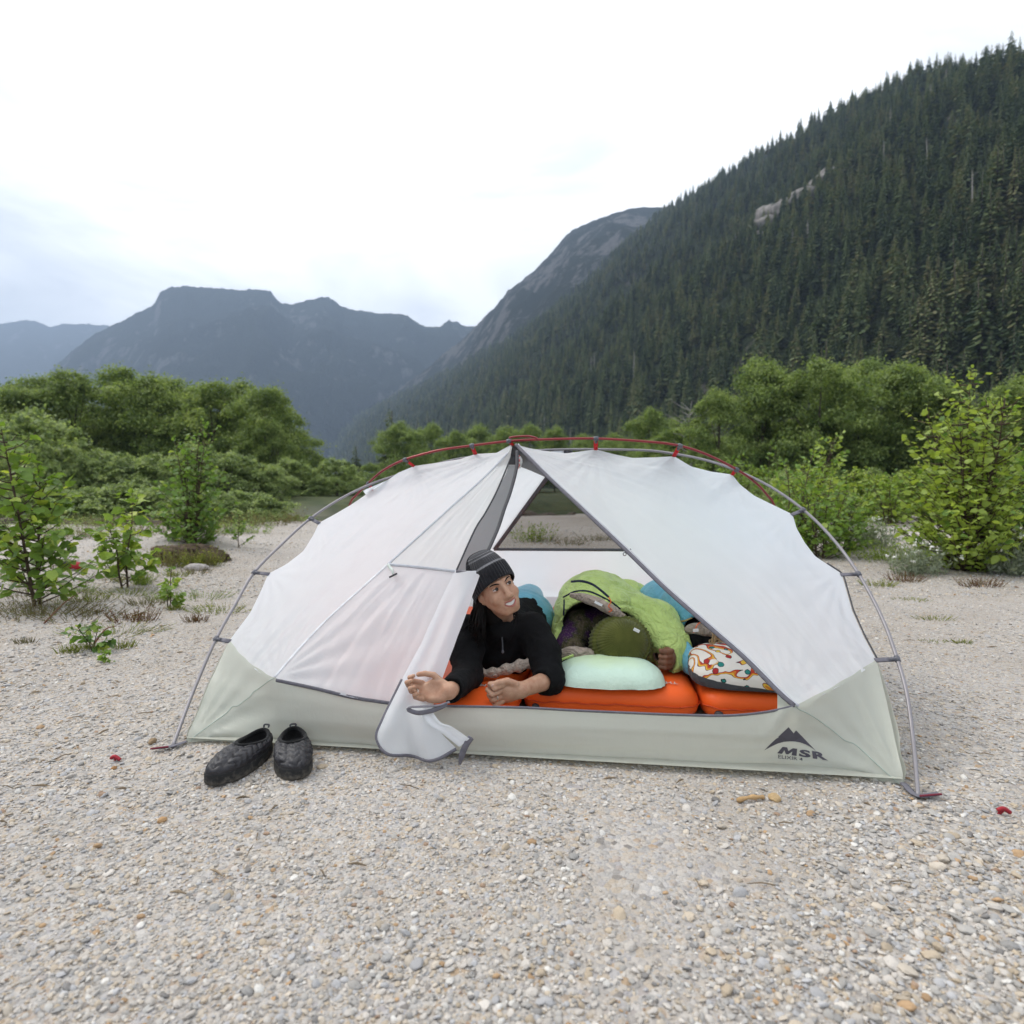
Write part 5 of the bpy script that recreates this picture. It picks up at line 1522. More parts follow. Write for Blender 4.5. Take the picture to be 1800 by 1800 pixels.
# ---------------- her blue sleeping bag
def bag_quilt(P, sc=13.0, amp=0.010, seed=1):
    q = loc_t(P)
    return amp * (np.abs(np.sin(q[:, 1] * sc + 1.3 * q[:, 0])) ** 0.6 - 0.6) + 0.007 * vnoise(P, 9, seed, 3)
bag1 = thing('sleeping_bag', tl(-0.10, 0.8, PAD_TOP), 'sky blue quilted sleeping bag behind the woman in black fleece', 'sleeping bag', 'sleeping bags in the tent')
F = Field(tuple(tl(-0.55, 0.55, 0) - np.array([0.05, 0.1, -0.11])), tuple(tl(0.40, 2.12, 0) + np.array([0.25, 0.25, 0.62])), 0.012)
F.capsule(tl(-0.13, 0.95, 0.25), tl(-0.16, 1.95, 0.19), 0.14, 0.085, 0.05)
F.ellipsoid(tl(-0.09, 0.98, 0.25), (0.15, 0.17, 0.14), None, 0.05)
F.floor_cut(PAD_TOP + 0.004)
make_obj_from(F, 'bag_shell', M_BAGBLUE, bag1, 1, lambda P: bag_quilt(P))
lin = spline(np.array([tp(822, 1172, 0, 0.42), tp(842, 1182, 0, 0.39), tp(866, 1183, 0, 0.38), tp(890, 1177, 0, 0.38), tp(915, 1170, 0, 0.40), tp(940, 1164, 0, 0.44)]), 40)
v, f = tube(lin, 0.017 + 0.004 * np.sin(np.arange(40) * 0.9) + 0.006 * np.linspace(0, 1, 40), 10, 0.8)
v = v + 0.004 * vnoise(v, 40, 3, 2)[:, None]
obj('lining_edge', v, f, M_LINING, bag1)

# ---------------- the man asleep in the lime green bag
M_C = tp(1087, 1137, 0, 0.64)
crown_dir = np.array([0.05, -0.93, 0.36])
M_R = frame((0.10, -0.25, -0.96), crown_dir)
man = thing('person', tl(0.42, 0.8, PAD_TOP), 'sleeping man face down in an olive ribbed beanie, one fist showing', 'person')
F = Field(tuple(tl(0.10, 0.42, 0) - np.array([0.06, 0.12, -0.11])), tuple(tl(0.80, 1.35, 0) + np.array([0.10, 0.15, 0.52])), 0.0046)
gm = head_sdf(F, M_C, M_R, 1.0)
F.capsule(gm(0, -0.03, -0.05), gm(0, -0.05, -0.17), 0.055, 0.06, 0.02)
mchest = gm(0, -0.05, -0.26)
F.capsule(mchest, mchest + T_Y * 0.22, 0.10, 0.11, 0.05)
msL, msR = tp(1018, 1105, 0, 0.80), tp(1160, 1112, 0, 0.84)
F.capsule(msL, msR, 0.06, 0.06, 0.05)
fist = tp(1172, 1158, 0, 0.565)
melb = tp(1195, 1150, 0, 0.78)
F.chain([msR, melb, fist + np.array([0.015, 0.045, -0.005])], [0.05, 0.042, 0.030], 0.015)
F.ellipsoid(fist + np.array([0.006, 0.014, 0.0]), (0.034, 0.030, 0.044), None, 0.012)
for k_, dz in enumerate((0.034, 0.012, -0.010, -0.030)):
    b = fist + np.array([0.018 - 0.002 * k_, -0.010, dz])
    finger(F, b, [(-0.75, -0.55, 0.04), (-0.85, 0.45, 0.0), (0.1, 1.0, 0)], [0.030, 0.024, 0.016], 0.0112 - 0.0008 * (k_ == 3), 0.004)
make_obj_from(F, 'body', M_SKIN2, man)
# patterned sweater
t = NT('marled_sweater'); v_ = t.coord('Object', (1, 1, 0.6))
n1 = t.noise(v_, 9, 3, 0.6); n2 = t.noise(t.coord('Object', (4, 4, 0.8)), 40, 3, 0.7)
c_ = t.ramp(n1.outputs['Fac'], [(0.30, (0.012, 0.008, 0.016)), (0.42, (0.055, 0.018, 0.075)), (0.52, (0.05, 0.055, 0.018)), (0.60, (0.11, 0.09, 0.05)), (0.72, (0.015, 0.012, 0.015))])
c_ = t.mix(t.ramp(n2.outputs['Fac'], [(0.5, (0, 0, 0)), (0.72, (0.6, 0.6, 0.6))]), c_, (0.22, 0.17, 0.17))
M_SWEATER = t.done(t.bsdf(c_, 0.95, 0.1, t.bump(n2.outputs['Fac'], 0.6, 0.01)))
F = Field(tuple(tl(0.10, 0.45, 0) - np.array([0.06, 0.12, -0.11])), tuple(tl(0.82, 1.35, 0) + np.array([0.12, 0.15, 0.55])), 0.007)
F.capsule(mchest, mchest + T_Y * 0.30 + np.array([0, 0, 0.01]), 0.135, 0.14, 0.05)
F.capsule(msL + np.array([0.02, 0.02, 0]), msR + np.array([-0.02, 0.02, 0]), 0.085, 0.085, 0.05)
F.chain([msL, tp(1003, 1135, 0, 0.70), tp(1010, 1162, 0, 0.62)], [0.075, 0.06, 0.05], 0.03)
F.chain([msR, melb, melb + (fist - melb) * 0.45], [0.075, 0.062, 0.052], 0.02)
F.ellipsoid(gm(0, 0, 0.0), (0.115, 0.105, 0.135), M_R, 0.01, sub=True)
make_obj_from(F, 'sweater', M_SWEATER, man, 1, lambda P: 0.005 * vnoise(P, 22, 8, 3))
cap = knit_cap(man, M_C, M_R, 1.0, 0.040, 0.000, 0.138, 0.106, [M_KNIT_OLIVE], [(0, 1.1, 0)], 44, 0.30, squash=(1.08, 0.96), depth=0.0030, fold_t=0.012)
lab_c = M_C + M_R @ np.array([0.0, 0.0, 0.0])
lp_ = tp(1119, 1108, 0, 0.525)
v, f = box(lp_, (0.012, 0.0025, 0.0055), euler(0.2, 0.45, -0.1)); obj('beanie_label', v, f, M_LABEL, cap, False)
H = []
for k_ in range(60):
    a = rs.random() * PI - 0.4
    p0 = M_C + M_R @ np.array([0.085 * math.cos(a), -0.075 * math.sin(a), -0.02 + 0.02 * rs.random()])
    p1 = p0 + M_R @ np.array([0.03 * math.cos(a), -0.02, -0.05]) + rs.normal(0, 0.01, 3)
    H.append(tube(spline(np.array([p0, (p0 + p1) / 2 + rs.normal(0, 0.006, 3), p1]), 8), np.linspace(0.006, 0.002, 8), 5))
v, f = merge(H); obj('hair', v, f, M_HAIRBLACK, man)

# lime bag: a thick shell with a hood opening round head and shoulders
bag2 = thing('sleeping_bag', tl(0.42, 0.9, PAD_TOP), 'lime green mummy sleeping bag draped over the sleeping man', 'sleeping bag', 'sleeping bags in the tent')
def bag_shell(lo, hi, h, build, carve, name, m_out, m_in, parent, quilt, t_=0.030):
    F = Field(lo, hi, h); build(F)
    inner = F.f + t_
    F.f = np.maximum(F.f, -inner); 
    carve(F); F.floor_cut(PAD_TOP + 0.003)
    Fi = Field(lo, hi, h); Fi.f = inner
    V, Q = F.mesh(1)
    N = vert_normals(V, Q)
    isin = Fi.sample(V) < t_ * 0.45
    V = V + N * (quilt(V) * np.where(isin, 0.4, 1.0))[:, None]
    o = obj(name, V, Q, [m_out, m_in], parent)
    o.data.polygons.foreach_set('material_index', (isin[Q].sum(1) >= 3).astype(np.int32))
    return o
BC = tp(1076, 1118, 0, 0.93)
def b2(F):
    F.ellipsoid(BC + np.array([-0.03, 0.06, -0.02]), (0.245, 0.34, 0.185), None, 0.05)
    F.ellipsoid(tp(1046, 1082, 0, 0.86), (0.185, 0.27, 0.195), None, 0.06)
    F.chain([tp(1150, 1100, 0, 0.82), tp(1178, 1140, 0, 0.70), tp(1180, 1165, 0, 0.62)], [0.12, 0.085, 0.060], 0.05)
    F.chain([tp(1000, 1120, 0, 0.80), tp(988, 1150, 0, 0.68)], [0.07, 0.05], 0.04)
    F.chain([tp(1058, 1068, 0, 0.93), tp(1105, 1088, 0, 0.86), tp(1150, 1116, 0, 0.78)], [0.155, 0.115, 0.095], 0.06)
    F.chain([BC + T_Y * 0.2, tl(0.42, 1.5, 0.24), tl(0.40, 1.98, 0.21)], [0.18, 0.13, 0.08], 0.06)
def c2(F):
    F.ellipsoid(tp(1072, 1128, 0, 0.60), (0.165, 0.30, 0.128), None, 0.02, sub=True)
    F.ellipsoid(tp(1040, 1118, 0, 0.62), (0.125, 0.26, 0.135), None, 0.02, sub=True)
    F.ellipsoid(fist + np.array([-0.01, -0.02, 0.0]), (0.055, 0.08, 0.06), None, 0.01, sub=True)
    F.ellipsoid(tp(1070, 1175, 0, 0.55), (0.24, 0.20, 0.11), None, 0.02, sub=True)
def bag_folds(P):
    q = P - M_C; r = np.hypot(q[:, 0], q[:, 2] + 0.06); an = np.arctan2(q[:, 2] + 0.06, q[:, 0])
    w = vnoise(P, 6, 21, 2)
    f1 = np.abs(vnoise(np.stack([r * 26 + 1.5 * w, an * 1.1, q[:, 1] * 2.0], 1), 1.0, 22, 2)) ** 0.65
    f2 = np.abs(vnoise(np.stack([r * 6, an * 7 + w, q[:, 1] * 3.0], 1), 1.0, 23, 2)) ** 0.65
    return 0.024 * (f1 - 0.4) + 0.005 * (f2 - 0.4) + 0.005 * w
shell2 = bag_shell(tuple(tl(-0.02, 0.45, 0) - np.array([0.1, 0.15, -0.11])), tuple(tl(0.88, 2.12, 0) + np.array([0.2, 0.2, 0.66])), 0.0070, b2, c2, 'bag_shell', M_BAGGREEN, M_LINING, bag2,
                   bag_folds)
s2 = bvh_of(shell2)
def drape(bvh, pxs, off=0.004, n=60, dflt=2.6):
    P = []
    for x, y in spline(np.array([(x, y, 0) for x, y in pxs]), n)[:, :2]:
        r = Vector(ray(x, y)).normalized(); h = bvh.ray_cast(Vector(CAM), r)
        P.append(np.array(h[0]) - np.array(r) * off if h[0] is not None else (P[-1] if P else at(x, y, dflt)))
    return np.array(P)
def strip(name, bvh, pxs, r, mat, parent, flat=0.35, **kw):
    P = drape(bvh, pxs, **kw)
    for _ in range(3): P[1:-1] = (P[:-2] + 2 * P[1:-1] + P[2:]) / 4
    v, f = tube(P, r, 6, flat, nrm=-ray(*pxs[0])); return obj(name, v, f, mat, parent)
strip('zip_piping', s2, [(990, 1050), (998, 1046), (1010, 1040), (1033, 1039), (1056, 1048), (1080, 1062), (1100, 1080), (1112, 1092)], 0.0042, M_NAVY, bag2)
strip('draft_strap', s2, [(1004, 1023), (1022, 1022), (1040, 1027), (1056, 1038), (1070, 1050)], 0.0065, M_NAVY, bag2)
strip('side_zip', s2, [(992, 1054), (991, 1080), (989, 1105), (984, 1128), (977, 1140)], 0.0042, M_NAVY, bag2)
v, f = tube(spline(np.array([tp(1070, 1050, 0, .62), tp(1074, 1058, 0, .60), tp(1070, 1066, 0, .60), tp(1076, 1072, 0, .60), tp(1070, 1076, 0, .60)]), 24), 0.0022, 5); obj('drawcord', v, f, M_CORD, bag2)
# rolled lining lip under the hood edge
lip = spline(np.array([tp(1003, 1046, 0, .70), tp(1022, 1050, 0, .66), tp(1044, 1058, 0, .63), tp(1066, 1068, 0, .62), tp(1088, 1081, 0, .62), tp(1108, 1096, 0, .66)]), 40)
v, f = tube(lip, 0.007 + 0.017 * np.sin(np.linspace(0.15, PI - 0.15, 40)), 10, 0.75); v = v + 0.004 * vnoise(v, 35, 4, 2)[:, None] * np.array([1, 1, 1.0])
o = obj('lining_lip', v, f, M_LINING, bag2)
v, f = box(tp(1052, 1061, 0, .60), (0.017, 0.002, 0.005), euler(0, 0.45, 0)); obj('care_label', v, f, M_LABEL, o, False)
v, f = tube(spline(np.array([tp(985, 1150, 0, .56), tp(1005, 1147, 0, .55), tp(1030, 1150, 0, .55), tp(1052, 1157, 0, .57)]), 24), 0.020 + 0.006 * np.sin(np.linspace(0, PI, 24)), 10, 0.8)
v = v + 0.004 * vnoise(v, 35, 7, 2)[:, None]; obj('lining_lip', v, f, M_LINING, bag2)
v, f = tube(spline(np.array([tp(982, 1146, 0, .54), tp(978, 1156, 0, .52), tp(984, 1160, 0, .50), tp(996, 1156, 0, .50), tp(1008, 1152, 0, .51)]), 20), 0.006, 6, 0.5); obj('tie_tape', v, f, M_BAGGREEN, bag2)

# ---------------- the fair-haired sleeper and the blue bag on the right
kid = thing('person', tl(0.80, 0.75, PAD_TOP), 'fair-haired sleeper mostly hidden behind the right tent panel', 'person')
K_C = tp(1296, 1142, 0, 0.66); K_R = frame((0.75, -0.45, 0.35), (0.1, -0.8, 0.5))
F = Field(tuple(K_C - np.array([0.28, 0.22, 0.16])), tuple(K_C + np.array([0.2, 0.62, 0.2])), 0.006)
gk = head_sdf(F, K_C, K_R, 0.95)
F.capsule(K_C + np.array([-0.05, 0.08, -0.02]), tl(0.82, 1.0, 0.25), 0.05, 0.10, 0.04)
make_obj_from(F, 'body', M_SKIN, kid)
F = Field(tuple(K_C - np.array([0.34, 0.16, 0.14])), tuple(K_C + np.array([0.2, 0.62, 0.2])), 0.009)
F.capsule(tp(1232, 1133, 0, 0.74), tl(0.80, 1.05, 0.25), 0.085, 0.12, 0.04); F.capsule(tp(1232, 1133, 0, 0.74), tp(1285, 1120, 0, 0.85), 0.08, 0.08, 0.03)
make_obj_from(F, 'shirt', M_FLEECE, kid, 1)
H = []
for k_ in range(160):
    a = rs.random(); w_ = rs.random()
    p0 = tp(1262 + 50 * a, 1120 + 34 * a + 10 * w_, 0, 0.60 + 0.03 * rs.random())
    c1 = p0 + np.array([-0.030 - 0.02 * w_, -0.03, 0.012 * rs.normal()]); p2 = tp(1256 + 40 * a + 30 * w_, 1140 + 14 * a + 12 * w_, 0, 0.55)
    H.append(tube(spline(np.array([p0, c1, (c1 + p2) / 2 + np.array([-0.012, -0.012, -0.01]), p2 + np.array([0.03 * rs.random(), 0, -0.008])]), 14), np.linspace(0.0032, 0.0016, 14), 4))
v, f = merge(H); obj('hair', v, f, M_HAIRBLOND, kid)

bag3 = thing('sleeping_bag', tl(0.82, 0.9, PAD_TOP), 'sky blue quilted sleeping bag with tan piping beside the lime bag', 'sleeping bag', 'sleeping bags in the tent')
def b3(F):
    F.ellipsoid(tp(1232, 1092, 0, 1.0), (0.19, 0.30, 0.20), None, 0.05)
    F.chain([tp(1225, 1118, 0, 0.92), tp(1218, 1150, 0, 0.70), tp(1226, 1172, 0, 0.58)], [0.12, 0.075, 0.055], 0.04)
    F.chain([tp(1280, 1110, 0, 0.95), tl(0.84, 1.5, 0.26), tl(0.82, 1.98, 0.23)], [0.19, 0.17, 0.1], 0.05)
    F.ellipsoid(tp(1175, 1062, 0, 1.35), (0.16, 0.2, 0.13), None, 0.04)
def c3(F):
    F.ellipsoid(tp(1262, 1128, 0, 0.66), (0.13, 0.24, 0.085), euler(0, 0.35, 0), 0.015, sub=True)
shell3 = bag_shell(tuple(tl(0.40, 0.45, 0) - np.array([0.1, 0.2, -0.11])), tuple(tl(1.12, 2.1, 0) + np.array([0.2, 0.2, 0.58])), 0.0085, b3, c3, 'bag_shell', M_BAGBLUE, M_LINING, bag3, lambda P: bag_quilt(P, 16, 0.010, 4), 0.026)
s3 = bvh_of(shell3)
strip('piping', s3, [(1180, 1090), (1200, 1092), (1222, 1085), (1245, 1092), (1262, 1100)], 0.0038, M_GOLD, bag3)
strip('piping', s3, [(1197, 1112), (1206, 1102), (1220, 1099), (1238, 1104), (1258, 1114)], 0.0038, M_GOLD, bag3)
lip = spline(np.array([tp(1200, 1118, 0, .72), tp(1212, 1108, 0, .70), tp(1230, 1106, 0, .68), tp(1250, 1112, 0, .68), tp(1270, 1122, 0, .70)]), 30)
v, f = tube(lip, 0.010 + 0.016 * np.sin(np.linspace(0.2, PI - 0.2, 30)), 10, 0.8); obj('lining_lip', v + 0.004 * vnoise(v, 35, 9, 2)[:, None], f, M_LINING, bag3)
v, f = tube(spline(np.array([tp(1234, 1092, 0, .70), tp(1226, 1098, 0, .64), tp(1222, 1106, 0, .62), tp(1219, 1112, 0, .62)]), 16), 0.0024, 5); o = obj('drawcord', v, f, M_CORD, bag3)
v, f = box(tp(1223, 1108, 0, .615), (0.011, 0.002, 0.006), euler(0, -0.1, 0)); obj('cord_label', v, f, M_LABEL, o, False)

# ================================================================== PILLOWS
def pillow(name, c, half, R, mats, label, split=None, puff=0.55, seed=1, wr=0.006):
    nu, nv_ = 80, 44
    u = np.linspace(0, 2 * PI, nu, endpoint=False); w_ = np.linspace(-PI / 2, PI / 2, nv_)
    W_, U_ = np.meshgrid(w_, u, indexing='ij')
    se = lambda x, p: np.sign(x) * np.abs(x) ** p
    X = se(np.cos(W_), 0.55) * se(np.cos(U_), 0.62) * half[0]; Y = se(np.cos(W_), 0.55) * se(np.sin(U_), 0.62) * half[1]; Z = se(np.sin(W_), 0.85) * half[2]
    P = np.stack([X, Y, Z], -1).reshape(-1, 3)
    rr_ = np.hypot(P[:, 0] / half[0], P[:, 1] / half[1])
    P[:, 2] *= 1 - 0.28 * np.clip(rr_ - 0.5, 0, 1)
    N = P / (np.linalg.norm(P, axis=1)[:, None] + 1e-9)
    seam = np.exp(-(P[:, 2] / (half[2] * 0.35)) ** 2)
    P += N * (wr * vnoise(P, 14, seed, 3) + 0.003 * seam * np.sin(np.arctan2(P[:, 1], P[:, 0]) * 46 + 3 * vnoise(P, 10, seed, 1)))[:, None]
    V = P @ np.asarray(R).T
    V = np.asarray(c) + V
    V[:, 2] = np.maximum(V[:, 2], PAD_TOP + 0.006)
    F = grid_faces(nv_, nu, True)
    th = thing(name, (c[0], c[1], PAD_TOP), label, 'pillow')
    o = obj('pillow_cover', V, F, mats, th)
    if split is not None:
        zc_ = P[F].mean(1)[:, 2]
        o.data.polygons.foreach_set('material_index', (zc_ < split).astype(np.int32))
    return o, th
t = NT('mint_pillow'); v_ = t.coord('Object')
geo = t.new('ShaderNodeNewGeometry'); sx = t.new('ShaderNodeSeparateXYZ'); t.l.new(geo.outputs['Position'], sx.inputs[0])
nn = t.noise(v_, 6, 3)
zz = t.math('ADD', t.math('MULTIPLY', sx.outputs['Z'], 9.0), t.math('MULTIPLY', nn.outputs['Fac'], 0.5))
c_ = t.ramp(zz, [(0.80, (0.42, 0.50, 0.38)), (0.94, (0.50, 0.66, 0.54)), (1.0, (0.50, 0.68, 0.40))])
c_ = t.ramp(t.math('MULTIPLY', zz, 0.42), [(0.60, (0.52, 0.62, 0.50)), (0.84, (0.54, 0.70, 0.58)), (0.985, (0.56, 0.70, 0.40)), (1.0, (0.54, 0.68, 0.30))])
M_MINT = t.done(t.bsdf(c_, 0.6, 0.2, t.bump(t.noise(v_, 26, 4, 0.6).outputs['Fac'], 0.35, 0.02)))
pillow('pillow', tp(1070, 1198, 0, 0.475) + np.array([0, 0.0, 0.0]), (0.212, 0.138, 0.088), rot_z(-0.10) @ euler(0.10, 0, 0), [M_MINT], 'mint green pillow under the olive beanie', None, 0.5, 3)
# printed pillow: wavy rainbow bands and small green, teal and red motifs on off-white
t = NT('printed_pillow'); v_ = t.coord('Object')
wv = t.noise(v_, 7.0, 2, 0.5, 0.8)
bands = t.math('FRACT', t.math('MULTIPLY', wv.outputs['Fac'], 5.0))
bc = t.ramp(bands, [(0.0, (0.75, 0.70, 0.63)), (0.55, (0.75, 0.70, 0.63)), (0.56, (0.02, 0.02, 0.02)), (0.585, (0.45, 0.05, 0.03)), (0.68, (0.62, 0.20, 0.03)), (0.78, (0.70, 0.45, 0.06)), (0.88, (0.30, 0.03, 0.05)), (0.915, (0.02, 0.02, 0.02)), (0.94, (0.75, 0.70, 0.63))], 'CONSTANT')
msk = t.ramp(t.noise(v_, 8.5, 1).outputs['Fac'], [(0.43, (0, 0, 0)), (0.45, (1, 1, 1))])
base_ = t.mix(msk, (0.75, 0.70, 0.63), bc)
vo = t.new('ShaderNodeTexVoronoi', feature='F1'); t.l.new(t.coord('Object', (1.0, 1.0, 1.0)), vo.inputs['Vector']); vo.inputs['Scale'].default_value = 24.0
spn = t.math('ADD', vo.outputs['Distance'], t.math('MULTIPLY', t.noise(v_, 60, 2).outputs['Fac'], 0.22))
spot = t.ramp(spn, [(0.0, (1, 1, 1)), (0.40, (0, 0, 0))], 'CONSTANT'); ring_ = t.ramp(spn, [(0.0, (0, 0, 0)), (0.355, (1, 1, 1)), (0.40, (0, 0, 0))], 'CONSTANT')
sep = t.new('ShaderNodeSeparateColor'); t.l.new(vo.outputs['Color'], sep.inputs[0])
sc_ = t.ramp(sep.outputs[1], [(0.0, (0.03, 0.22, 0.19)), (0.28, (0.14, 0.27, 0.07)), (0.48, (0.02, 0.13, 0.14)), (0.66, (0.38, 0.03, 0.03)), (0.78, (0.70, 0.47, 0.06)), (0.9, (0.2, 0.33, 0.1))], 'CONSTANT')
has = t.ramp(sep.outputs[0], [(0.0, (0, 0, 0)), (0.22, (1, 1, 1))], 'CONSTANT')
c_ = t.mix(t.mix(1.0, spot, has, 'MULTIPLY'), base_, sc_)
c_ = t.mix(t.mix(1.0, ring_, has, 'MULTIPLY'), c_, (0.02, 0.02, 0.02))
M_PRINTED = t.done(t.bsdf(c_, 0.75, 0.15, t.bump(t.noise(v_, 22, 3).outputs['Fac'], 0.3, 0.015)))
M_GREYCOVER = cloth('slate_pillow_base', (0.060, 0.062, 0.068), 0.7, 0.4, 500, 0.1, 0.1, 0.6)
pillow('pillow', tp(1306, 1180, 0, 0.51), (0.205, 0.135, 0.078), rot_z(-0.18) @ euler(0.22, 0.10, 0), [M_PRINTED, M_GREYCOVER], 'white pillow printed with colourful motifs, slate grey underside', 0.010, 0.5, 6)

# ================================================================== SLIPPERS
def quilt_mat():
    t = NT('black_quilted_nylon'); v = t.coord()
    n = t.noise(v, 60, 3)
    return t.done(t.bsdf(t.ramp(n.outputs['Fac'], [(0.3, (0.016, 0.015, 0.017)), (0.7, (0.030, 0.029, 0.033))]), 0.46, 0.4, t.bump(t.noise(v, 130, 3, 0.6, 0.6).outputs['Fac'], 0.35, 0.006)))
M_QUILT = quilt_mat()
t = NT('dusty_rubber'); v_ = t.coord(); geo = t.new('ShaderNodeNewGeometry'); sx = t.new('ShaderNodeSeparateXYZ'); t.l.new(geo.outputs['Position'], sx.inputs[0])
dn = t.noise(v_, 70, 5, 0.7)
du = t.ramp(t.math('SUBTRACT', t.math('MULTIPLY', dn.outputs['Fac'], 1.15), t.math('MULTIPLY', sx.outputs['Z'], 13.0)), [(0.18, (0, 0, 0)), (0.62, (0.8, 0.8, 0.8))])
M_SOLE = t.done(t.bsdf(t.mix(du, (0.018, 0.018, 0.018), (0.16, 0.145, 0.12)), 0.8, 0.25, t.bump(dn.outputs['Fac'], 0.3, 0.004)))
M_FLEECELIN = cloth('black_slipper_lining', (0.006, 0.006, 0.006), 0.95, 1.0, 600, 0.2, 0.1, 0.3)
def slipper(toe_px, heel_px, mirror_, label, L0=0.262, tip=0.0):
    a, b = on_ground(*toe_px), on_ground(*heel_px)
    L = np.linalg.norm(b - a); fwd = (a - b) / L
    sd = np.array([fwd[1], -fwd[0], 0]) * (1 if not mirror_ else -1)
    org = (a + b) / 2
    L = L0; org = a - fwd * L / 2
    n = 120
    ph = np.linspace(0, 2 * PI, n, endpoint=False)
    def outline(s=1.0):
        y = np.cos(ph); x = np.sin(ph)
        w = 0.056 + 0.006 * y - 0.004 * np.maximum(y, 0) ** 4
        yy = np.sign(y) * np.abs(y) ** 0.86 * L / 2
        xx = np.sign(x) * np.abs(x) ** 0.90 * w + 0.008 * (y + 0.3) ** 2
        return np.stack([xx * s, yy * (1 - (1 - s) * 0.45)], 1)
    O = outline()
    th = thing('slipper', (org[0], org[1], 0.0), label, 'slipper', 'pair of slippers by the tent')
    def to_w(q):
        q = np.asarray(q)
        z = q[..., 2:] + tip * (q[..., 1:2] / L)
        return org + q[..., :1] * sd + q[..., 1:2] * fwd + z * np.array([0, 0, 1.0])
    # sole with a raised rand
    lev = [(0.90, 0.004), (0.985, 0.005), (1.02, 0.010), (1.025, 0.022), (1.01, 0.033), (0.985, 0.037), (0.93, 0.0375)]
    G = np.stack([np.concatenate([outline(s), np.full((n, 1), z) + (0.004 * np.cos(ph) ** 2)[:, None]], 1) for s, z in lev])
    V = to_w(G.reshape(-1, 3)); Fc = [tuple(q) for q in grid_faces(len(lev), n, True)]
    Fc += [tuple(range(n))[::-1], tuple(range((len(lev) - 1) * n, len(lev) * n))]
    obj('sole', V, Fc, M_SOLE, th)
    # upper: from the rand up to the opening
    oc = np.array([0.0, -0.054])
    op = np.stack([0.040 * np.sin(ph), oc[1] + np.cos(ph) * 0.066 + 0.0 * ph], 1)
    opz = 0.066 + 0.010 * np.cos(ph) + 0.020 * (np.cos(ph) < 0) * np.abs(np.cos(ph)) ** 2
    nr = 34; s_ = np.linspace(0, 1, nr)[:, None, None]
    p0 = np.concatenate([outline(0.955), np.full((n, 1), 0.036)], 1); p3 = np.concatenate([op, opz[:, None]], 1)
    lift = 0.032 + 0.004 * np.cos(ph)
    p1 = p0 + np.stack([0.004 * np.sin(ph), 0.006 * np.cos(ph), lift], 1); 
    p2 = p3 + (p0 - p3) * 0.30 + np.stack([0 * ph, 0 * ph, 0.006 + 0.008 * np.maximum(np.cos(ph), 0)], 1)
    G = p0[None] * (1 - s_) ** 3 + 3 * p1[None] * s_ * (1 - s_) ** 2 + 3 * p2[None] * s_ ** 2 * (1 - s_) + p3[None] * s_ ** 3
    N = grid_normals(np.concatenate([G, G[:, :1]], 1))[:, :-1]
    if (N * (G - np.array([0, 0, 0.02]))).sum(-1).mean() < 0: N = -N
    q1 = np.abs(np.sin((G[..., 1] * 1.0 + 0.016 * np.abs(((G[..., 0] / 0.03 + 100.25) % 1) - 0.5) * 2 + 0.004 * vnoise(G.reshape(-1, 3), 40, 2, 2).reshape(G.shape[:2])) * 120)); 
    q2 = np.abs(np.sin((G[..., 0] + 0.0075) * PI / 0.03 * 0.5 + 0.4))
    puff = (np.minimum(q1 * 1.8, 1) ** 0.6) * (0.45 + 0.55 * np.minimum(q2 * 1.6, 1) ** 0.6)
    pz = vnoise(G.reshape(-1, 3), 60, 5, 3).reshape(puff.shape)
    G = G + N * ((0.0085 * (puff - 0.5) + 0.0034 * pz) * np.minimum(1, np.minimum(s_[..., 0] * 6, (1 - s_[..., 0]) * 7)))[..., None]
    obj('quilted_upper', to_w(G.reshape(-1, 3)), grid_faces(nr, n, True), M_QUILT, th)
    # collar and dark fleece inside
    rim = to_w(p3); v, f = tube(np.vstack([rim, rim[:2]]), 0.0062, 8, cap=False); col_ = obj('collar', v, f, M_FLEECELIN, th)
    ins = np.stack([p3 * np.array([1, 1, 1]), p3 * np.array([0.97, 1, 0]) + np.array([0, 0, 0.062]), np.concatenate([op * np.array([0.9, 1.0]), np.full((n, 1), 0.045)], 1)])
    V = to_w(ins.reshape(-1, 3)); Fc = [tuple(q) for q in grid_faces(3, n, True)] + [tuple(range(2 * n, 3 * n))]
    obj('lining', V, Fc, M_FLEECELIN, th)
    # heel loop
    v, f = tube(spline(to_w(np.array([(0.008, -L * 0.46, 0.078), (0.008, -L * 0.475, 0.086), (-0.008, -L * 0.475, 0.086), (-0.008, -L * 0.46, 0.078)])), 16), 0.003, 6); obj('pull_tab', v, f, M_DARK, th)
slipper((376, 1387), (478, 1312), False, 'black quilted slipper on the left, toe pointing to lower left', 0.285)
slipper((514, 1377), (516, 1308), True, 'black quilted slipper on the right, toe pointing at viewer')
# ================================================================== BROADLEAF PLANTS
def leaf_mesh(name, seed, lobes=5, fold=0.18, droop=0.25, width=0.36):
    """one serrated, folded, drooping leaf, unit length along +Y"""
    rng = np.random.default_rng(seed)
    n = 9
    t = np.linspace(0, 1, n)
    w = width * np.sin(PI * t ** 0.78) ** 0.85 * (1 + 0.10 * np.sin(t * 6.28 * lobes)) + 0.004
    V, F = [], []
    for i in range(n):
        z = -droop * t[i] ** 2 + 0.04 * math.sin(t[i] * 9 + seed)
        V += [(-w[i], t[i], z + fold * w[i]), (0, t[i], z), (w[i], t[i], z + fold * w[i] * 0.8)]
    for i in range(n - 1):
        a = 3 * i
        F += [(a, a + 1, a + 4, a + 3), (a + 1, a + 2, a + 5, a + 4)]
    V += [(-0.006, -0.18, 0.02), (0.006, -0.18, 0.02)]
    F += [(len(V) - 2, len(V) - 1, 1)]
    return mesh_np(name, np.array(V), F, True)

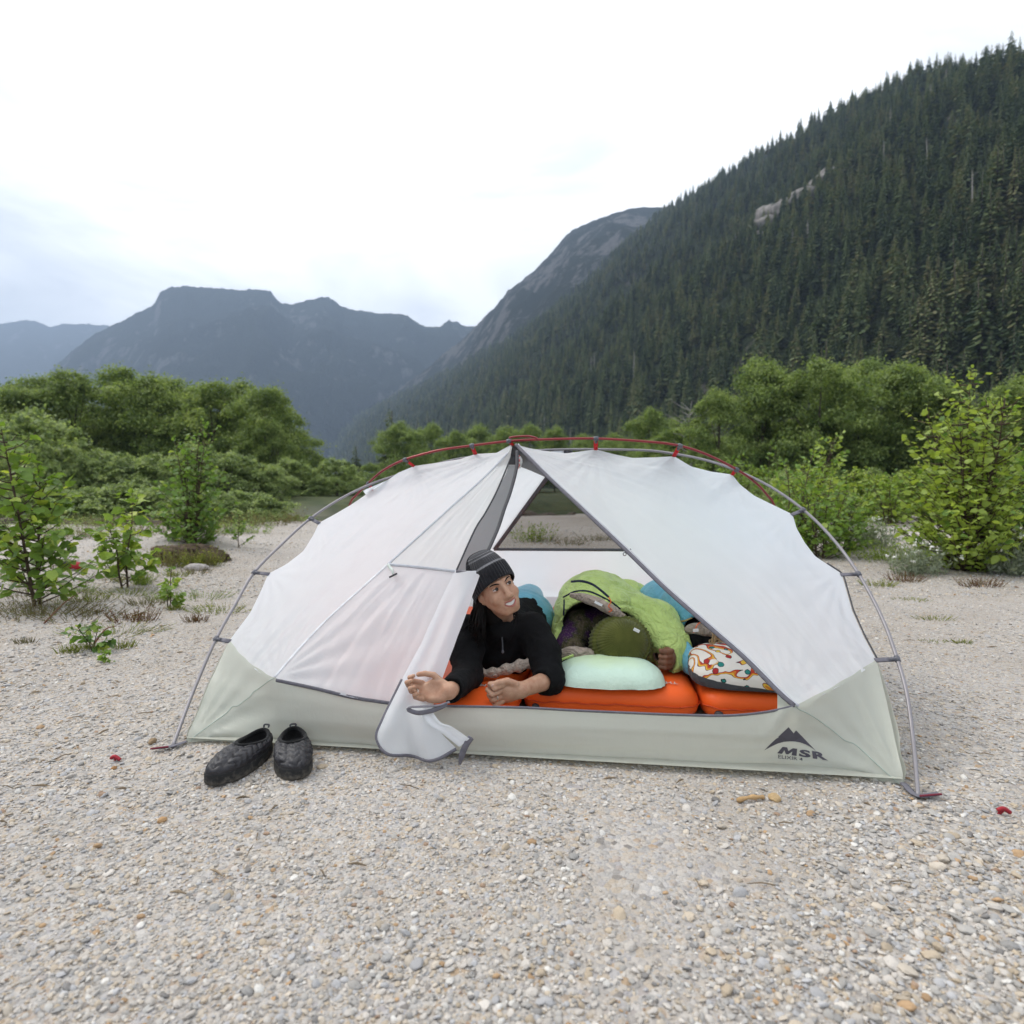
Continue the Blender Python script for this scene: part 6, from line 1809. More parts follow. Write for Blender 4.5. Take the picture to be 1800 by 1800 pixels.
def leaf_obj_material(name, lo, mid, hi):
    t = NT(name)
    f = t.new('ShaderNodeObjectInfo').outputs['Random']
    v = t.coord()
    n = t.noise(v, 5, 3)
    c = t.ramp(f, [(0.0, lo), (0.68, mid), (0.86, tuple((a_ + b_) / 2 for a_, b_ in zip(mid, hi))), (1.0, hi)])
    c = t.mix(0.45, c, t.mix(1.0, c, t.ramp(n.outputs['Fac'], [(0.3, (0.7, 0.75, 0.6)), (0.7, (1.25, 1.2, 1.1))]), 'MULTIPLY'))
    sx = t.new('ShaderNodeSeparateXYZ'); t.l.new(v, sx.inputs[0])
    vein = t.math('ABSOLUTE', t.math('SINE', t.math('MULTIPLY', t.math('SUBTRACT', sx.outputs['Y'], t.math('MULTIPLY', t.math('ABSOLUTE', sx.outputs['X']), 0.6)), 28.0)))
    d = t.bsdf(c, 0.42, 0.35, t.bump(vein, 0.25, 0.02))
    tr = t.new('ShaderNodeBsdfTranslucent'); t.l.new(t.mix(1.0, c, (1.35, 1.35, 0.6), 'MULTIPLY'), tr.inputs['Color'])
    return t.done(t.mixsh(0.38, d, tr.outputs[0]))
M_LEAF_DEEP = leaf_obj_material('alder_leaf', (0.12, 0.21, 0.040), (0.25, 0.36, 0.070), (0.44, 0.51, 0.10))
M_LEAF_LIME = leaf_obj_material('young_leaf', (0.085, 0.165, 0.036), (0.175, 0.285, 0.062), (0.36, 0.44, 0.095))
M_STEM = plain('young_bark', (0.075, 0.052, 0.036), 0.8, 0.2, 0.35, 40, 0.4, 90)
M_STEMRED = plain('reddish_stem', (0.13, 0.055, 0.03), 0.7, 0.2, 0.3, 60)
LEAVES = {}
for nm, m in (('deep', M_LEAF_DEEP), ('lime', M_LEAF_LIME)):
    L_ = []
    for s in range(4):
        me = leaf_mesh('leaf', s, 5, 0.15 + 0.12 * (s % 2), 0.12 + 0.16 * s / 3, 0.33 + 0.04 * (s % 3)); me.materials.append(m); L_.append(me)
    LEAVES[nm] = L_

def place_leaf(mesh, parent, p, d, up, size):
    o = bpy.data.objects.new('leaf', mesh); COL.objects.link(o); o.parent = parent
    d = Vector(d).normalized(); x = d.cross(Vector(up)).normalized(); z = x.cross(d)
    M = Matrix((x, d, z)).transposed().to_4x4(); M = Matrix.Translation(Vector(p)) @ M @ Matrix.Scale(size, 4)
    o.matrix_basis = M
    return o

def sapling(name, base, h, spread, nleaf, leaf, kind, label, cat, seed, stems=1, lean=(0, 0), bare=0.12, group=None, extra=0, mat_stem=None, flat=1.0, low_dense=False):
    """a young tree: stem, side branches and single leaves set along them"""
    rng = np.random.default_rng(seed)
    base = np.asarray(base, float)
    th = thing(name, base, label, cat, group)
    B = []; spots = []
    for s in range(stems):
        a = rng.random() * 6.28
        off = np.array([math.cos(a), math.sin(a) * flat, 0]) * (0.03 * h if stems > 1 else 0)
        out = np.array([math.cos(a), math.sin(a) * flat, 0]) * (spread * 0.55 * rng.random() if stems > 1 else 0)
        hh = h * (1 if s == 0 else 0.62 + 0.35 * rng.random())
        top = off + out + np.array([lean[0] * hh, lean[1] * hh, hh])
        P = spline(np.array([off + (0, 0, -0.03), off * 1.2 + out * 0.2 + np.array([lean[0] * hh * 0.2, 0, hh * 0.3]) + rng.normal(0, 0.012 * h, 3) * (1, 1, 0), off + out * 0.6 + np.array([lean[0] * hh * 0.55, 0, hh * 0.65]) + rng.normal(0, 0.015 * h, 3) * (1, 1, 0), top]), 24)
        B.append(tube(P, np.linspace(0.011 * h ** 0.7, 0.0022, 24), 6))
        nb = max(5, int((nleaf + extra) / stems / 8))
        for b in range(nb):
            t = bare + (0.97 - bare) * ((b + rng.random()) / nb) ** (1.35 if low_dense else 1.0)
            k = min(23, int(t * 23)); p = P[k]
            an = b * 2.4 + rng.normal(0, 0.4)
            ln = spread * (1.05 - 0.72 * t) * (0.55 + 0.6 * rng.random())
            d = np.array([math.cos(an), math.sin(an) * flat, 0.45 + 0.5 * rng.random()])
            e = p + d / np.linalg.norm(d) * ln
            Q = spline(np.array([p, (p + e) / 2 + np.array([0, 0, -0.02 * h]), e]), 9)
            B.append(tube(Q, np.linspace(0.0052 * h ** 0.6, 0.0012, 9), 4))
            m = max(2, int(round(8 * ln / (spread * 0.7) + rng.random())))
            for q in range(m):
                u = 0.25 + 0.75 * (q + 0.6) / m; c = Q[min(8, int(u * 8))]
                sgn = 1 if q % 2 else -1
                dd = d * 0.7 + np.array([-d[1], d[0], 0]) * sgn * (0.8 + 0.3 * rng.random()) + rng.normal(0, 0.45, 3) + np.array([0, 0, -0.35])
                spots.append((c, dd, leaf * (0.55 + 0.6 * rng.random()) * (1.0 if t < 0.85 else 0.75)))
        for q in range(4):
            spots.append((top + np.array([0, 0, -0.02 * q * h * 0.5]), rng.normal(0, 0.6, 3) + np.array([0, 0, 0.7]), leaf * 0.6))
    v, f = merge(B); st = obj('stem', v, f, mat_stem or M_STEM, None)
    st.parent = th
    rng.shuffle(spots)
    ms = LEAVES[kind]
    for c, d, sz in spots[:nleaf]:
        place_leaf(ms[rng.integers(4)], th, c, d, np.array([0, 0, 1.0]) + rng.normal(0, 0.7, 3), sz)
    rest = spots[nleaf:]
    if rest:
        V, F = [], []; o = 0
        src = ms[0]; sv = np.array([v_.co[:] for v_ in src.vertices]); sf = [tuple(p_.vertices) for p_ in src.polygons]
        for c, d, sz in rest:
            d = np.asarray(d, float) / np.linalg.norm(d); x = np.cross(d, np.array([0, 0, 1.0]) + rng.normal(0, 0.7, 3)); x /= np.linalg.norm(x); z = np.cross(x, d)
            V.append(c + (sv * sz) @ np.stack([x, d, z], 1).T); F += [tuple(i + o for i in q) for q in sf]; o += len(sv)
        fo = obj('foliage', np.vstack(V), F, ms[0].materials[0], None); fo.parent = th; fo['kind'] = 'stuff'
    return th

def gpt(x, y, dz=0.0):
    """ground point under a pixel, on the uneven ground"""
    P = on_ground(x, y)
    for _ in range(6):
        P = on_ground(x, y, float(ground_h(P[0], P[1])))
    return P + np.array([0, 0, dz])

sapling('alder_sapling', gpt(72, 1066), 1.30, 0.50, 300, 0.095, 'deep', 'tall young alder with big leaves at the left edge of the gravel', 'sapling', 1, 2, (0.05, 0), 0.06, None, 420)
sapling('alder_sapling', gpt(222, 1034), 0.82, 0.36, 260, 0.100, 'deep', 'slim knee-high alder sapling between the tall sapling and the bush', 'sapling', 2, 2, (0.03, 0))
sapling('alder_sapling', gpt(336, 966, 0.05), 1.75, 0.62, 300, 0.090, 'lime', 'leafy alder bush rooted on an earth mound left of the tent', 'sapling', 3, 6, (0.02, 0), 0.03, None, 900, low_dense=True)
sapling('willow_sprig', gpt(296, 1070), 0.30, 0.11, 34, 0.055, 'deep', 'small silvery willow sprig left of the grey tent pole', 'sapling', 4, 2)
sapling('willow_sprig', gpt(420, 962), 0.50, 0.22, 110, 0.055, 'lime', 'thin waist-high sapling just right of the mound bush', 'sapling', 5, 1)
sapling('willow_sprig', gpt(180, 1292), 0.001, 0.001, 1, 0.001, 'lime', 'x', 'sapling', 6) if False else None
sapling('trailing_seedling', gpt(165, 1143), 0.14, 0.20, 30, 0.048, 'lime', 'low bright seedling sprawling over the sand at left', 'seedling', 7, 2, (0.3, 0))
sapling('trailing_seedling', gpt(185, 1165), 0.06, 0.05, 8, 0.03, 'deep', 'tiny dark seedling in the sand at left', 'seedling', 8, 1)
sapling('alder_sapling', gpt(1700, 1002), 2.12, 0.82, 300, 0.090, 'lime', 'large bright green alder bush on the right of the tent', 'sapling', 11, 5, (-0.03, 0), 0.02, None, 2600, low_dense=True)
sapling('alder_sapling', gpt(1775, 985), 1.45, 0.80, 260, 0.10, 'lime', 'shorter alder bush at the right frame edge', 'sapling', 12, 4, (0.05, 0), 0.02, None, 1000)
sapling('alder_sapling', gpt(1420, 930), 1.75, 0.9, 200, 0.11, 'lime', 'leafy alder bush behind the right tent shoulder', 'sapling', 13, 5, (0.0, 0), 0.02, None, 900)
sapling('alder_sapling', gpt(1440, 982), 1.05, 0.55, 160, 0.085, 'lime', 'knee-high alder bush close behind the right grey pole', 'sapling', 51, 4, (0.0, 0), 0.02, None, 420, low_dense=True)
sapling('alder_sapling', gpt(1478, 972), 0.85, 0.50, 140, 0.080, 'lime', 'small alder bush between the pole and the flowering tuft', 'sapling', 52, 4, (0.0, 0), 0.02, None, 320, low_dense=True)
sapling('alder_sapling', gpt(1390, 975), 1.35, 0.60, 150, 0.090, 'lime', 'alder bush just over the right canopy edge', 'sapling', 53, 4, (0.0, 0), 0.02, None, 420, low_dense=True)
sapling('alder_sapling', gpt(1292, 915), 1.60, 0.85, 160, 0.11, 'lime', 'wide alder bush rising behind the red ridge pole', 'sapling', 14, 6, (0.0, 0), 0.02, None, 520)
sapling('alder_sapling', gpt(1350, 905), 2.15, 0.62, 140, 0.11, 'lime', 'taller alder sapling among bushes right of the tent peak', 'sapling', 15, 4, (0.02, 0), 0.05, None, 320)
sapling('alder_sapling', gpt(1175, 903), 2.1, 0.7, 120, 0.11, 'lime', 'slender alder sapling showing above the tent ridge', 'sapling', 16, 3, (0.0, 0), 0.05, None, 240)
sapling('alder_sapling', gpt(1490, 945), 1.05, 0.62, 150, 0.10, 'lime', 'low alder bush near the flowering tuft', 'sapling', 17, 5, (0.0, 0), 0.02, None, 320)
sapling('alder_sapling', gpt(1560, 925), 1.2, 0.8, 120, 0.10, 'lime', 'spreading alder bush behind the flowering tufts', 'sapling', 18, 5, (0.0, 0), 0.02, None, 420)
sapling('alder_sapling', gpt(1068, 925), 1.1, 0.5, 110, 0.08, 'lime', 'alder sapling seen through the rear mesh window', 'sapling', 19, 3, (0.0, 0), 0.02, None, 160)

# ---- shrubs and trees with clumped crowns
M_CROWN_ALDER = leaf_material('alder_crown', [(0.0, (0.090, 0.135, 0.040)), (0.5, (0.20, 0.265, 0.080)), (1.0, (0.32, 0.38, 0.125))], 0.5, 0.46)
M_CROWN_LIGHT = leaf_material('light_crown', [(0.0, (0.090, 0.140, 0.042)), (0.5, (0.20, 0.265, 0.085)), (1.0, (0.32, 0.385, 0.135))], 0.5, 0.46)
M_CROWN_WILLOW = leaf_material('willow_crown', [(0.0, (0.13, 0.18, 0.07)), (0.5, (0.27, 0.34, 0.14)), (1.0, (0.39, 0.45, 0.21))], 0.55, 0.46)
M_CROWN_BUSH = leaf_material('bush_crown', [(0.0, (0.11, 0.16, 0.03)), (0.5, (0.21, 0.29, 0.05)), (1.0, (0.36, 0.43, 0.085))], 0.5, 0.40)

def clump_crown(seed, nclump, per, leaf, shape, base=0.22, flatten=0.85, hollow=0.5, aspect=1.7, lobes=17, droop=0.22):
    """leaves gathered in clumps on the upper shells of several uneven lobes, crown of unit height"""
    rng = np.random.default_rng(seed)
    LB = []
    for k in range(lobes):
        t = (k + 0.5 + 0.4 * rng.normal()) / lobes; t = min(0.97, max(0.03, t)); a = k * 2.399 + rng.normal(0, 0.5)
        r = shape(t) * (0.45 + 0.65 * rng.random() ** 1.2)
        LB.append((r * math.cos(a), r * math.sin(a), base + (0.93 - base) * t, shape(t) * (0.28 + 0.34 * rng.random()) + 0.045))
    LB[-1] = (0.05 * rng.normal(), 0.05 * rng.normal(), 0.86, 0.16); LB[-2] = (0.10 * rng.normal(), 0.10 * rng.normal(), 0.76, 0.20)
    C = []
    while len(C) < nclump:
        x, y, z, R_ = LB[rng.integers(lobes)]
        d = rng.normal(size=3); d /= np.linalg.norm(d); d[2] = abs(d[2]) * 0.9 - 0.35
        q = np.array([x, y, z]) + d * R_ * (0.55 + 0.5 * rng.random()) * np.array([1, 1, 0.85])
        if 0.02 < q[2] < 1.02: C.append(q)
    C = np.array(C)
    cr = (0.028 + 0.050 * rng.random(nclump) ** 1.5)
    n = nclump * per
    ci = np.repeat(np.arange(nclump), per)
    d = rng.normal(size=(n, 3)); d /= np.linalg.norm(d, axis=1)[:, None]
    rad = np.where(rng.random(n) < 0.22, 1.0 + 1.1 * rng.random(n) ** 1.5, rng.random(n) ** 0.45)
    P = C[ci] + d * (cr[ci] * rad)[:, None] * np.array([1.35, 1.35, flatten])
    P[:, 2] -= droop * (np.hypot(P[:, 0] - C[ci, 0], P[:, 1] - C[ci, 1]) ** 2) / 0.1          # clumps droop at their edges
    nrm = d * 0.5 + rng.normal(0, 0.5, (n, 3)) + np.array([0, 0, 0.8]); nrm /= np.linalg.norm(nrm, axis=1)[:, None]
    u = np.cross(nrm, rng.normal(size=(n, 3))); u /= np.linalg.norm(u, axis=1)[:, None]
    w = np.cross(nrm, u)
    s = leaf * (0.6 + 0.8 * rng.random(n))[:, None]
    V = np.stack([P - u * s * 0.5, P + w * s * 0.5 / aspect, P + u * s * 0.5, P - w * s * 0.5 / aspect], 1).reshape(-1, 3)
    F = np.arange(4 * n).reshape(n, 4)
    tint = np.clip(0.5 + rng.normal(0, 0.26, nclump)[ci] + rng.normal(0, 0.16, n), 0, 1)
    return V, F, tint, C

def tree_meshes(seed, nclump, per, leaf, shape, mat, trunk_r, base, limbs=9, multi=1):
    V, F, tint, C = clump_crown(seed, nclump, per, leaf, shape, base)
    crown = mesh_np('crown', V, F, False); set_tint(crown, tint); crown.materials.append(mat)
    rng = np.random.default_rng(seed + 77); B = []
    for m in range(multi):
        a = rng.random() * 6.28; sp = 0.10 * (multi > 1)
        top = np.array([sp * math.cos(a), sp * math.sin(a), 0.72])
        P = spline(np.array([(0.02 * math.cos(a) * (multi > 1), 0.02 * math.sin(a) * (multi > 1), -0.02), top * 0.35 + rng.normal(0, 0.012, 3), top * 0.7 + rng.normal(0, 0.02, 3), top]), 16)
        B.append(tube(P, np.linspace(trunk_r, trunk_r * 0.25, 16), 7))
        for k in range(limbs // multi):
            c = C[rng.integers(len(C))]; i = min(15, max(3, int((c[2] * 0.62) * 16)))
            Q = spline(np.array([P[i], (P[i] + c) / 2 + np.array([0, 0, 0.02]), c]), 8)
            B.append(tube(Q, np.linspace(trunk_r * 0.45, trunk_r * 0.06, 8), 5))
    v, f = merge(B); tr = mesh_np('trunk', v, f); tr.materials.append(M_BARK)
    return crown, tr
dome = lambda t: 0.46 * math.sin(PI * min(1, 0.16 + 0.84 * t)) ** 0.55 * (1.0 - 0.25 * t)
cone_ = lambda t: 0.42 * (1 - t) ** 0.55 * min(1, 0.4 + 3 * t)
bushy = lambda t: 0.62 * math.sin(PI * (0.22 + 0.74 * t)) ** 0.7
TREES = [tree_meshes(500 + k, 420, 75, 0.021, dome if k % 2 else (lambda t: 0.42 * math.sin(PI * min(1, 0.2 + 0.8 * t)) ** 0.6 * (1.05 - 0.45 * t)), M_CROWN_ALDER, 0.016, 0.12, 12) for k in range(4)]
TREES_L = [tree_meshes(600 + k, 400, 72, 0.021, dome if k % 2 else cone_, M_CROWN_LIGHT, 0.015, 0.14, 12) for k in range(4)]
SHRUBS = [tree_meshes(700 + k, 190, 60, 0.042, bushy, M_CROWN_WILLOW, 0.012, 0.02, 10, 4) for k in range(4)]
BUSHES = [tree_meshes(800 + k, 170, 55, 0.055, bushy, M_CROWN_BUSH, 0.010, 0.02, 10, 4) for k in range(3)]

def plant(kind, name, px, top_py, d, width, label, cat, group, seed):
    """stand a tree or shrub at depth d so that it reaches the height the pixel row gives"""
    rng = np.random.default_rng(seed)
    x = (px - 900) / FPX * d
    z0 = float(ground_h(np.array([x]), np.array([d]))[0])
    h = (CAM_H + (HORIZON - top_py) / FPX * d) - z0
    crown, tr = kind[rng.integers(len(kind))]
    o = thing(name, (x, d, z0 - 0.02), label, cat, group)
    for nm, me in (('trunk', tr), ('crown', crown)):
        c = bpy.data.objects.new(nm, me); COL.objects.link(c); c.parent = o
    o.scale = (h * width, h * width, h); o.rotation_euler = (0, 0, rng.random() * 6.28)
    return o

sd = 0
G_LEFT = 'alder grove on the far left bank'
for px, top, d, w, lab in [(-60, 665, 52, 1.0, 'dark alder at the far left edge of the left grove'), (15, 668, 47, 0.95, 'dark alder above the tall left sapling'), (75, 648, 56, 1.0, 'second alder from the left in the left grove'),
                      (140, 640, 50, 0.9, 'dark alder with raised crown in the left grove'), (205, 632, 55, 0.95, 'tallest alder of the left grove'), (262, 648, 50, 0.9, 'dark alder left of the grove centre'),
                      (318, 652, 57, 0.95, 'dark alder near the grove centre, behind the mound bush'), (372, 656, 51, 0.9, 'dark alder right of the mound bush'), (425, 660, 56, 0.9, 'second alder from the right in the left grove'),
                      (468, 668, 50, 0.80, 'dark alder with visible trunk at the right end of the grove'), (490, 735, 47, 0.62, 'short alder skirting the right end of the grove')]:
    sd += 1; plant(TREES, 'alder_tree', px, top, d, w, lab, 'tree', G_LEFT, sd)
for k in range(12):
    sd += 1; px = -40 + 48 * k
    plant(TREES, 'alder_tree', px, 735 + 22 * math.sin(k * 2.1), 60 + 3 * math.sin(k), 1.25, 'low alder filling the shaded back of the left grove, ' + ordinal(k), 'tree', 'understorey of the left grove', sd)
for px, top, d, w, lab in [(55, 708, 33, 0.85, 'pale green willow in front of the left grove')]:
    sd += 1; plant(SHRUBS, 'willow_shrub', px, top, d, w, lab, 'shrub', None, sd)
rng_s = np.random.default_rng(21)
for k in range(26):
    sd += 1; px = -30 + 26.5 * k + rng_s.normal(0, 9)
    d = 32.5 + 4 * rng_s.random() + (max(0, px - 420) * 0.045)
    top = 772 + 50 * rng_s.random() + (14 if px > 480 else 0) - (14 if px < 300 else 0)
    plant(SHRUBS, 'willow_shrub', px, top, d, 0.85 + 0.4 * rng_s.random(), 'grey-green willow shrub on the far river bank, ' + ordinal(k), 'shrub', 'willow shrubs on the far river bank', sd)
G_MID = 'pale alders across the river'
for px, top, d, w, lab in [(560, 800, 62, 1.0, 'low pale alder right of the left grove'), (610, 815, 66, 1.0, 'low pale alder under the dark valley gap'), (655, 810, 60, 0.9, 'small pale alder left of the red pole'), (706, 735, 72, 0.85, 'rounded pale alder above the left canopy'),
                      (758, 738, 78, 0.75, 'pale alder second from the left above the canopy'), (800, 752, 70, 0.85, 'pale alder between the left canopy clips'), (840, 738, 80, 0.75, 'pale alder just left of the tent peak'),
                      (885, 742, 74, 0.8, 'pale alder directly behind the tent peak'), (930, 740, 78, 0.85, 'pale alder just right of the tent peak'), (975, 744, 72, 0.8, 'broad pale alder above the right canopy'), (1030, 758, 76, 0.9, 'low pale alder above the middle ridge clip'),
                      (1085, 756, 70, 0.9, 'low pale alder right of the middle ridge clip'), (1140, 712, 62, 0.8, 'pale alder left of the bare-branched tree')]:
    sd += 1; plant(TREES_L, 'alder_tree', px, top, d, w, lab, 'tree', G_MID, sd)
G_RIGHT = 'alders on the right bank'
for px, top, d, w, lab in [(1262, 672, 44, 0.75, 'alder with thin crown at the left of the right bank'), (1335, 612, 46, 0.70, 'tall alder with a visible trunk on the right bank'), (1440, 622, 44, 0.85, 'broad drooping alder right of the tall trunked one'),
                      (1510, 616, 47, 0.85, 'rounded alder behind the right bush row'), (1585, 632, 45, 0.85, 'drooping alder left of the large right bush'), (1660, 668, 42, 0.9, 'shaded alder behind the large right bush'),
                      (1745, 672, 40, 0.9, 'dark alder right of the large right bush'), (1820, 640, 38, 0.9, 'alder cut by the right frame edge')]:
    sd += 1; plant(TREES_L if px < 1650 else TREES, 'alder_tree', px, top, d, w, lab, 'tree', G_RIGHT, sd)
for k in range(10):
    sd += 1; px = 1190 + 70 * k
    plant(TREES, 'alder_tree', px, 745 + 15 * math.sin(k * 1.7), 50 + 3 * math.sin(k * 2.0), 1.3, 'low dark alder shading the right bank, ' + ordinal(k), 'tree', 'understorey of the right bank', sd)
for k in range(26):
    sd += 1; px = 1180 + 27 * k + rng_s.normal(0, 8)
    d = 13 + 9 * rng_s.random(); top = 800 + 48 * rng_s.random()
    plant(BUSHES if rng_s.random() < 0.6 else SHRUBS, 'bush', px, top, d, 0.9 + 0.4 * rng_s.random(), 'leafy green bush in the thicket right of the tent, ' + ordinal(k), 'bush', 'thicket of bushes right of the tent', sd)
for px, top, d, w, lab in [(470, 893, 16.5, 0.8, 'pale willow tuft at the edge of the river, left of tent'), (500, 905, 15.5, 0.7, 'low willow tuft beside the grey pole and river'), (445, 905, 14.5, 0.7, 'small willow tuft right of the mound bush')]:
    sd += 1; plant(SHRUBS, 'willow_shrub', px, top, d, w, lab, 'shrub', None, sd)
for k in range(16):
    sd += 1; px = -20 + 33 * k + rng_s.normal(0, 6)
    plant(SHRUBS, 'willow_shrub', px, 842 + 26 * rng_s.random() + (14 if px > 400 else 0), 21.5 + 3.5 * rng_s.random(), 1.1 + 0.5 * rng_s.random(), 'low willow shrub on the near river bank, ' + ordinal(k), 'shrub', 'low willows on the near river bank', sd)
# dark conifers standing in the gap of the valley
for px, top, d, lab in [(690, 718, 95, 'dark conifer rising behind the rounded pale alder'), (627, 782, 110, 'small dark conifer in the valley gap left of the tent')]:
    z = CAM_H + (HORIZON - top) / FPX * d
    conifer(((px - 900) / FPX * d, d, 0), z, 1.5, 0.5, CROWNS[1], lab)
# grey leafless tree
rngb = np.random.default_rng(5); B = []
d = 46; x = (1212 - 900) / FPX * d; hb = CAM_H + (HORIZON - 705) / FPX * d
P = spline(np.array([(0, 0, 0), (0.1, 0, hb * 0.4), (-0.1, 0, hb * 0.75), (0.1, 0, hb)]), 20); B.append(tube(P, np.linspace(0.11, 0.02, 20), 6))
for k in range(34):
    i = 7 + int(12 * rngb.random()); a = rngb.random() * 6.28; l = 0.8 + 1.5 * rngb.random()
    e = P[i] + np.array([math.cos(a), math.sin(a), 0.55]) * l
    B.append(tube(spline(np.array([P[i], (P[i] + e) / 2 + rngb.normal(0, .1, 3), e]), 7), np.linspace(0.035, 0.008, 7), 4))
v, f = merge(B); tag(obj('dead_tree', v + np.array([x, d, 0]), f, M_SNAG), 'grey leafless tree left of the tall right-bank alder', 'dead tree')

# ---- ground plants
def tuft(name, px, py, w, h, n, mats, label, cat, group, seed, flowers=0, wide=0.25):
    """many upright stalks with small narrow leaves; optionally white flower heads"""
    rng = np.random.default_rng(seed); c = gpt(px, py)
    th = thing(name, c, label, cat, group)
    V, F, o = [], [], 0; FL = []
    for k in range(n):
        a = rng.random() * 6.28; r = w * rng.random() ** 0.7
        b = np.array([r * math.cos(a), r * math.sin(a) * 0.7, -0.01])
        t = b + np.array([b[0] * wide * 2 + rng.normal(0, 0.12 * h), b[1] * wide + rng.normal(0, 0.12 * h), h * (0.5 + 0.6 * rng.random())])
        S = spline(np.array([b, (b + t) / 2 + rng.normal(0, 0.03 * h, 3), t]), 6)
        v, f = tube(S, np.linspace(0.0022, 0.0008, 6), 3, cap=False); V.append(v); F += [tuple(i + o for i in q) for q in f]; o += len(v)
        for q in range(7):
            p = S[min(5, 1 + int(q * 0.7))]; d = rng.normal(0, 1, 3) + np.array([0, 0, 0.5]); d /= np.linalg.norm(d); l = h * 0.16 * (0.6 + 0.8 * rng.random()); s_ = np.cross(d, rng.normal(0, 1, 3)); s_ /= np.linalg.norm(s_)
            V.append(np.array([p, p + d * l * 0.5 + s_ * l * 0.16, p + d * l, p + d * l * 0.5 - s_ * l * 0.16])); F.append((o, o + 1, o + 2, o + 3)); o += 4
        if k < flowers: FL.append(t)
    ob = obj('foliage', np.vstack(V), F, mats[0], None, False); ob.parent = th; set_tint(ob.data, rng.random(len(F)))
    if FL:
        iv, if_ = ico(1)
        vs = [(p + iv * np.array([0.016, 0.016, 0.009]) * (0.7 + 0.6 * rng.random()), if_) for p in FL]
        vs += [(p + rng.normal(0, 0.014, 3) + iv * 0.008, if_) for p in FL for _ in range(3)]
        v, f = merge(vs); fo = obj('flower_heads', v, f, mats[1], None); fo.parent = th
    return th
M_SILVER = leaf_material('silvery_leaf', [(0.0, (0.16, 0.19, 0.12)), (1.0, (0.36, 0.40, 0.30))], 0.7, 0.3)
M_MOSS = leaf_material('moss', [(0.0, (0.10, 0.13, 0.02)), (0.6, (0.22, 0.26, 0.04)), (1.0, (0.36, 0.36, 0.07))], 0.7, 0.3)
M_RUSSET = leaf_material('russet_leaf', [(0.0, (0.10, 0.035, 0.02)), (0.55, (0.17, 0.075, 0.035)), (1.0, (0.16, 0.16, 0.04))], 0.7, 0.3)
M_DRY = leaf_material('dry_grass', [(0.0, (0.13, 0.10, 0.05)), (0.6, (0.20, 0.17, 0.08)), (1.0, (0.15, 0.18, 0.06))], 0.8, 0.3)
M_FLOWER = plain('white_petals', (0.78, 0.77, 0.70), 0.7, 0.2, 0.06, 90)
tuft('flowering_tuft', 1612, 1010, 0.24, 0.30, 130, [M_SILVER, M_FLOWER], 'silvery tuft with white flower heads near the gravel edge', 'wildflower', 'silvery wildflowers', 1, 16)
tuft('flowering_tuft', 1530, 962, 0.34, 0.36, 130, [M_SILVER, M_FLOWER], 'larger silvery flowering tuft farther back right of the pole', 'wildflower', 'silvery wildflowers', 2, 18)
tuft('flowering_tuft', 1782, 1012, 0.20, 0.42, 80, [M_SILVER, M_FLOWER], 'flowering tuft at the right frame edge', 'wildflower', 'silvery wildflowers', 3, 12)
tuft('leafy_clump', 1560, 985, 0.35, 0.22, 130, [M_CROWN_BUSH], 'low bright green clump behind the flowering tuft', 'plant', None, 4)
tuft('leafy_clump', 1700, 995, 0.55, 0.22, 170, [M_CROWN_BUSH], 'dark leafy clump under the large right bush', 'plant', None, 5)
for i, (px, py, w, h, m, lab) in enumerate([(1642, 1088, 0.11, 0.035, M_MOSS, 'yellow-green moss cushion on the gravel at right'), (1690, 1130, 0.055, 0.03, M_MOSS, 'small moss cushion nearest the right pole'), (1640, 1128, 0.06, 0.02, M_MOSS, 'flat moss patch right of the grey pole'),
        (1725, 1030, 0.17, 0.09, M_RUSSET, 'russet trailing plant on the sand at right'), (1590, 1022, 0.15, 0.09, M_RUSSET, 'russet plant at the foot of the flowering tuft'), (1545, 1030, 0.15, 0.07, M_MOSS, 'olive moss patch beside the grey pole at right'), (1600, 1055, 0.12, 0.03, M_MOSS, 'thin moss patch between russet plants'),
        (1445, 1015, 0.001, 0.001, M_MOSS, ''),
        (238, 1092, 0.15, 0.09, M_RUSSET, 'russet low plant below the slim left sapling'), (345, 1092, 0.07, 0.06, M_RUSSET, 'russet tuft right of the willow sprig'), (308, 1072, 0.05, 0.05, M_MOSS, 'moss at the base of the willow sprig'), (120, 1147, 0.06, 0.05, M_MOSS, 'dark moss tuft at lower left'), (215, 1138, 0.06, 0.05, M_MOSS, 'moss tuft beside the bright seedling'),
        (155, 1140, 0.07, 0.05, M_MOSS, 'lime moss tuft under the bright seedling'), (45, 1130, 0.05, 0.04, M_DRY, 'dry grass wisp at the far lower left'), (60, 1080, 0.38, 0.12, M_DRY, 'dry brown grass round the tall left sapling'), (150, 1085, 0.30, 0.07, M_DRY, 'thin dry grass right of the tall left sapling'), (225, 1045, 0.25, 0.06, M_MOSS, 'mossy ground at the slim sapling base'),
        (250, 1028, 0.08, 0.12, M_CROWN_BUSH, 'small leafy shoot at the slim sapling base'), (360, 1066, 0.06, 0.02, M_MOSS, 'faint moss patch left of the pole'), (200, 1112, 0.25, 0.05, M_MOSS, 'sparse mossy patch in front of russet plant')]):
    if not lab: continue
    tuft('ground_plant', px, py, w, h, int(40 + 260 * w), [m], lab, 'plant', 'low plants on the sand', 30 + i)
for i, (px, py) in enumerate([(935, 952), (1000, 957), (960, 950), (1050, 950)]):
    tuft('grass_tuft', px, py, 0.30, 0.30 if i == 0 else 0.12, 70, [M_DRY if i else M_CROWN_BUSH], ['bright tall grass tuft seen through the rear mesh window', 'dry grass tuft right of the bright one behind the mesh', 'dry grass tuft beside the bright one behind the mesh', 'rightmost dry grass tuft seen through the rear mesh'][i], 'grass tuft', 'grass tufts behind the tent', 60 + i)
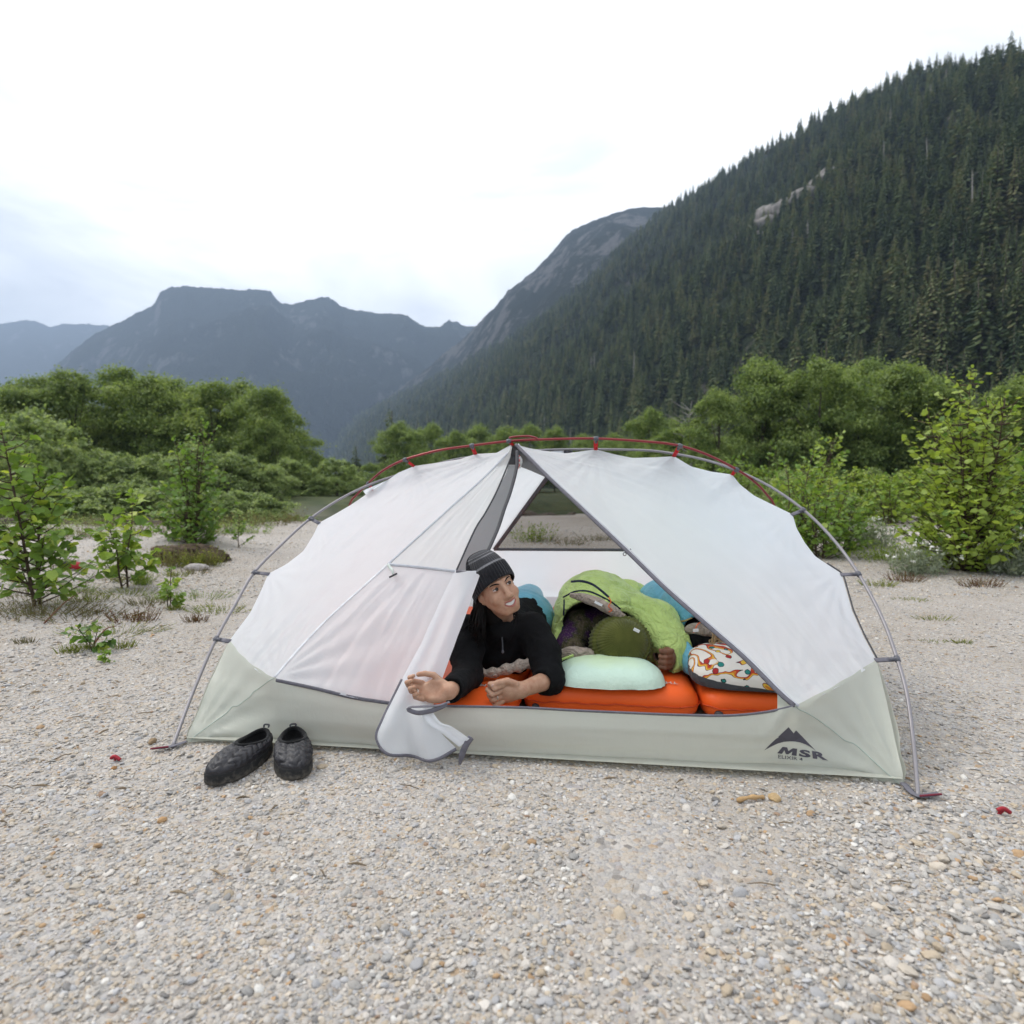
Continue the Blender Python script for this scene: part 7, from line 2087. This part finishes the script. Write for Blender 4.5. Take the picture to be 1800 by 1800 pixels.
for k_, i in enumerate((0, 1, 2, 3, 4, 5, 6, 8, 10)):
    px, py = 340 + 17 * i, 938 - 1.2 * i + 8 * math.sin(i * 2.3)
    tuft('grass_tuft', px, py, 0.35, 0.30, 60, [M_DRY if i % 3 else M_CROWN_WILLOW], 'thin pale grass tuft at the river edge, ' + ordinal(k_), 'grass tuft', 'grass along the river edge', 80 + i)
for i in range(12):
    px, py = 30 + 24 * i, 935 + 14 * math.sin(i * 1.7)
    tuft('grass_tuft', px, py, 0.45, 0.26, 60, [M_DRY if i % 2 else M_CROWN_WILLOW], 'sparse grass tuft on the silt behind the left saplings, ' + ordinal(i), 'grass tuft', 'grass on the silt at left', 100 + i)
# fringe along the far bank hides where water meets land
for i in range(9):
    tuft('grass_tuft', 292 + 9.5 * i, 990 + 7 * math.sin(i * 1.9), 0.16, 0.17, 60, [M_DRY if i % 2 else M_MOSS], 'dry grass hanging over the earth mound, ' + ordinal(i), 'grass tuft', 'grass on the earth mound', 130 + i)
# dry litter: bits of twig and dead leaf blown over the bar
rl = np.random.default_rng(17); LT = []
for k in range(420):
    d_ = 1.3 * (9.0 / 1.3) ** rl.random(); x_ = (rl.random() * 2 - 1) * 0.83 * d_
    q_ = loc_t(np.array([x_, d_, 0.0]))
    if abs(q_[0]) < 1.25 and -0.05 < q_[1] < 2.3: continue
    if rl.random() > (1.0 if x_ < -1.4 else 0.45): continue
    z_ = float(ground_h(np.array([x_]), np.array([d_]))[0]) + 0.006; a_ = rl.random() * 6.28; l_ = 0.015 + 0.05 * rl.random()
    dv = np.array([math.cos(a_), math.sin(a_), 0.08 * rl.normal()]) * l_
    P0 = np.array([x_, d_, z_])
    LT.append(tube(np.array([P0, P0 + dv * 0.5 + np.array([0, 0, 0.004]), P0 + dv]), [0.0014, 0.0022 if rl.random() < 0.8 else 0.0042, 0.0009], 5, 0.4))
v, f = merge(LT); tag(obj('plant_litter', v, f, plain('dry_litter', (0.24, 0.185, 0.125), 0.9, 0.1, 0.5, 6)), 'dry twig and dead leaf bits scattered over the gravel', 'plant litter', kind='stuff')
for i in range(16):
    tuft('ground_plant', 20 + 24 * i + 9 * math.sin(i * 3.1), 1012 + 34 * math.sin(i * 1.37) + 2.0 * i, 0.16 + 0.05 * math.sin(i), 0.07, 70, [[M_MOSS, M_DRY, M_CROWN_WILLOW][i % 3]], 'sparse low growth on the sand left of the tent, ' + ordinal(i), 'plant', 'sparse growth on the left sand', 160 + i)
# ---- stones, driftwood and a red bag
def rock(name, p, size, col, label, cat, seed, group=None, sink=0.25):
    v, f = ico(3); rng = np.random.default_rng(seed)
    v = v * (1 + 0.22 * vnoise(v, 1.4, seed, 3) + 0.06 * vnoise(v, 5, seed + 1, 2))[:, None] * np.asarray(size)
    v = v @ rot_z(rng.random() * 6.28).T
    return tag(obj(name, v + np.asarray(p) + np.array([0, 0, size[2] * (1 - 2 * sink)]), f, plain('stone_%d' % seed, col, 0.8, 0.2, 0.3, 30, 0.5, 120)), label, cat, group)
rock('boulder', gpt(348, 1002), (0.13, 0.07, 0.045), (0.34, 0.31, 0.29), 'flat grey-brown stone at the foot of the earth mound', 'stone', 1)
for i, (px, py, s, c, lab) in enumerate([(1466, 1360, 0.016, (0.26, 0.13, 0.08), 'reddish brown stone against the green tent wall'), (268, 1306, 0.017, (0.24, 0.17, 0.10), 'brown rounded stone left of the grey pole foot'), (417, 1305, 0.014, (0.50, 0.50, 0.49), 'pale grey stone at the tent hem behind the left slipper'),
                               (285, 1444, 0.013, (0.42, 0.26, 0.13), 'orange-brown pebble in the gravel below the left slipper'), (1362, 1406, 0.019, (0.48, 0.34, 0.18), 'tan stone in the gravel below the logo'), (200, 1352, 0.010, (0.40, 0.22, 0.10), 'small orange pebble beneath the red stake')]):
    rock('stone', gpt(px, py), (s, s * 0.75, s * 0.6), c, lab, 'stone', 20 + i, 'larger stones on the gravel')
P = np.array([gpt(1296, 1412, .008), gpt(1318, 1409, .012), gpt(1342, 1406, .008)]); v, f = tube(spline(P, 14), 0.006 + 0.0015 * np.sin(np.arange(14)), 7)
tag(obj('driftwood', v, f, plain('driftwood', (0.42, 0.27, 0.13), 0.8, 0.2, 0.25, 60, 0.4, 120)), 'short tan piece of driftwood lying below the logo', 'driftwood')
for i, (a, b, lab) in enumerate([((78, 1098), (152, 1050), 'thin dry reddish twig leaning on the sand at left'), ((165, 1135), (205, 1118), 'dark bare twig beside the bright seedling')]):
    A, B_ = gpt(*a, .01), gpt(*b, .06); v, f = tube(spline(np.array([A, (A + B_) / 2 + np.array([0, 0, .03]), B_]), 12), np.linspace(0.006, 0.002, 12), 5)
    tag(obj('twig', v, f, M_STEMRED), lab, 'twig')
# root mound: dark earth held by the bush
mv, mf = ico(4); mv = mv * np.array([0.44, 0.34, 0.20]) * (1 + 0.30 * vnoise(mv, 2.2, 5, 4) + 0.16 * vnoise(mv, 9, 6, 3))[:, None]
mp = gpt(326, 985)
tag(obj('earth_mound', mv + mp + np.array([0, 0.12, -0.02]), mf, plain('root_earth', (0.075, 0.055, 0.038), 0.95, 0.1, 0.5, 14, 0.9, 30)), 'dark earth mound held by roots under the alder bush', 'mound')
c = gpt(138, 1003)
v, f = tube(np.array([c + (-0.13, 0.03, 0.05), c + (-0.05, 0.01, 0.055), c + (0.02, -0.01, 0.045), c + (0.055, -0.02, 0.04)]), [0.036, 0.040, 0.038, 0.020], 14)
th = thing('stuff_sack', c, 'small red and black stuff sack lying behind the left saplings', 'stuff sack')
obj('sack_body', v, f, plain('red_sack', (0.30, 0.018, 0.022), 0.7), th)
v, f = tube(np.array([c + (-0.17, 0.04, 0.05), c + (-0.12, 0.03, 0.05)]), [0.035, 0.048], 14); obj('sack_end', v, f, M_DARK, th)
for i, (px, py) in enumerate([(1085, 922)]):
    A = gpt(px - 22, py + 6, .02); v, f = tube(spline(np.array([A, A + (0.25, 0.02, 0.10), A + (0.36, 0.05, 0.30), A + (0.55, 0.08, 0.27)]), 14), np.linspace(0.07, 0.04, 14), 7)
    tag(obj('driftwood', v, f, M_BARK), 'dark crooked driftwood behind the tent, seen through mesh', 'driftwood')
# cut banks of the river: dark soil edge and fallen logs
for i, (x0, x1, py) in enumerate([(0, 175, 918), (190, 330, 915), (880, 1010, 903)]):
    d = CAM_H * FPX / (py - HORIZON)
    A, B_ = on_ground(x0, py), on_ground(x1, py + 3)
    A[2] = B_[2] = float(ground_h(A[0], A[1])) + 0.08
    S = spline(np.array([A, (A * 2 + B_) / 3 + (0, 0.3, 0.04), (A + 2 * B_) / 3 + (0, -0.2, -0.02), B_]), 30)
    v, f = tube(S, 0.13 + 0.05 * np.sin(np.arange(30) * 0.7), 8); v = v + 0.05 * vnoise(v, 3, i, 3)[:, None]
    tag(obj('fallen_log', v, f, M_BARK), ['dark weathered log along the river edge at far left', 'dark weathered log behind the left saplings', 'weathered log across the gravel behind the tent'][i], 'log')
# ================================================================== HAZE
hv, hf = box((0, 0, 690), (9000, 9000, 700))
haze = obj('haze', hv, hf, None, None, False)
t = NT('valley_haze')
pv = t.new('ShaderNodeVolumePrincipled')
pv.inputs['Color'].default_value = (0.56, 0.73, 1.0, 1)
pv.inputs['Density'].default_value = 0.00021
pv.inputs['Anisotropy'].default_value = 0.2
t.l.new(pv.outputs[0], t.out.inputs['Volume'])
haze.data.materials.append(t.m)
tag(haze, 'thin blue haze filling the valley air', 'haze', kind='stuff')
bpy.context.view_layer.update()
